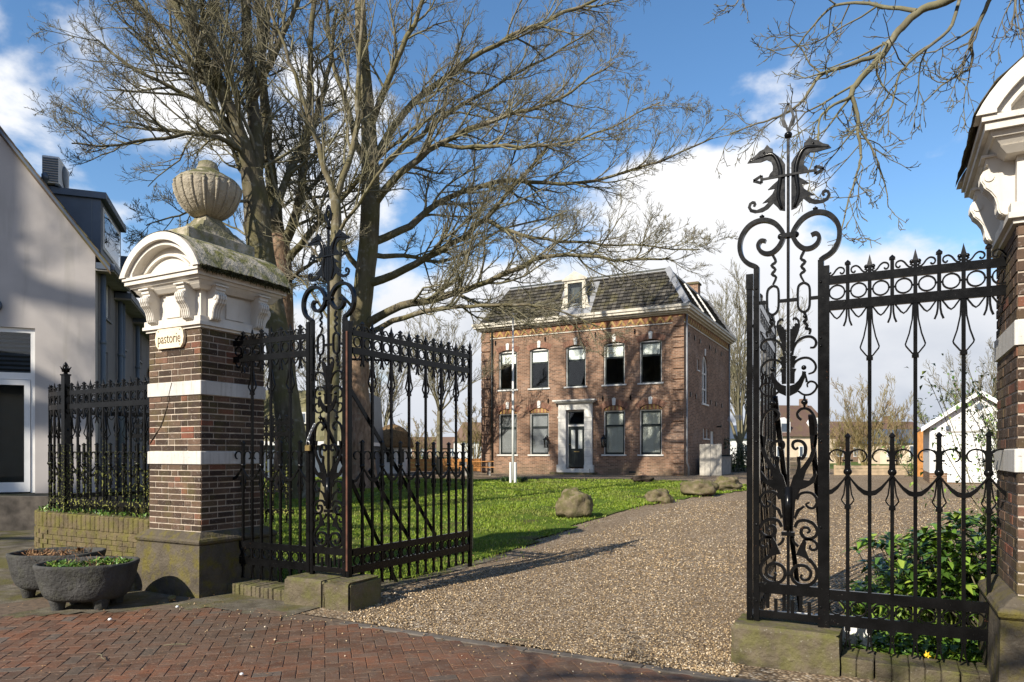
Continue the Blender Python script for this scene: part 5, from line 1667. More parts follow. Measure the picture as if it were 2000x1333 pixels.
bl.build('blind_slats', MAT['dark_zinc'], sf, kind='stuff')
# roof: two slopes with tile edge along the gable
def slope(sx, name):
    base = Vector((0,0,EZ)); L_ = 9.5
    def P(u,v,n):      # u along y, v metres up the slope in plan
        x = .30-v if sx > 0 else 2*RX-.30+v
        return Vector((x, u, EZ+(v-.30)*PITCHT+n))
    mb = MB()
    mb.add([P(-.12,0,.02),P(L_,0,.02),P(L_,5.5,.02),P(-.12,5.5,.02),P(-.12,0,-.06),P(L_,0,-.06),P(L_,5.5,-.06),P(-.12,5.5,-.06)],[(0,1,2,3),(7,6,5,4),(0,3,7,4),(0,4,5,1)])
    rf = mb.build(name, MAT['dark_zinc'], nb)
    tl = MB(); rr = random.Random(5)
    n = 26
    for j in range(n):
        v0, v1 = 5.5*j/n, min(5.5,5.5*(j+1.1)/n)
        for i in range(40):
            u = -.13+i*.24
            if i > 7 and sx < 0: continue
            jj = rr.uniform(-.012,.012)
            tl.add([P(u+.004,v0,.075+jj),P(u+.236,v0,.075+jj),P(u+.236,v1,.035),P(u+.004,v1,.035),P(u+.004,v0,.03),P(u+.236,v0,.03),P(u+.004,v1,.022)],[(0,1,2,3),(4,5,1,0),(0,3,6,4)])
    tl.build('roof_tiles', MAT['roof_moss'], nb, kind='stuff')
slope(1,'roof_slope'); slope(-1,'roof_slope')
vb = MB(); 
vb.prism([(.30,EZ-.41),(.30,EZ-.52),(-5.2,EZ+5.2*PITCHT-.13),(-5.2,EZ+5.2*PITCHT-.02)],-.06,-.002,'y')
vb.build('verge_board', MAT['roof_moss'], nb)
# gutters
for y0,y1,z in ((-.05,1.95,5.60),(2.05,4.55,5.42),(4.65,9.0,5.3)):
    MB().box(.02,.38,y0,y1,z-.03,z+.10).build('gutter', MAT['dark_zinc'], nb)
    MB().box(.001,.36,y0+.02,y1-.02,z-.07,z-.031).build('soffit', MAT['timber_grey'], nb)
for y,z in ((.28,5.52),(2.3,5.34),(2.62,5.34),(4.9,5.2)):
    dp = MB().tube([(.10,y,z),(.10,y,.5)],.055,10).build('downpipe', MAT['grey_pipe'], nb)
    for zz in (1.5,2.75,4.0): MB().lathe([(.056,0),(.068,.01),(.068,.07),(.056,.08)],10,.10,y).build('pipe_collar', MAT['grey_pipe'], dp, (0,0,zz))
# dormer of dark zinc
dn = MB().prism([(-.22,6.30),(-.22,7.62),(-1.65,7.70),(-1.65,7.9)][:2]+[(-1.40,7.66),(-1.42,7.90)],1.75,4.3,'y').build('dormer', MAT['dark_zinc'], nb)
MB().box(-1.5,-.10,1.68,4.4,7.63,7.78).build('dormer_roof', MAT['dark_zinc'], dn)
MB().box(-.219,-.20,1.95,4.1,6.5,7.5).build('dormer_window', MAT['white_wood'], dn); MB().box(-.199,-.195,2.05,4.0,6.58,7.42).build('pane', MAT['glass'], dn)
MB().box(-.42,-.40,1.744,1.749,6.5,7.6).build('seam', MAT['grey_pipe'], dn)
MB().box(-1.4,-.15,5.6,8.0,6.6,7.3).build('dormer', MAT['dark_zinc'], nb)
# terrace
MB().box(-12,.8,-1.35,-.001,-.2,.79).box(.002,.8,0,4,-.2,.79).build('terrace', MAT['concrete'], nb)
MB().box(-12,.82,-1.47,-1.352,-.2,.80).build('terrace_kerb', MAT['kerbstone'], nb)
# round bracket at the left edge
MB().lathe([(.0,0),(.13,0),(.13,.05),(.0,.06)],16).move(Matrix.Rotation(PI/2,4,'X')).build('wall_disc', MAT['dark_zinc'], nb, (-1.80,-.0,4.66))

# air conditioner and vent on the dormer
Mn = Matrix.Translation((NO.x,NO.y,0)) @ Matrix.Rotation(NA,4,'Z')
ac = thing('air_conditioner', 'white slatted air conditioner standing on the zinc dormer roof', 'air conditioner', Mn @ Vector((-1.20,2.0,7.79)), NA)
MB().cbox(-.17,.17,-.42,.50,.04,.66,.015).build('casing', MAT['white_wood'], ac)
for k in range(10):
    MB().box(-.155,.155,-.445,-.421,.07+k*.056,.07+k*.056+.03).build('slat', MAT['grey_pipe'], ac)
for sx in (-.12,.12): MB().box(sx-.03,sx+.03,-.40,.46,0,.039).build('foot', MAT['grey_pipe'], ac)
MB().lathe([(.24,0),(.26,.01),(.24,.02),(.05,.025),(.0,.025)],24).move(Matrix.Rotation(PI/2,4,'Y')).build('fan_grille', MAT['grey_pipe'], ac, (.172,.08,.35))
vp = thing('vent_pipe', 'small dark vent pipe rising beside the air conditioner', 'vent pipe', Mn @ Vector((-1.30,1.55,7.65)), NA)
MB().lathe([(.05,-.3),(.05,.22),(.075,.23),(.075,.34),(.05,.36),(.0,.37)],12).build('flue', MAT['dark_zinc'], vp)
# ================================================================== trees
def bark(name, c0, c1, green, gamount, rough_scale=6.0, zs=.25):
    m = M(name, .95, 0, .15); p = m.pos(); ps = m.pos(scale=(1,1,zs))
    c = m.ramp(m.noise(ps, rough_scale, 6, .62), [(.3,c0),(.7,c1)])
    c = m.mix(m.math('MULTIPLY', m.mrange(m.noise(p, 1.3, 5), .38, .62), gamount), c, green)
    c = m.mix(m.math('MULTIPLY', m.mrange(m.noise(p, 5, 5), .56, .68), .4), c, (0.30,.29,.24))
    m.color(c); m.bump(m.noise(ps, rough_scale*2.5, 6), .7, .03)
    return m.m
MAT['beech'] = bark('grey_green_smooth_bark', (0.062,0.052,0.036), (0.155,0.130,0.090), (0.105,0.096,0.038), .7)
MAT['beech_light'] = bark('pale_mossy_bark', (0.085,0.068,0.044), (0.195,0.165,0.11), (0.125,0.115,0.042), .6)
MAT['rough_bark'] = bark('rough_red_brown_bark', (0.11,0.065,0.044), (0.33,0.22,0.155), (0.16,.125,.06), .3, 9, .35)
MAT['twig'] = bark('olive_twig_bark', (0.11,0.096,0.066), (0.215,0.19,0.135), (0.17,0.162,0.08), .55, 3)
MAT['twig_dark'] = bark('dark_twig_bark', (0.085,0.075,0.05), (0.17,0.145,0.10), (0.17,0.165,0.08), .5, 4)
MAT['twig_red'] = bark('willow_twig_bark', (0.16,0.11,0.05), (0.30,0.22,0.11), (0.20,.20,.07), .5, 3)

class Tree:
    """grows polylines level by level, then skins them as tapered tubes"""
    def __init__(self, seed):
        self.r = random.Random(seed); self.lines = {}
    def line(self, lvl, pts, rad): self.lines.setdefault(lvl, []).append((pts, rad))
    def limb(self, pts, r0, r1, n=4, lvl=0, spec=None, kids=True):
        P = spline_poly(pts, n); m = len(P)
        # natural crookedness
        for i in range(1, m):
            P[i] = P[i] + Vector((self.r.gauss(0,1),self.r.gauss(0,1),self.r.gauss(0,1)))*min(.045, .055*(P[i]-P[i-1]).length)
        rad = [r0+(r1-r0)*(i/(m-1))**.8 for i in range(m)]
        self.line(lvl, P, rad)
        return P, rad
    def sprout(self, P, rad, n, l0, l1, lvl, maxlvl, t0=.2, up=.15, ang=(.5,1.05), minr=.006, ratio=.55, droop=0.0, nk=(9,6,4), wig=.16):
        """n child branches along the polyline P"""
        R_ = self.r; m = len(P)
        total = sum((P[i+1]-P[i]).length for i in range(m-1))
        for k in range(n):
            t = t0+(1-t0)*((k+R_.random())/n)
            f = t*(m-1); i = min(int(f), m-2); q = f-i
            base = P[i].lerp(P[i+1], q); d = (P[i+1]-P[i]).normalized()
            pr = rad[i]+(rad[i+1]-rad[i])*q
            a = R_.uniform(*ang)
            ax = d.cross(Vector((R_.gauss(0,1),R_.gauss(0,1),R_.gauss(0,1))))
            if ax.length < 1e-4: continue
            ax.normalize()
            nd = (d*cos(a) + ax*sin(a))
            nd.z += up*R_.uniform(.2,1.2)
            nd.normalize()
            L = R_.uniform(l0,l1)*(1-.45*t)
            self.grow(base, nd, L, max(minr, min(pr*R_.uniform(.45,.7), L*.022)), lvl, maxlvl, up, ang, minr, ratio, droop, nk, wig)
    def grow(self, base, d, L, r0, lvl, maxlvl, up, ang, minr, ratio, droop, nk, wig):
        R_ = self.r
        n = 6 if lvl <= 1 else (5 if lvl == 2 else (4 if lvl == 3 else 3))
        P = [base.copy()]; p = base.copy(); dd = d.copy(); st = L/(n-1)
        for i in range(n-1):
            dd = dd + Vector((R_.gauss(0,wig),R_.gauss(0,wig),R_.gauss(0,wig)+up*.25-droop*.25))
            dd.normalize(); p = p+dd*st; P.append(p)
        r1 = max(minr*.75, r0*.35)
        rad = [r0+(r1-r0)*i/(n-1) for i in range(n)]
        self.line(lvl, P, rad)
        if lvl < maxlvl:
            kids = nk[min(lvl-1, len(nk)-1)]
            kids = max(2, int(round(kids*R_.uniform(.75,1.25))))
            m = len(P)
            for k in range(kids):
                t = .18+.80*(k+R_.random())/kids
                f = t*(m-1); i = min(int(f), m-2)
                b = P[i].lerp(P[i+1], f-i); dl = (P[i+1]-P[i]).normalized()
                a = R_.uniform(*ang)
                ax = dl.cross(Vector((R_.gauss(0,1),R_.gauss(0,1),R_.gauss(0,1))))
                if ax.length < 1e-4: continue
                ax.normalize(); nd = dl*cos(a)+ax*sin(a); nd.z += up*R_.uniform(0,1); nd.normalize()
                rr = rad[i]
                self.grow(b, nd, L*ratio*R_.uniform(.7,1.2)*(1-.35*t), max(minr, rr*.6), lvl+1, maxlvl, up, ang, minr, ratio, droop, nk, wig)
    def skin(self, lvls, sides):
        V = []; Fc = []; off = 0
        groups = {}
        for l in lvls:
            for P, rad in self.lines.get(l, []): groups.setdefault(len(P), []).append((P, rad))
        for n, L in groups.items():
            pts = np.array([[tuple(p) for p in P] for P,_ in L], dtype=np.float32)
            rad = np.array([r for _,r in L], dtype=np.float32)
            tan = np.empty_like(pts)
            tan[:,1:-1] = pts[:,2:]-pts[:,:-2]; tan[:,0] = pts[:,1]-pts[:,0]; tan[:,-1] = pts[:,-1]-pts[:,-2]
            tan /= np.linalg.norm(tan,axis=2,keepdims=True)+1e-9
            ref = np.where(np.abs(tan[:,:1,2:3])<.9, np.array([0,0,1.],dtype=np.float32), np.array([1.,0,0],dtype=np.float32))
            u = np.cross(tan, np.broadcast_to(ref, tan.shape)); u /= np.linalg.norm(u,axis=2,keepdims=True)+1e-9
            v = np.cross(tan, u)
            ang = 2*np.pi*np.arange(sides)/sides
            ring = pts[:,:,None,:] + rad[:,:,None,None]*(u[:,:,None,:]*np.cos(ang)[None,None,:,None]+v[:,:,None,:]*np.sin(ang)[None,None,:,None])
            B = len(L)
            V.append(ring.reshape(-1,3))
            i = np.arange(n-1)[:,None]; k = np.arange(sides)[None,:]; k2 = (k+1)%sides
            f = np.stack([i*sides+k, i*sides+k2, (i+1)*sides+k2, (i+1)*sides+k], 2).reshape(-1,4)
            Fc.append((f[None]+ (off+np.arange(B)*n*sides)[:,None,None]).reshape(-1,4))
            off += B*n*sides
        return np.concatenate(V), np.concatenate(Fc)
    def part(self, name, root, lvls, sides, mat, kind=None):
        if not any(self.lines.get(l) for l in lvls): return
        v, f = self.skin(lvls, sides)
        o = np.array(root.location, dtype=np.float32)
        put(name, np_mesh(name, v-o, f, mat, True), root, kind=kind)
    def count(self): return {l: len(x) for l,x in self.lines.items()}
def trunk_part(name, root, pts, radii, mat, sides=20, flare=.35, seed=0, rough=.03):
    """trunk with root flare and uneven girth"""
    P = spline_poly(pts, 6); m = len(P); vs = []; fs = []
    rads = spline_poly([(r,0,0) for r in radii], 6)
    o = root.location
    up = None
    for i,p in enumerate(P):
        t = (P[min(i+1,m-1)]-P[max(i-1,0)]).normalized()
        u = t.cross(Vector((0,1,0))).normalized(); v = t.cross(u)
        for k in range(sides):
            a = 2*PI*k/sides
            fl = 1+flare*math.exp(-i/2.2)*(1+.55*sin(5*a+seed))
            nn = 1+rough*mnoise.noise(Vector((cos(a)*1.4+seed, sin(a)*1.4, p.z*.9)))*2 + rough*1.2*mnoise.noise(Vector((cos(a)*4, sin(a)*4+seed, p.z*3)))
            q = p + (u*cos(a)+v*sin(a))*rads[i].x*fl*nn
            vs.append(q-o)
    for i in range(m-1):
        for k in range(sides):
            j = (k+1)%sides; fs.append((i*sides+k,(i+1)*sides+k,(i+1)*sides+j,i*sides+j))
    return MB().add(vs, fs, True).build(name, mat, root)
def limb_part(T, root, pts, r0, r1, mat, n=4, name='limb', sides=8, extra=None):
    P, rad = T.limb(pts, r0, r1, n, lvl=-1)
    T.lines[-1].pop()
    T.line(('l',len(T.lines)), P, rad)
    T.part(name, root, [('l',len(T.lines)-1)], sides, mat)
    return P, rad

# ---- the big beech behind the left pier
def tree_a():
    D = 23.0
    base = at(590,968,D); base.z = gz(base.x,base.y)-.05
    t = thing('beech_tree', 'tall bare tree leaning left behind the urn-topped pier', 'tree', tuple(base), 0, 'bare trees on the lawn')
    tr = [base]+[at(x,y,d) for x,y,d in ((583,925,D),(570,850,D),(556,760,D),(541,660,D),(522,560,D),(507,470,D),(500,395,D),(490,330,D-.2))]
    trunk_part('trunk', t, tr, [.52,.47,.44,.42,.41,.41,.42,.40,.32], MAT['beech'], 20, .4, 1, .03)
    T = Tree(21)
    limbs = []
    def L(spec, r0, r1, n, l0, l1, t0=.15, mat='beech', up=.18):
        P, rad = limb_part(T, t, [at(*q) for q in spec], r0, r1, MAT[mat])
        limbs.append((P, rad, n, l0, l1, t0, up))
    L(((494,345,D),(478,290,D-.3),(448,210,D-.6),(405,125,D-1),(352,30,D-1.3),(300,-70,D-1.5)),.29,.09,20,2.6,4.4)
    L(((500,390,D),(502,300,D+.3),(492,200,D+.6),(484,90,D+.8),(474,-80,D+1)),.28,.14,14,2.6,4.2)
    L(((478,300,D-.2),(440,275,D-1),(385,262,D-1.8),(300,272,D-2.6),(215,285,D-3.2),(140,280,D-3.6)),.10,.02,16,1.6,2.9,.2)
    L(((470,270,D-.3),(420,215,D-.6),(350,180,D-1.2),(270,140,D-1.8),(190,80,D-2)),.12,.03,16,1.8,3.2)
    L(((455,225,D),(400,150,D+.6),(330,70,D+1),(270,10,D+1.4),(230,-60,D+1.8)),.14,.05,14,1.9,3.2)
    L(((497,395,D),(455,395,D-1),(395,405,D-1.8),(335,425,D-2.4),(285,440,D-2.8)),.06,.015,11,1.0,1.9,.25)
    L(((500,380,D),(470,330,D+.8),(445,270,D+1.2),(420,200,D+1.6),(400,100,D+2)),.09,.03,14,1.6,2.8)
    L(((490,200,D+.5),(530,120,D),(570,30,D-.3),(600,-60,D-.5)),.13,.05,13,1.8,3.2)
    L(((505,470,D),(540,400,D+.8),(570,330,D+1.4),(610,250,D+2),(640,150,D+2.4),(660,20,D+3)),.17,.06,16,2.0,3.4)
    L(((492,180,D+.7),(520,60,D+1.2),(535,-60,D+1.5)),.13,.06,9,1.8,3.0)
    L(((440,190,D-.6),(400,40,D-.2),(385,-70,D)),.11,.05,9,1.8,3.0)
    for P, rad, n, l0, l1, t0, up in limbs: T.sprout(P, rad, n, l0, l1, 1, 4, t0, up, (.45,1.0), .0062, .57, .05, (7,5,4), .17)
    T.part('branches', t, [1,2], 5, MAT['twig'], 'stuff'); T.part('twigs', t, [3,4], 3, MAT['twig'], 'stuff')
    return T
TA = tree_a()
# ---- its neighbour with rough stem
def tree_a2():
    D = 25.5
    base = at(560,962,D); base.z = gz(base.x,base.y)-.05
    t = thing('beech_tree', 'bare tree with two upright stems close behind the leaning one', 'tree', tuple(base), 0, 'bare trees on the lawn')
    tr = [base]+[at(x,y,d) for x,y,d in ((560,860,D),(557,740,D),(553,620,D),(549,520,D),(546,460,D))]
    trunk_part('trunk', t, tr, [.46,.40,.38,.37,.37,.33], MAT['rough_bark'], 18, .4, 3, .05)
    T = Tree(33); limbs = []
    def L(spec, r0, r1, n, l0, l1, t0=.15, up=.2):
        P, rad = limb_part(T, t, [at(*q) for q in spec], r0, r1, MAT['beech'])
        limbs.append((P, rad, n, l0, l1, t0, up))
    L(((546,470,D),(535,380,D),(524,290,D+.4),(514,170,D+.6),(508,40,D+.8),(505,-80,D+1)),.26,.11,16,2.2,3.8)
    L(((550,490,D),(575,430,D-.3),(592,350,D-.6),(600,250,D-.8),(608,120,D-1),(615,-40,D-1)),.20,.08,16,2.2,3.8)
    L(((552,520,D),(600,460,D-.5),(650,410,D-1),(700,350,D-1.4),(760,290,D-1.8),(840,230,D-2)),.15,.04,16,1.8,3.0)
    L(((552,560,D),(600,520,D-.8),(640,500,D-1.4),(690,470,D-2)),.09,.02,10,1.2,2.2)
    L(((548,500,D),(500,470,D+.8),(450,440,D+1.5),(400,425,D+2)),.08,.02,9,1.2,2.0)
    for P, rad, n, l0, l1, t0, up in limbs: T.sprout(P, rad, n, l0, l1, 1, 4, t0, up, (.45,1.0), .0062, .55, .03, (7,5,4), .17)
    T.part('branches', t, [1,2], 5, MAT['twig'], 'stuff'); T.part('twigs', t, [3,4], 3, MAT['twig'], 'stuff')
tree_a2()
# ---- the wide tree right of the gate leaf, its limbs reaching over the house
def tree_b():
    D = 27.0
    base = at(708,948,D); base.z = gz(base.x,base.y)-.05
    t = thing('beech_tree', 'wide bare tree whose long limbs reach right across the house', 'tree', tuple(base), 0, 'bare trees on the lawn')
    tr = [base]+[at(x,y,d) for x,y,d in ((706,900,D),(702,830,D),(698,760,D),(698,690,D))]
    trunk_part('trunk', t, tr, [.55,.50,.50,.46,.42], MAT['rough_bark'], 22, .3, 7, .075)
    tr2 = [at(x,y,d) for x,y,d in ((698,700,D),(703,630,D),(712,550,D),(721,460,D),(724,380,D),(722,290,D),(716,190,D),(706,70,D),(700,-90,D))]
    trunk_part('upper_trunk', t, tr2, [.425,.40,.38,.37,.36,.31,.26,.22,.17], MAT['beech_light'], 18, 0, 5, .02)
    T = Tree(45); limbs = []
    def L(spec, r0, r1, n, l0, l1, t0=.15, mat='beech_light', up=.12):
        P, rad = limb_part(T, t, [at(*q) for q in spec], r0, r1, MAT[mat])
        limbs.append((P, rad, n, l0, l1, t0, up))
    L(((706,640,D),(780,598,D-.6),(870,580,D-1.2),(955,548,D-1.8),(1075,500,D-2.2),(1200,508,D-2.4),(1310,505,D-2.5)),.19,.03,30,2.0,3.4,.2)
    L(((708,655,D),(790,622,D-1.2),(880,600,D-2),(960,598,D-2.6),(1060,600,D-3),(1180,640,D-3.4)),.13,.02,22,1.6,2.8,.25)
    L(((712,560,D),(790,526,D-.4),(880,478,D-.8),(950,425,D-1),(1020,345,D-1),(1085,270,D-1)),.19,.04,24,2.0,3.4,.2)
    L(((950,430,D-1),(1020,460,D-1.6),(1120,475,D-2),(1240,480,D-2.4),(1370,490,D-2.6)),.085,.02,20,1.6,2.8,.1)
    L(((716,480,D),(800,440,D+.5),(880,385,D+1),(1000,352,D+1.2),(1130,360,D+1.2),(1260,325,D+1),(1390,270,D+.8)),.17,.03,30,2.0,3.4,.2)
    L(((722,410,D),(780,340,D-.4),(860,280,D-.6),(980,230,D-.6),(1090,195,D-.8),(1200,120,D-1)),.18,.03,28,2.0,3.4,.2)
    L(((860,282,D-.6),(960,290,D-1.4),(1080,285,D-1.8),(1190,250,D-2),(1290,200,D-2)),.09,.02,20,1.7,2.9,.1)
    L(((722,330,D),(790,220,D+.4),(890,135,D+.6),(1000,70,D+.6),(1130,15,D+.6),(1240,-40,D+.6)),.17,.04,24,2.0,3.4,.2)
    L(((720,260,D),(770,130,D-.6),(820,20,D-.8),(860,-80,D-1)),.14,.06,14,2.0,3.2,.15)
    L(((722,350,D),(820,260,D+1.6),(930,190,D+2.2),(1040,130,D+2.6),(1160,60,D+3)),.13,.03,22,1.9,3.2,.2)
    L(((712,540,D),(655,460,D+.6),(610,390,D+1),(570,300,D+1.2)),.13,.04,14,1.8,3.0)
    L(((718,330,D),(675,210,D+.6),(645,90,D+1),(630,-60,D+1.2)),.14,.06,14,1.9,3.1)
    L(((705,620,D),(650,560,D-1),(600,540,D-1.6),(540,545,D-2)),.07,.02,10,1.2,2.0)
    L(((715,500,D),(790,500,D+2.5),(880,510,D+3.5),(980,450,D+4),(1100,420,D+4.5)),.12,.03,20,1.7,2.8,.2)
    for P, rad, n, l0, l1, t0, up in limbs: T.sprout(P, rad, n, l0, l1, 1, 4, t0, up, (.40,.92), .0066, .57, .02, (6,5,4), .15)
    T.part('branches', t, [1,2], 5, MAT['twig'], 'stuff'); T.part('twigs', t, [3,4], 3, MAT['twig'], 'stuff')
    return T
TB = tree_b()
# ---- slender young tree in front
def tree_c():
    D = 17.0
    base = at(640,985,D); base.z = gz(base.x,base.y)-.05
    t = thing('young_tree', 'slender yellow-green bare tree rising behind the dragon-head gate post', 'tree', tuple(base), 0, 'bare trees on the lawn')
    tr = [base]+[at(x,y,d) for x,y,d in ((645,880,D),(650,760,D),(654,640,D),(655,540,D),(657,450,D),(655,380,D))]
    trunk_part('trunk', t, tr, [.20,.165,.155,.15,.145,.135,.12], MAT['beech_light'], 12, .3, 2, .03)
    T = Tree(77); limbs = []
    def L(spec, r0, r1, n, l0, l1, t0=.1):
        P, rad = limb_part(T, t, [at(*q) for q in spec], r0, r1, MAT['beech_light'], sides=6)
        limbs.append((P, rad, n, l0, l1, t0))
    L(((655,400,D),(628,310,D),(600,220,D),(565,120,D-.3),(525,10,D-.5)),.085,.03,12,1.3,2.3)
    L(((656,390,D),(690,290,D),(698,180,D),(706,60,D),(712,-60,D)),.09,.035,12,1.3,2.3)
    L(((656,460,D),(700,400,D-.5),(745,330,D-.8),(800,270,D-1),(860,215,D-1)),.05,.015,10,1.1,2.0)
    L(((654,560,D),(620,500,D),(590,460,D),(545,380,D)),.045,.012,9,1.0,1.8)
    L(((654,640,D),(600,560,D+.5),(560,520,D+.8)),.035,.01,7,.8,1.4)
    for P, rad, n, l0, l1, t0 in limbs: T.sprout(P, rad, n, l0, l1, 1, 3, t0, .25, (.4,.9), .0055, .52, .0, (6,4), .15)
    T.part('branches', t, [1], 5, MAT['twig'], 'stuff'); T.part('twigs', t, [2,3], 3, MAT['twig'], 'stuff')
tree_c()
# ---- street tree behind the viewer, its boughs hanging into the upper right corner
def tree_e():
    base = Vector((5.6,-2.2,-.05))
    t = thing('street_tree', 'knobbly bare tree whose boughs hang into the upper right of the picture', 'tree', tuple(base))
    top = Vector((5.2,-1.2,5.0))
    trunk_part('trunk', t, [base, Vector((5.55,-2.0,1.5)), Vector((5.4,-1.6,3.2)), top, Vector((4.9,-1.1,7.2)), Vector((5.0,-1.4,10))], [.36,.30,.28,.25,.18,.09], MAT['beech'], 16, .35, 4)
    T = Tree(91); limbs = []
    def L(pts, r0, r1, n, l0, l1, t0=.1, up=0.0, lv=3):
        P, rad = limb_part(T, t, pts, r0, r1, MAT['twig_dark'], 5, sides=8)
        limbs.append((P, rad, n, l0, l1, t0, up, lv))
    D = 7.2
    a0 = at(1985,-110,6.6)
    # bough into the picture
    L([Vector((4.9,-1.1,7.0)), Vector((4.0,1.0,7.4)), at(2080,-190,6.3), a0, at(1880,-15,6.9), at(1800,20,D), at(1755,60,D), at(1725,105,D), at(1672,165,D), at(1662,190,D)],.062,.026,10,.8,1.5,.6)
    L([at(1725,105,D), at(1650,130,D+.1), at(1600,150,D+.3), at(1565,200,D+.3), at(1520,228,D+.4), at(1470,245,D+.5), at(1425,262,D+.6)],.026,.006,13,.45,.9,.1)
    L([at(1662,188,D), at(1620,212,D-.2), at(1600,235,D-.2), at(1596,280,D-.3), at(1575,345,D-.3)],.017,.005,9,.35,.7,.15,-.1)
    L([at(1664,190,D), at(1675,225,D), at(1676,262,D), at(1682,300,D), at(1672,345,D-.1), at(1655,400,D-.1), at(1640,470,D-.2)],.022,.006,13,.4,.85,.1,-.1)
    L([at(1680,255,D), at(1700,285,D), at(1715,320,D), at(1728,360,D+.1), at(1735,405,D+.1)],.014,.005,8,.3,.6,.1,-.1)
    L([at(1790,22,D), at(1700,8,D+.5), at(1630,12,D+.8), at(1580,60,D+1), at(1545,110,D+1)],.024,.007,14,.5,1.0,.1)
    L([at(1880,-20,D), at(1850,60,D-.3), at(1790,110,D-.4), at(1755,150,D-.5), at(1740,210,D-.5), at(1715,230,D-.5)],.02,.006,13,.4,.8,.2,-.05)
    L([at(1955,-60,6.9), at(1925,20,7), at(1900,70,7.1), at(1895,130,7.2), at(1850,160,7.2), at(1800,205,7.2)],.026,.006,14,.4,.85,.15,-.05)
    L([at(1460,-60,8.6), at(1440,5,8.6), at(1420,12,8.6)],.012,.005,6,.3,.5,.1)
    L([at(1990,-90,6.8), at(1985,0,6.9), at(1975,60,7)],.02,.006,9,.4,.8,.2)
    # boughs behind the viewer, over the street
    for k,(q0,q1,q2,q3) in enumerate((((5.3,-1.3,4.2),(2.6,-1.6,4.5),(-.6,-1.9,4.1),(-3.6,-1.6,3.9)),((5.2,-1.2,6.2),(2.4,-2.6,7.0),(-1.0,-4.4,7.0),(-4.5,-5.2,6.6)),((5.4,-1.4,4.5),(4.0,-3.6,5.2),(2.0,-6.0,6),(0,-8,6.6)))):
        L([Vector(q0),Vector(q1),Vector(q2),Vector(q3)],.13,.03,24,1.3,2.4,.12,.02,3)
    for P, rad, n, l0, l1, t0, up, lv in limbs: T.sprout(P, rad, max(5,int(n*.7)), l0, l1*1.15, 1, lv, t0, up, (.45,1.0), .0042, .5, .0, (4,3), .24)
    T.part('branches', t, [1], 5, MAT['twig_dark'], 'stuff'); T.part('twigs', t, [2,3], 4, MAT['twig_dark'], 'stuff')
tree_e()
# ---- tall street trees behind the viewer: they dapple the grey gable and the paving
def tall_tree(label, base, z0, n, rl, seed, lv=3, nb=11):
    base = Vector(base)
    t = thing('street_tree', label, 'tree', tuple(base))
    H_ = z0+n*.55+3
    trunk_part('trunk', t, [base, base+Vector((.1,.1,H_*.2)), base+Vector((.3,.2,H_*.45)), base+Vector((.2,.4,H_*.7)), base+Vector((.4,.3,H_))], [.55,.46,.40,.30,.10], MAT['beech'], 14, .35, 4)
    T = Tree(seed); R_ = T.r; limbs = []
    for k in range(n):
        z = z0+k*.55; a = k*2.4; L_ = R_.uniform(.75,1.1)*rl*(1-.6*k/n)
        b = base+Vector((.25,.3,z)); d = Vector((cos(a),sin(a),.35+.02*k)).normalized()
        P, rad = limb_part(T, t, [b, b+d*L_*.35, b+d*L_*.7+Vector((0,0,.3)), b+d*L_+Vector((0,0,.8))], .26, .08, MAT['beech'], 4, sides=6)
        limbs.append((P, rad))
    for P, rad in limbs: T.sprout(P, rad, nb, 2.0, 3.6, 1, lv, .2, .15, (.45,1.0), .010, .52, 0, (5,3), .18)
    T.part('branches', t, [1], 4, MAT['twig'], 'stuff'); T.part('twigs', t, [2,3], 3, MAT['twig'], 'stuff')
tall_tree('tall bare street tree behind the viewer whose shadow falls on the grey gable', (-21.2,-13,-.05), 12, 14, 6.5, 17, 3, 6)

# ---- background trees and bushes
LEAFY = []
def bush_tree(name, label, px, py_base, d, h, spread, seed, stems, mat, r0=.05, minr=.012, group='bare trees beyond the house', lean=.25, lvl=3, nk=(6,4), trunk_h=.0, tr=.15, n1=10, leafy=None, lsize=.07, zb=None):
    b = at(px,py_base,d); b.z = gz(b.x,b.y)-.05
    t = thing(name, label, 'tree', tuple(b), 0, group)
    T = Tree(seed); R_ = T.r
    limbs = []
    b2 = b+Vector((0,0,trunk_h))
    if trunk_h: trunk_part('trunk', t, [b,b+Vector((0,0,trunk_h*.5)),b2+Vector((0,0,.15))],[tr*1.2,tr,tr*.85],mat,10,.2,seed)
    for k in range(stems):
        a = k*2.399+R_.random(); q = spread*(.25+.75*R_.random())
        hh = (h-trunk_h)*R_.uniform(.7,1.0)
        tip = b2+Vector((cos(a)*q,sin(a)*q,hh*(1-lean*(q/spread)**2)))
        mid = b2.lerp(tip,.45)+Vector((cos(a)*q*-.06,sin(a)*q*-.06,hh*.05))
        P, rad = T.limb([b2,mid,tip], r0, minr, 4, lvl=0)
        limbs.append((P,rad))
    for P,rad in limbs: T.sprout(P,rad,n1,h*.16,h*.30,1,lvl,.2,.3,(.3,.75),minr,.55,0,nk,.13)
    T.part('crown', t, [0,1], 4, mat, 'stuff'); T.part('twigs', t, [2,3], 3, mat, 'stuff')
    if leafy:
        LEAFY.append((t, leafy, lsize, [(P[q], P[q]-P[q-1]) for l in (2,3) for P,_ in T.lines.get(l,[]) for q in range(1,len(P))], seed))
    return t
bush_tree('ash_tree','tall twiggy bare tree behind the right corner of the house',1445,925,60,16.5,5.0,5,9,MAT['twig'],.16,.014,n1=14,nk=(7,4),trunk_h=2.0,tr=.3)
bush_tree('ash_tree','bare tree just above the far right roof corner of the house',1400,925,66,17,3.5,6,7,MAT['twig'],.14,.015,n1=12,nk=(6,4),trunk_h=2.5,tr=.3)
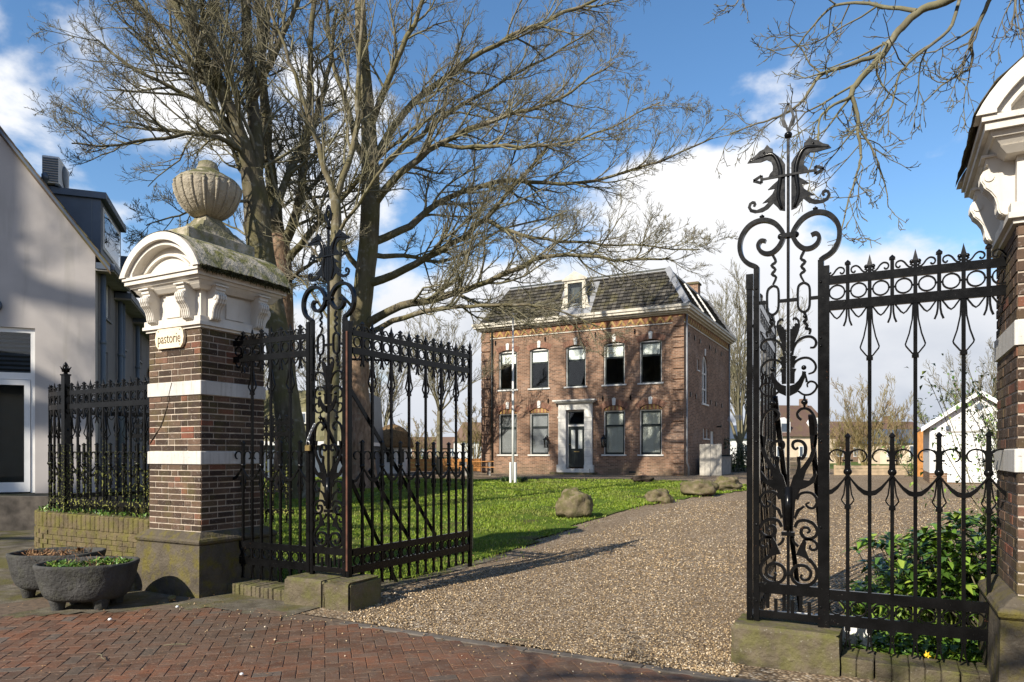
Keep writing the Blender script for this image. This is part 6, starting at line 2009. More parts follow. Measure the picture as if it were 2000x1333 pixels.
bush_tree('thorn_tree','thin bare tree between the thatched hut and the house',858,925,41,9.5,3.2,8,9,MAT['twig'],.07,.010,lean=.5,n1=10,trunk_h=3.6,tr=.16)
bush_tree('thorn_tree','pale bushy tree at the left corner of the house',928,922,62,7.2,3.2,9,9,MAT['twig_red'],.06,.014,n1=9)
bush_tree('thorn_tree','low pale bushy tree seen through the open gate leaf',820,922,75,5.5,3.5,10,8,MAT['twig_red'],.06,.016,n1=8)
bush_tree('willow_bush','tall feathery willow bush with many upright stems, behind the railing',1690,915,47,6.2,2.9,11,16,MAT['twig_red'],.035,.009,'willow bushes beyond the drive',.15,n1=10)
bush_tree('willow_bush','lower feathery willow bush right of the tall one',1752,912,50,4.6,2.2,12,12,MAT['twig_red'],.03,.009,'willow bushes beyond the drive',.15,n1=9)
bush_tree('willow_bush','small feathery willow bush beside the scrolled post',1640,912,52,4.2,1.8,13,10,MAT['twig_red'],.03,.009,'willow bushes beyond the drive',.15,n1=9)
bush_tree('alder_tree','bare tree rising behind the white barn roof',1925,915,50,9.5,3.5,14,9,MAT['twig'],.08,.011,n1=11,trunk_h=2)
bush_tree('thorn_tree','bare tree seen between the leaning trunks behind the pier',640,930,38,9.0,4.0,15,12,MAT['twig'],.08,.010,n1=10,trunk_h=1.0)
bush_tree('thorn_tree','bare thicket tree behind the wide tree and the thatched hut',745,925,52,11.0,4.0,16,10,MAT['twig'],.09,.012,n1=10,trunk_h=2.0)
bush_tree('thorn_tree','dense bare tree behind the left pier top',455,930,36,10.0,4.2,18,11,MAT['twig'],.08,.010,n1=10,trunk_h=1.2)
bush_tree('leafy_tree','small tree with fresh green leaves left of the white barn',1862,915,31,4.3,1.7,19,9,MAT['twig'],.035,.007,'young leafy trees by the barn',.3,n1=8,leafy='spring',lsize=.09)
bush_tree('leafy_tree','young leafing bush at the right edge of the white barn',1962,935,20.5,2.7,.8,20,8,MAT['twig'],.02,.005,'young leafy trees by the barn',.3,n1=8,leafy='spring',lsize=.07)
# ================================================================== foliage helpers
def leaf_mat(name, stops, rough=.45, spec=.5):
    m = M(name, rough, 0, spec); p = m.pos()
    m.color(m.ramp(m.rand(), stops))
    return m.m
MAT['rhodo'] = leaf_mat('rhododendron_leaf', [(0,(0.045,.098,.016)),(.45,(0.095,.185,.024)),(.8,(0.175,.28,.036)),(1,(0.28,.35,.055))], .38)
MAT['herb'] = leaf_mat('ground_cover_leaf', [(0,(0.04,.09,.012)),(.5,(0.085,.17,.020)),(1,(0.18,.26,.035))], .4)
MAT['spring'] = leaf_mat('young_yellow_green_leaf', [(0,(0.10,.16,.02)),(.6,(0.19,.26,.04)),(1,(0.28,.32,.07))], .5)
MAT['evergreen'] = leaf_mat('evergreen_leaf', [(0,(0.012,.03,.008)),(.6,(0.028,.058,.014)),(1,(0.06,.09,.02))], .45)
MAT['daffodil'] = plain('daffodil_yellow', (0.75,.50,.03), .6, .1, 5, 0)
MAT['dead_leaf'] = leaf_mat('dead_leaf', [(0,(0.09,.045,.02)),(.6,(0.20,.10,.04)),(1,(0.33,.20,.09))], .8)
def leaves(name, mat, P, N, L, W, parent=None, seed=0, droop=.2, **k):
    """leaf blades at points P pointing along N (lists); two-quad folded blades"""
    rs = np.random.RandomState(seed)
    P = np.array(P, dtype=np.float32); N = np.array(N, dtype=np.float32); n = len(P)
    N /= np.linalg.norm(N,axis=1,keepdims=True)+1e-9
    r = rs.randn(n,3).astype(np.float32); r[:,2] *= .4
    sd = np.cross(N, np.array([0,0,1.],dtype=np.float32)) + .25*r; sd /= np.linalg.norm(sd,axis=1,keepdims=True)+1e-9
    L = np.array(L,dtype=np.float32).reshape(-1,1)*np.ones((n,1),dtype=np.float32); W = np.array(W,dtype=np.float32).reshape(-1,1)*np.ones((n,1),dtype=np.float32)
    up = np.cross(sd, N)
    mid = P+N*L*.5+up*L*.06; tip = P+N*L+np.array([0,0,-1.],dtype=np.float32)*L*droop
    v = np.stack([P, mid+sd*W*.5+up*W*.18, tip, mid-sd*W*.5+up*W*.18, mid], 1).reshape(-1,3)
    o = (np.arange(n)*5)[:,None,None]
    f = (np.array([(0,1,4),(1,2,4),(2,3,4),(3,0,4)])[None]+o).reshape(-1,3)
    if parent is not None: v = v-np.array(parent.location,dtype=np.float32)
    return put(name, np_mesh(name, v, f, mat, True), parent, **k)

for t_, m_, ls_, pts_, sd_ in LEAFY:
    R_ = random.Random(sd_); P = []; N = []; L = []
    for p_, d_ in pts_:
        if R_.random() < .55:
            P.append(tuple(p_-t_.location)); N.append((d_.x+R_.gauss(0,.05),d_.y+R_.gauss(0,.05),d_.z)); L.append(ls_*R_.uniform(.6,1.3))
    o = leaves('foliage', MAT[m_], P, N, L, [l*.6 for l in L], None, sd_); o.parent = t_; o['kind'] = 'stuff'

# ================================================================== planters
def planter(label, x, y, rx, ry, h, rot, seed, plantkind):
    t = thing('planter', label, 'planter', (x,y,gz(x,y)), rot, 'stone planters')
    prof = [(.02,.10),(.60,.10),(.74,.115),(.82,.15),(.88,.22),(.935,.32),(.975,.42),(1.0,h-.03),(1.0,h-.008),(.985,h),(.93,h),(.905,h-.015),(.89,h-.08),(.87,h-.10),(.02,h-.10)]
    mb = MB(); seg = 48; vs = []; fs = []
    for r_,z in prof:
        for k in range(seg):
            a = 2*PI*k/seg
            ex = 1/((abs(cos(a))**2.6+abs(sin(a))**2.6)**(1/2.6))
            q = 1+.012*mnoise.noise(Vector((cos(a)*3+seed,sin(a)*3,z*7)))
            vs.append((rx*r_*cos(a)*ex*q, ry*r_*sin(a)*ex*q, z+.006*mnoise.noise(Vector((cos(a)*2,sin(a)*2+seed,1)))))
    n = len(prof)
    for i in range(n-1):
        for k in range(seg):
            j = (k+1)%seg; fs.append((i*seg+k,i*seg+j,(i+1)*seg+j,(i+1)*seg+k))
    mb.add(vs, fs, True).build('basin', MAT['planter'], t)
    MB().lathe([(.0,h-.05),(.3,h-.04),(.7,h-.055),(.92,h-.07)],24,sx=rx*1.02,sy=ry*1.02).build('soil', MAT['soil'], t)
    for sx in (-1,1):
        for sy in (-1,1):
            MB().lathe([(.05,-.02),(.06,.02),(.075,.09),(.095,.14)],10,sx*rx*.45,sy*ry*.42).build('foot', MAT['planter'], t)
    rs = np.random.RandomState(seed)
    P = []; N = []; L = []
    R_ = random.Random(seed)
    for k in range(26 if plantkind else 16):
        a = R_.random()*6.28; q = math.sqrt(R_.random())*.8
        c = Vector((rx*q*cos(a),ry*q*sin(a),h-.05))
        c = Matrix.Rotation(rot,4,'Z') @ c + Vector((x,y,gz(x,y)))
        for m_ in range(26):
            an = R_.random()*6.28
            P.append(tuple(c+Vector((R_.gauss(0,.03),R_.gauss(0,.03),0)))); N.append((cos(an)*.6,sin(an)*.6,R_.uniform(.3,1.1))); L.append(R_.uniform(.05,.11))
    o = leaves('plants', MAT['herb'] if plantkind else MAT['dead_leaf'], P, N, L, [l*.22 for l in L], None, seed)
    o.parent = t; o.matrix_parent_inverse = (Matrix.Translation(t.location) @ Matrix.Rotation(rot,4,'Z')).inverted(); o['kind'] = 'stuff'
    # dry stalks
    mb = MB()
    for k in range(34):
        a = R_.random()*6.28; q = math.sqrt(R_.random())*.8
        p0 = Vector((rx*q*cos(a),ry*q*sin(a),h-.06)); d_ = Vector((R_.gauss(0,.5),R_.gauss(0,.5),.8)).normalized()*R_.uniform(.08,.2)
        mb.tube([p0,p0+d_*.6,p0+d_+Vector((R_.gauss(0,.03),R_.gauss(0,.03),-.02))],.0022,3)
    mb.build('dry_stalks', MAT['dead_leaf'], t, kind='stuff')
def gpt(px,py,z): return at(px,py,(EYE-z)*F/(py-HOR))
c1 = gpt(172,1097,.48); planter('dark oval stone planter with green weeds, in front of the pier', c1.x, c1.y, .47, .39, .48, YAW+R(4), 3, True)
c2 = gpt(112,1077,.50); planter('dark oval stone planter with dry stalks, behind the weedy one', c2.x, c2.y, .48, .38, .50, YAW+R(-2), 4, False)

# ================================================================== boulders
def boulder(label, px, py_base, w_, hgt, dep, seed, rough=.16, mat='boulder'):
    g = ground_at(px, py_base)
    d = -SN*g.x+CS*g.y
    vdir = Vector((g.x,g.y,0)).normalized()
    c = g + vdir*dep*.5
    seg, rings = 44, 26
    vs = []; fs = []
    for i in range(rings+1):
        th = PI*i/rings
        for k in range(seg):
            a = 2*PI*k/seg
            q = Vector((sin(th)*cos(a),sin(th)*sin(a),cos(th)))
            s = 1+rough*mnoise.noise(q*1.5+Vector((seed,0,0)))*1.6+rough*.5*mnoise.noise(q*4+Vector((0,seed,0)))+rough*.34*mnoise.noise(q*8+Vector((0,0,seed)))+rough*.20*abs(mnoise.noise(q*17+Vector((seed,0,seed))))+rough*.12*mnoise.noise(q*34)
            s = 1+(s-1)
            sq = 1/((abs(q.x)**3+abs(q.y)**3+abs(q.z)**3)**(1/3)) if seed%2 else 1/((abs(q.x)**2.4+abs(q.y)**2.4+abs(q.z)**2.4)**(1/2.4))
            v = q*s*sq*.93
            vs.append((v.x*w_/2, v.y*dep/2, v.z*hgt*.5))
    for i in range(rings):
        for k in range(seg):
            j=(k+1)%seg; fs.append((i*seg+k,(i+1)*seg+k,(i+1)*seg+j,i*seg+j))
    MB().add(vs, fs, True).build('boulder', MAT[mat], None, (c.x,c.y,gz(c.x,c.y)+hgt*.38), YAW, label=label, cat='boulder', group='boulders along the drive')
boulder('big round lichened boulder on the lawn edge nearest the gate', 1121,1016,.82,.74,.75,4,.22)
boulder('small block-shaped boulder, second along the lawn edge', 1288,984,.66,.42,.5,7,.26)
boulder('broad mossy boulder, third along the lawn edge', 1366,971,1.10,.60,.8,10,.24)
boulder('flat pale boulder furthest along the lawn edge', 1420,960,1.05,.52,.8,12,.28)
boulder('low dark boulder near the house front', 1256,943,.95,.34,.6,14,.18,'soil')

# ================================================================== flagpole, post
g = ground_at(1002,945)
fp = thing('flagpole', 'slim white flagpole between two short posts on the lawn', 'flagpole', tuple(g))
MB().tube([(0,0,.15),(0,0,3.2),(0,0,6.9)],[.055,.048,.033],12).ball((0,0,6.93),.06,10,6).build('pole', MAT['white_wood'], fp)
for sx in (-1,1):
    MB().add(MB().cbox(sx*.105-.045,sx*.105+.045,-.06,.06,-.1,.88,.02).v, MB().cbox(sx*.105-.045,sx*.105+.045,-.06,.06,-.1,.88,.02).f).build('support_post', MAT['white_wood'], fp)
MB().tube([(-.17,0,.6),(.17,0,.6)],.012,6).build('pivot_bolt', MAT['steel'], fp)
g = at(918,1072,11.6); g.z = gz(g.x,g.y)
wp = thing('wooden_post', 'square weathered wooden post beside the open left gate leaf', 'post', tuple(g), YAW+.2)
MAT['post_wood'] = plain('greenish_softwood', (0.235,0.195,0.095), .9, .25, 8, .3)
MB().cbox(-.048,.048,-.048,.048,-.1,1.41,.012).build('shaft', MAT['post_wood'], wp)
MB().box(-.05,-.0485,-.012,.012,1.0,1.06).box(.0485,.05,-.012,.012,.9,.96).build('fixing_plate', MAT['steel'], wp)

# ================================================================== bits beside the house
def H(x,y,z): return (HX+x,HY+y,HZ+z)
ws = thing('timber_screen', 'pale weathered plank screen leaning at the side of the house', 'screen', H(HW+.55,1.2,0), 0)
for k in range(4): MB().cbox(k*.30,k*.30+.285,0,.05,0,1.72+.02*(k%2),.01).build('plank', plain('pale_grey_plank',(0.42,.39,.335),.9,.2,6,.3) if k==0 else bpy.data.materials['pale_grey_plank'], ws)
ws2 = thing('timber_box', 'low dark timber storage box against the side wall', 'storage box', H(HW+.5,2.6,0), 0)
for k in range(6): MB().cbox(0,.9,k*.5,k*.5+.48,0,.98,.01).build('panel', MAT['timber_grey'], ws2)
MB().box(-.02,.95,-.02,3.02,.985,1.03).build('lid', MAT['timber_grey'], ws2)
wb = thing('waste_bin', 'dark grey waste bin at the back corner of the house', 'bin', H(HW+.7,7.6,0), 0)
MB().frustum(-.3,.3,-.3,.3,0,-.36,.36,-.36,.36,1.05).build('bin_body', MAT['dark_green'], wb); MB().box(-.38,.38,-.38,.4,1.052,1.13).build('lid', MAT['dark_green'], wb)
fl_ = thing('boiler_flue', 'small dark flue pipe on the side wall of the house', 'flue', H(HW,8.3,2.95), 0)
MB().tube([(0,0,0),(.28,0,0),(.28,0,.12)],.05,8).build('pipe', MAT['dark_green'], fl_)
# steam from the flue
sm = M('steam', .5); sm.t.nodes.remove(sm.b)
pv_ = sm.n('ShaderNodeVolumePrincipled'); pv_.inputs['Color'].default_value = (.95,.95,.97,1)
nz_ = sm.noise(sm.pos(), 2.2, 4); 
sm.l(sm.math('MULTIPLY', sm.mrange(nz_, .42, .62), 1.8), pv_.inputs['Density']); sm.l(pv_.outputs[0], sm.o.inputs['Volume'])
st_ = MB()
for k in range(1): st_.ball((0,0,0),.5,16,10)
put('steam', st_.mesh('steam', sm.m), None, H(HW+.95,9.4,3.5), (0,.6,.9), label='small white puff of steam drifting from the flue', cat='steam', kind='stuff', scale=(.5,1.5,.6))

# ================================================================== thatched hut, picnic table, board fence
def thatch_mat():
    m = M('brown_thatch', 1, 0, .1); ps = m.pos(scale=(1,1,.25))
    m.color(m.ramp(m.noise(ps, 18, 5), [(.3,(0.10,.062,.03)),(.7,(0.25,.165,.085))])); m.bump(m.noise(ps, 40, 4), .6, .03)
    return m.m
MAT['thatch'] = thatch_mat()
D = 44.0
b = at(767,921,D); b.z = gz(b.x,b.y)-.03
hut = thing('thatched_hut', 'small white octagonal hut with domed thatched roof, seen through the gate', 'hut', tuple(b), YAW)
for k in range(8):
    a0 = PI/8+k*PI/4; a1 = a0+PI/4; r_ = .95
    MB().prism([(r_*cos(a0),r_*sin(a0)),(r_*cos(a1),r_*sin(a1)),((r_-.06)*cos(a1),(r_-.06)*sin(a1)),((r_-.06)*cos(a0),(r_-.06)*sin(a0))],0,1.75,'z').build('wall_panel', MAT['white_wood'], hut)
    am = (a0+a1)/2
    if k in (4,5,6):
        wnd = MB().box(-.22,.22,-.02,.0,.7,1.5).build('window', MAT['dark_green'], hut, (r_*cos(PI/8)*cos(am),r_*cos(PI/8)*sin(am),0), am+PI/2)
MB().lathe([(.0,1.62),(1.28,1.60),(1.34,1.66),(1.30,1.80),(1.20,2.15),(1.02,2.50),(.76,2.78),(.45,2.97),(.20,3.06),(.0,3.08)],28).build('thatched_roof', MAT['thatch'], hut)
MB().lathe([(.20,3.05),(.10,3.15),(.05,3.30),(.02,3.45),(.0,3.72)],10).build('finial', MAT['zinc'], hut)
MAT['orange_wood'] = plain('fresh_orange_timber', (0.52,.235,.07), .8, .2, 5, .2)
def board_fence(label, px0, px1, d, z0, h, n, mat, name='board_fence', cat='fence'):
    p0 = at(px0,900,d); p1 = at(px1,900,d); g0 = gz(p0.x,p0.y)
    dirv = Vector((p1.x-p0.x,p1.y-p0.y,0)); L_ = dirv.length; a = math.atan2(dirv.y,dirv.x)
    t = thing(name, label, cat, (p0.x,p0.y,g0), a)
    for k in range(n): MB().box(0,L_,0,.03,z0+k*h,z0+k*h+h-.02).build('board', mat, t)
    x_ = 0
    while x_ <= L_+.01: MB().box(x_-.05,x_+.05,.031,.12,-.1,z0+n*h+.02).build('post', mat, t); x_ += max(1.0,L_/max(1,round(L_/2)))
    return t
board_fence('orange board fence beyond the lawn, seen through the open gate leaf', 795, 938, 46, .05, .28, 3, MAT['orange_wood'])
def picnic(label, px, d, rot):
    b = at(px,920,d); b.z = gz(b.x,b.y)
    t = thing('picnic_table', label, 'picnic table', tuple(b), YAW+rot, 'picnic tables')
    for k in range(4): MB().box(-.9,.9,-.37+k*.19,-.37+k*.19+.17,.74,.78).build('top_plank', MAT['orange_wood'], t)
    for sy in (-1,1):
        for k in range(2): MB().box(-.9,.9,sy*.70-.13+k*.14,sy*.70-.13+k*.14+.12,.43,.47).build('seat_plank', MAT['orange_wood'], t)
    for sx in (-.65,.65):
        for sy in (-1,1): MB().tube([(sx,sy*.30,.74),(sx,sy*.75,-.02)],1,4,flat=(.05,.03)).build('leg', MAT['timber_grey'], t)
        MB().box(sx-.03,sx+.03,-.82,.82,.37,.43).build('cross_beam', MAT['timber_grey'], t)
picnic('orange-topped picnic table against the left corner of the house', 932, 39, .1)
picnic('orange-topped picnic table in front of the board fence', 880, 42, .25)

# building with tiled mansard flank behind the trees
MAT['olive_tile'] = roof_tile_mat('olive_roof_tile', (0.10,.095,.05), (0.16,.15,.08), (0.22,.20,.12), .6)
b = at(600,925,36); b.z = gz(b.x,b.y)
sh = thing('tiled_house', 'low house with olive tile-hung flank behind the leaning trunks', 'house', tuple(b), YAW)
MB().box(-2.6,2.6,0,6,-.2,1.65).build('wall', MAT['dark_zinc'], sh)
MB().box(-2.8,2.8,-.3,6.2,1.65,1.85).build('white_fascia', MAT['white_wood'], sh)
tl = MB(); rr = random.Random(2)
for j in range(11):
    for i in range(22):
        x0 = -2.7+i*.245+(.12 if j%2 else 0); z0 = 1.86+j*.24; y0 = -.25+j*.09
        tl.add([(x0,y0-.05+rr.uniform(-.006,.006),z0),(x0+.235,y0-.05,z0),(x0+.235,y0+.05,z0+.27),(x0,y0+.05,z0+.27),(x0,y0,z0),(x0+.235,y0,z0)],[(0,1,2,3),(4,5,1,0)])
tl.build('tiles', MAT['olive_tile'], sh, kind='stuff')
MB().frustum(-2.8,2.8,-.24,6.2,1.851,-2.8,2.8,.75,5.2,4.5).build('roof', MAT['dark_zinc'], sh)
w_ = MB().box(-.55,.0,-.12,.3,2.75,3.35).build('window', MAT['white_wood'], sh); MB().box(-.47,-.08,-.135,-.121,2.83,3.27).build('pane', MAT['dark_zinc'], w_)

# ================================================================== right-hand background
MAT['barn_white'] = plain('white_barn_paint', (0.66,.655,.635), .6, .06, 2, .1)
bx0, by0 = 1.54, 32.5
bz = gz(bx0,by0)
bn = thing('white_barn', 'white boarded barn with pitched roof seen through the right railing', 'barn', (bx0,by0,bz), 0)
BWd, BE, BA = 3.32, 2.32, 3.52
MB().box(0,BWd,-.0,5.5,-.1,.42).build('brick_base', MAT['house_brick'], bn)
x_ = 0.0; k = 0
while x_ < BWd-.01:
    x2 = min(BWd, x_+.20)
    def top(x): return BE+(BA-BE)*(1-abs(x-BWd/2)/(BWd/2))
    if not (.55 < x_ < 2.75):
        MB().prism([(x_+.004,.42),(x2-.004,.42),(x2-.004,top(x2)-.02),(x_+.004,top(x_)-.02)],-.03,.02,'y').build('board', MAT['barn_white'], bn)
    else:
        MB().prism([(x_+.004,2.02),(x2-.004,2.02),(x2-.004,top(x2)-.02),(x_+.004,top(x_)-.02)],-.03,.02,'y').build('board', MAT['barn_white'], bn)
    # saw-tooth end of the upper boarding
    MB().prism([(x_+.004,2.50),(x2-.004,2.50),((x_+x2)/2,2.40)],-.05,-.031,'y').build('saw_tooth', MAT['barn_white'], bn)
    x_ = x2
MB().box(.003,BWd-.003,.03,5.5,.421,BE).build('wall_core', MAT['barn_white'], bn)
MB().prism([(0.01,BE+.001),(BWd-.01,BE+.001),(BWd/2,BA-.03)],.03,5.4,'y').build('gable_core', MAT['barn_white'], bn)
bd = MB().box(.60,2.72,-.05,-.005,.05,2.0).build('barn_door', MAT['barn_white'], bn)
for z in (.08,1.0,1.9): MB().box(.62,2.70,-.07,-.051,z,z+.09).build('ledge', MAT['barn_white'], bd)
MB().box(.55,2.77,-.065,.0,2.0,2.06).build('door_rail', MAT['timber_grey'], bn)
for sx in (-1,1):
    cx_ = BWd/2
    MB().prism([(cx_,BA+.12),(cx_+sx*(BWd/2+.30),BE-.10),(cx_+sx*(BWd/2+.30),BE-.28),(cx_,BA-.06)],-.30,-.22,'y').build('barge_board', MAT['barn_white'], bn)
    MB().prism([(cx_,BA+.10),(cx_+sx*(BWd/2+.30),BE-.12),(cx_+sx*(BWd/2+.30),BE-.20),(cx_,BA+.02)],-.219,5.7,'y').build('roof_slope', MAT['tile'], bn)
    MB().prism([(cx_,BA+.01),(cx_+sx*(BWd/2+.26),BE-.18),(cx_+sx*(BWd/2+.20),BE-.24),(cx_,BA-.06)],-.20,-.051,'y').build('soffit', MAT['rough_bark'], bn)
MB().prism([(BWd/2-.17,3.0),(BWd/2,2.83),(BWd/2+.17,3.0),(BWd/2,3.17)],-.06,-.031,'y').build('diamond_vent', MAT['dark_zinc'], bn)
MB().box(.55,.70,-.16,-.031,2.13,2.27).build('floodlight', MAT['dark_zinc'], bn)
# raised timber beds
def timber_wall(label, px0, px1, d, h, n=3):
    return board_fence(label, px0, px1, d, 0, h/n, n, MAT['timber_bed'], 'timber_bed', 'planter bed')
MAT['timber_bed'] = plain('sleeper_timber', (0.40,.30,.19), .9, .2, 4, .3)
timber_wall('low timber sleeper bed in front of the willows', 1632, 1800, 39, .55)
timber_wall('stack of timber sleepers left of the scrolled post', 1500, 1618, 42, 1.0, 4)
# distant houses
def far_house(label, px, d, w_, wallh, roofh, wallmat, roofmat, dormers=0, dep=8.0, rot=0.0, base=None, chim=True, rows=1):
    b = at(px,915,d); b.z = gz(b.x,b.y)-.1
    t = thing('far_house', label, 'house', tuple(b), YAW+rot, 'houses beyond the garden')
    MB().box(-w_/2,w_/2,0,dep,0,wallh).build('wall', wallmat, t)
    rf = MB().add([(-w_/2-.3,-.3,wallh),(w_/2+.3,-.3,wallh),(w_/2+.3,dep+.3,wallh),(-w_/2-.3,dep+.3,wallh),(-w_/2+.8,dep/2,wallh+roofh),(w_/2-.8,dep/2,wallh+roofh)],[(0,1,5,4),(1,2,5),(2,3,4,5),(3,0,4),(3,2,1,0)]).build('roof', roofmat, t)
    if chim: MB().box(w_*.25,w_*.25+.8,dep/2-.4,dep/2+.4,wallh+roofh*.6,wallh+roofh+.9).build('chimney', MAT['house_brick'], rf)
    n = max(2,int(w_/2.6))
    for r_ in range(rows):
        for k in range(n):
            x_ = -w_/2+w_*(k+.5)/n; z0 = .9+r_*2.8
            wf = MB().box(x_-.55,x_+.55,-.06,-.001,z0,z0+1.45).build('window', MAT['white_wood'], t)
            for sx in (-1,1): MB().box(x_+sx*.26-.2,x_+sx*.26+.2,-.075,-.061,z0+.1,z0+1.35).build('pane', MAT['dark_zinc'], wf)
    for k in range(dormers):
        x_ = -w_*.25+w_*.5*k/max(1,dormers-1)
        dd = MB().prism([(x_-.8,wallh+.3),(x_+.8,wallh+.3),(x_+.8,wallh+1.9),(x_,wallh+2.5),(x_-.8,wallh+1.9)],.3,2.6,'y').build('dormer', MAT['white_wood'], t)
        MB().box(x_-.45,x_+.45,.285,.299,wallh+.6,wallh+1.7).build('pane', MAT['dark_zinc'], dd)
MAT['cream_wall'] = plain('cream_wall', (0.60,.48,.35), .85, .1, 1, .1)
MAT['red_roof'] = roof_tile_mat('brown_red_roof', (0.10,.06,.045), (0.14,.085,.06), (0.18,.11,.08), .3)
far_house('cream house with two white dormers and steep brown roof in the distance', 1568, 92, 9.5, 3.6, 4.4, MAT['cream_wall'], MAT['red_roof'], 2, 9, .15)
far_house('long low brick house far behind the willow bushes', 1690, 110, 22, 3.2, 3.4, MAT['house_brick'], MAT['red_roof'], 0, 8, .05)
far_house('small white house half hidden right of the parsonage', 1432, 78, 5, 3.0, 1.6, MAT['white_wood'], MAT['dark_zinc'], 0, 6, 0, chim=False)
far_house('dark-roofed farmhouse far beyond the orange fence', 840, 130, 16, 2.4, 2.2, MAT['house_brick'], MAT['red_roof'], 0, 9, -.1)
far_house('white gabled house far left of the parsonage', 935, 105, 5, 3.2, 3.0, MAT['white_wood'], MAT['red_roof'], 0, 6, .3, chim=False)
far_house('grey-roofed shed behind the railing in the distance', 1785, 85, 8, 2.6, 1.8, MAT['cream_wall'], MAT['dark_zinc'], 0, 6, -.05, chim=False)
# orange container edge by the barn
oc = at(1806,925,36); 
ob = thing('site_cabin', 'narrow orange cabin end beside the white barn', 'cabin', (oc.x,oc.y,gz(oc.x,oc.y)), YAW)
MB().box(-.10,.25,0,.5,0,2.4).build('cabin_wall', MAT['orange_wood'], ob); MB().box(-.02,.03,-.02,-.001,.0,2.35).build('yellow_post', MAT['daffodil'], ob)
# hedges
def hedge(name, label, px, py, d, w_, h, dep, n, mat, seed, size=.09, cat='hedge', rot=0.0, group=None):
    b = at(px,py,d); b.z = gz(b.x,b.y)
    t = thing(name, label, cat, tuple(b), YAW+rot, group)
    R_ = random.Random(seed); P = []; N = []; L = []
    for k in range(n):
        u,v,q = R_.random(),R_.random(),R_.random()
        x_ = (u-.5)*w_; y_ = (v-.5)*dep; z_ = h*q
        k2 = mnoise.noise(Vector((x_*1.2+seed,y_,z_*1.2)))
        if q > .65+.5*k2: continue
        if (abs(x_)/(w_/2))**3+(z_/h)**4 > 1.0+.3*k2: continue
        P.append((x_,y_,z_)); N.append((R_.gauss(0,1),R_.gauss(0,1),R_.gauss(.2,.8))); L.append(size*R_.uniform(.7,1.4))
    leaves('foliage', mat, P, N, L, [l*.55 for l in L], None, seed).parent = t
    mb = MB()
    for k in range(7): 
        x_ = (k/6-.5)*w_*.8; mb.tube([(x_,0,-.05),(x_+R_.gauss(0,.1),R_.gauss(0,.1),h*.7)],[.03,.012],5)
    mb.build('stems', MAT['twig_dark'], t, kind='stuff')
    for o in t.children:
        if o.name.startswith('foliage'): o['kind'] = 'stuff'
hedge('hedge','dark green laurel hedge right of the house corner',1442,928,47,2.6,2.3,1.2,5200,MAT['evergreen'],3,.14)
hedge('hedge','distant green hedge behind the thatched hut',800,922,60,16,1.5,1.2,5200,MAT['evergreen'],4,.17)
hedge('shrub','leafy bush beside the sleeper bed',1790,925,37,1.0,1.3,.8,1500,MAT['herb'],6,.08,'shrub')

# ================================================================== planting behind the right railing
def rhodo(label, x, y, h, spread, seed, n):
    t = thing('rhododendron', label, 'shrub', (x,y,gz(x,y)), 0, 'shrubs behind the right railing')
    R_ = random.Random(seed); P = []; N = []; L = []; mb = MB()
    for k in range(n):
        a = R_.random()*6.28; q = math.sqrt(R_.random())*spread
        hh = h*R_.uniform(.35,1.0)*(1-.35*(q/spread)**2)
        tip = Vector((x+cos(a)*q,y+sin(a)*q,gz(x,y)+hh)); b0 = Vector((x+cos(a)*q*.25,y+sin(a)*q*.25,gz(x,y)))
        mb.tube([b0-t.location,b0.lerp(tip,.5)+Vector((R_.gauss(0,.04),R_.gauss(0,.04),0))-t.location,tip-t.location],[.009,.007,.005],4)
        dv = (tip-b0).normalized()
        for m_ in range(R_.randint(8,12)):
            an = m_*2.4+R_.random()*.4
            side = Vector((cos(an),sin(an),0))
            nn = side+dv*R_.uniform(.0,.7)+Vector((0,0,R_.uniform(-.35,.35)))
            P.append(tuple(tip-dv*R_.uniform(0,.05)-t.location)); N.append(tuple(nn)); L.append(R_.uniform(.13,.23))
    o = leaves('foliage', MAT['rhodo'], P, N, L, [l*.34 for l in L], None, seed); o.parent = t; o['kind'] = 'stuff'
    mb.build('stems', MAT['twig_dark'], t, kind='stuff')
rhodo('large rhododendron with long glossy leaves behind the middle of the right railing', .90, 7.0, 1.22, .75, 5, 110)
rhodo('rhododendron pressed against the right pier', 1.30, 6.9, 1.25, .5, 6, 60)
rhodo('lower rhododendron behind the first bars of the right railing', .30, 7.3, 1.0, .62, 7, 80)
def ground_cover():
    R_ = random.Random(9); P = []; N = []; L = []
    for k in range(14000):
        x_ = R_.uniform(-.30,1.6); y_ = 5.98+R_.random()**1.3*3.2
        if not in_bed(x_,y_): continue
        z_ = gz(x_,y_)+.03+abs(R_.gauss(0,.06))
        an = R_.random()*6.28
        P.append((x_,y_,z_)); N.append((cos(an),sin(an),R_.uniform(.1,1.0))); L.append(R_.uniform(.04,.10))
    leaves('ground_cover', MAT['herb'], P, N, L, [l*.7 for l in L], None, 9, .1, label='low leafy ground cover filling the bed behind the right railing', cat='ground cover', kind='stuff')
    # strappy leaves of bulbs
    P = []; N = []; L = []
    for c in range(190):
        cx_ = R_.uniform(-.2,1.7); cy_ = R_.uniform(6.8,9.3)
        if not in_bed(cx_,cy_): continue
        for m_ in range(14):
            an = R_.random()*6.28
            P.append((cx_+R_.gauss(0,.03),cy_+R_.gauss(0,.03),gz(cx_,cy_))); N.append((cos(an)*.35,sin(an)*.35,1)); L.append(R_.uniform(.28,.55))
    leaves('bulb_leaves', MAT['spring'], P, N, L, [.014]*len(P), None, 10, .25, label='tufts of narrow bulb leaves at the back of the bed', cat='bulb leaves', kind='stuff')
ground_cover()
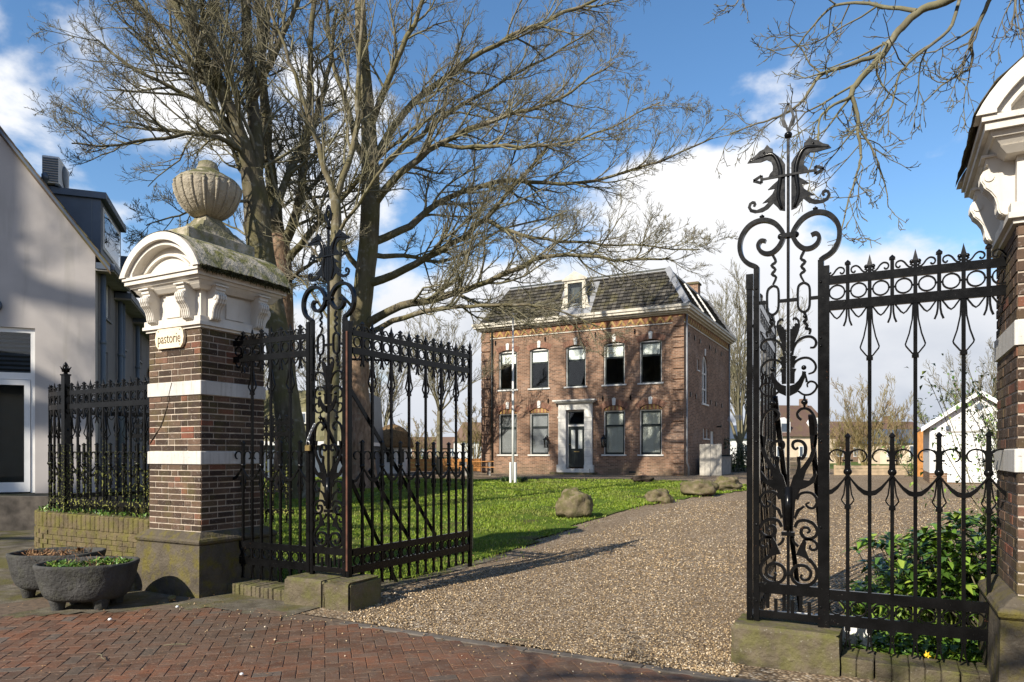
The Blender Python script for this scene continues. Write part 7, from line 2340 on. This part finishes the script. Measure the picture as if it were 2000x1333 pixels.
def daffodil(label, x, y, h, seed):
    t = thing('daffodil', label, 'flower', (x,y,gz(x,y)), seed, 'daffodils in the bed')
    MB().tube([(0,0,0),(.01,0,h*.7),(.03,0,h)],.004,5).build('stem', MAT['herb'], t)
    fl = MB()
    for k in range(6):
        a = k*PI/3; fl.add([(.04,0,h),(.045,.016*cos(a+.5),h+.016*sin(a+.5)),(.042,.034*cos(a),h+.034*sin(a)),(.045,.016*cos(a-.5),h+.016*sin(a-.5))],[(0,1,2,3)])
    fl.lathe([(.008,0),(.012,.02),(.014,.026)],8).build('petals', MAT['daffodil'], t) if False else fl.build('petals', MAT['daffodil'], t)
    MB().tube([(.04,0,h),(.065,0,h)],[.008,.013],8).build('trumpet', MAT['daffodil'], t)
for k,(x_,y_,lab) in enumerate(((.15,8.4,'daffodil at the back left of the bed'),(.42,6.05,'daffodil low beside the edging bricks'),(1.0,8.6,'daffodil beside the strappy leaves right of centre'),(.30,5.99,'daffodil nearest the sill stone'))):
    daffodil('yellow '+lab, x_, y_, (.32 if y_>7 else .13), k*1.3)
# bulb tufts beside the flagpole
R_ = random.Random(12); P=[];N=[];L=[]
for px_ in (986,990,1018,1022):
    c = ground_at(px_,943)
    for m_ in range(60):
        an = R_.random()*6.28; P.append((c.x+R_.gauss(0,.1),c.y+R_.gauss(0,.1),c.z)); N.append((cos(an)*.4,sin(an)*.4,1)); L.append(R_.uniform(.2,.42))
leaves('bulb_tufts', MAT['evergreen'], P, N, L, [.03]*len(P), None, 13, .2, label='blue-green bulb tufts at the foot of the flagpole', cat='bulb leaves', kind='stuff')
# shrub growing through beside the right pier
def side_shrub():
    t = thing('climbing_shrub', 'loose leafy shrub beside the right pier', 'shrub', (1.18,7.0,gz(1.18,7.0)))
    R_ = random.Random(31); P=[];N=[];L=[]; mb = MB()
    for k in range(44):
        a = R_.random()*6.28
        p = Vector((R_.gauss(0,.05),R_.gauss(0,.05),0)); dv = Vector((cos(a)*.13+.03,sin(a)*.2,1)).normalized()
        pts = [p]
        for m_ in range(12):
            dv = (dv+Vector((R_.gauss(0,.13),R_.gauss(0,.13),R_.gauss(.03,.06)))).normalized(); p = p+dv*R_.uniform(.14,.25); pts.append(p)
            if m_ > 3:
                for q in range(9):
                    P.append(tuple(p+Vector((R_.gauss(0,.07),R_.gauss(0,.07),R_.gauss(0,.07))))); N.append((R_.gauss(0,1),R_.gauss(0,1),R_.gauss(.2,.7))); L.append(R_.uniform(.03,.06))
        mb.tube(pts,[.008-.0004*i for i in range(len(pts))],4)
    o = leaves('foliage', MAT['rhodo'], P, N, L, [l*.55 for l in L], None, 31); o.parent = t; o['kind']='stuff'
    mb.build('stems', MAT['twig'], t, kind='stuff')
side_shrub()

# white board lying behind the right sill stone
wbd = thing('white_crate', 'white crate of two halves lying behind the scrolled post', 'crate', (-.52,6.25,.10), .1)
MB().box(-.38,-.01,-.16,.16,0,.16).build('crate_half', MAT['white_wood'], wbd); MB().box(.01,.40,-.16,.16,0,.16).build('crate_half', MAT['white_wood'], wbd)

# ================================================================== litter on the paving
def litter():
    R_ = random.Random(44); P=[];N=[];L=[]
    for k in range(330):
        px_ = R_.uniform(0,1450); py_ = R_.uniform(1165,1330)
        g_ = ground_at(px_,py_)
        if g_.y > 5.3: continue
        an = R_.random()*6.28
        P.append((g_.x,g_.y,.026)); N.append((cos(an),sin(an),R_.uniform(0,.3))); L.append(R_.uniform(.012,.035))
    for k in range(220):
        x_ = R_.uniform(-9,-4.6); y_ = 5.0+R_.gauss(0,.18); an = R_.random()*6.28
        P.append((x_,y_,.03)); N.append((cos(an),sin(an),R_.uniform(0,.3))); L.append(R_.uniform(.012,.03))
    leaves('leaf_litter', MAT['dead_leaf'], P, N, L, [l*.5 for l in L], None, 44, 0, label='dead leaves and crumbs strewn over the street paving', cat='leaf litter', kind='stuff')
    for k,(px_,py_,lab) in enumerate(((345,1266,'fallen twig lying left of centre on the paving'),(560,1262,'short fallen twig in the middle of the paving'),(1010,1256,'fallen twig near the kerb on the paving'),(200,1290,'fallen twig at the lower left of the paving'))):
        g_ = ground_at(px_,py_); a = R_.random()*6.28
        t = thing('twig', lab, 'twig', (g_.x,g_.y,.024), a, 'fallen twigs')
        MB().tube([(-.1,0,.004),(-.03,.01,.006),(.05,-.004,.006),(.12,.02,.004)],[.003,.004,.004,.002],5).build('stick', MAT['twig_dark'], t)
        MB().tube([(.04,-.003,.006),(.08,-.03,.008)],[.003,.0015],4).build('side_shoot', MAT['twig_dark'], t)
    for k,(px_,py_,s_,lab) in enumerate(((336,1176,.045,'grey stone lying by the corner of the pier plinth'),(215,1216,.02,'small stone between planter and paving'),(346,1191,.018,'white pebble in front of the pier plinth'),(472,1324,.014,'white pebble at the bottom of the paving'))):
        g_ = ground_at(px_,py_)
        b_ = MB().ball((0,0,0),s_,9,6,.7)
        b_.v = [tuple(Vector(v)*(1+.25*mnoise.noise(Vector(v)*40+Vector((k,0,0))))) for v in b_.v]
        b_.build('loose_stone', MAT['boulder'] if k == 0 else MAT['white_wood'], None, (g_.x,g_.y,.02+s_*.5), label=lab, cat='stone', group='loose stones on the street')
litter()
R_ = random.Random(61); P=[];N=[];L=[]
while len(P) < 700:
    g_ = ground_at(R_.uniform(480,1460), R_.uniform(945,1120))
    if not in_lawn(g_.x,g_.y) and R_.random() < .6: continue
    an = R_.random()*6.28; P.append((g_.x,g_.y,g_.z+R_.uniform(.03,.07))); N.append((cos(an),sin(an),R_.uniform(-.1,.4))); L.append(R_.uniform(.03,.07))
leaves('lawn_litter', MAT['dead_leaf'], P, N, L, [l*.5 for l in L], None, 61, 0, label='brown dead leaves scattered over the lawn and its edge', cat='leaf litter', kind='stuff')
# weeds at the foot of the walls
R_ = random.Random(50); P=[];N=[];L=[]
for k in range(1100):
    s_ = R_.random()*4.9; x_,y_,a_ = left_rail_pos(s_)
    nx_, ny_ = sin(a_), -cos(a_)
    off = -.22 if R_.random()<.5 else R_.uniform(-.15,.15)
    zz = (gz(x_,y_)+.02) if off < -.2 else .79
    P.append((x_-nx_*-off+R_.gauss(0,.02),y_-ny_*-off+R_.gauss(0,.02),zz)); an=R_.random()*6.28; N.append((cos(an)*.5,sin(an)*.5,1)); L.append(R_.uniform(.02,.07)*(1.6 if off>-.2 else 1))
leaves('weeds', MAT['herb'], P, N, L, [l*.25 for l in L], None, 50, .2, label='small weeds growing on and along the low wall', cat='weeds', kind='stuff')
# ================================================================== unseen houses across the street, added to be mirrored in panes and paint
def opposite_house(label, x, w_, wallh, roofh, mat):
    t = thing('reflection_house', label, 'house', (x,-30,0), PI, 'unseen houses added for reflections')
    MB().box(-w_/2,w_/2,0,8,-.1,wallh).build('wall', mat, t)
    MB().add([(-w_/2-.2,-.4,wallh),(w_/2+.2,-.4,wallh),(w_/2+.2,8.4,wallh),(-w_/2-.2,8.4,wallh),(-w_/2-.2,4,wallh+roofh),(w_/2+.2,4,wallh+roofh)],[(0,1,5,4),(1,2,5),(2,3,4,5),(3,0,4),(3,2,1,0)]).build('roof', MAT['tile'], t)
    n = int(w_/3)
    for r_ in range(2):
        for k in range(n):
            x_ = -w_/2+w_*(k+.5)/n; z0 = .9+r_*2.9
            wf = MB().box(x_-.6,x_+.6,-.06,-.001,z0,z0+1.6).build('window', MAT['white_wood'], t); MB().box(x_-.5,x_+.5,-.075,-.061,z0+.1,z0+1.5).build('pane', MAT['dark_zinc'], wf)
    MB().box(-.5,.5,-.07,-.001,0,2.2).build('door', MAT['dark_green'], t)
opposite_house('unseen brick terrace house added for reflections across the street, behind the viewer and left', -34, 24, 6.2, 3.6, MAT['house_brick'])
opposite_house('unseen brick terrace house added for reflections across the street, straight behind the viewer', -8, 22, 6.4, 3.8, MAT['house_brick'])
opposite_house('unseen pale terrace house added for reflections across the street, behind the viewer and right', 17, 24, 6.0, 3.6, MAT['cream_wall'])
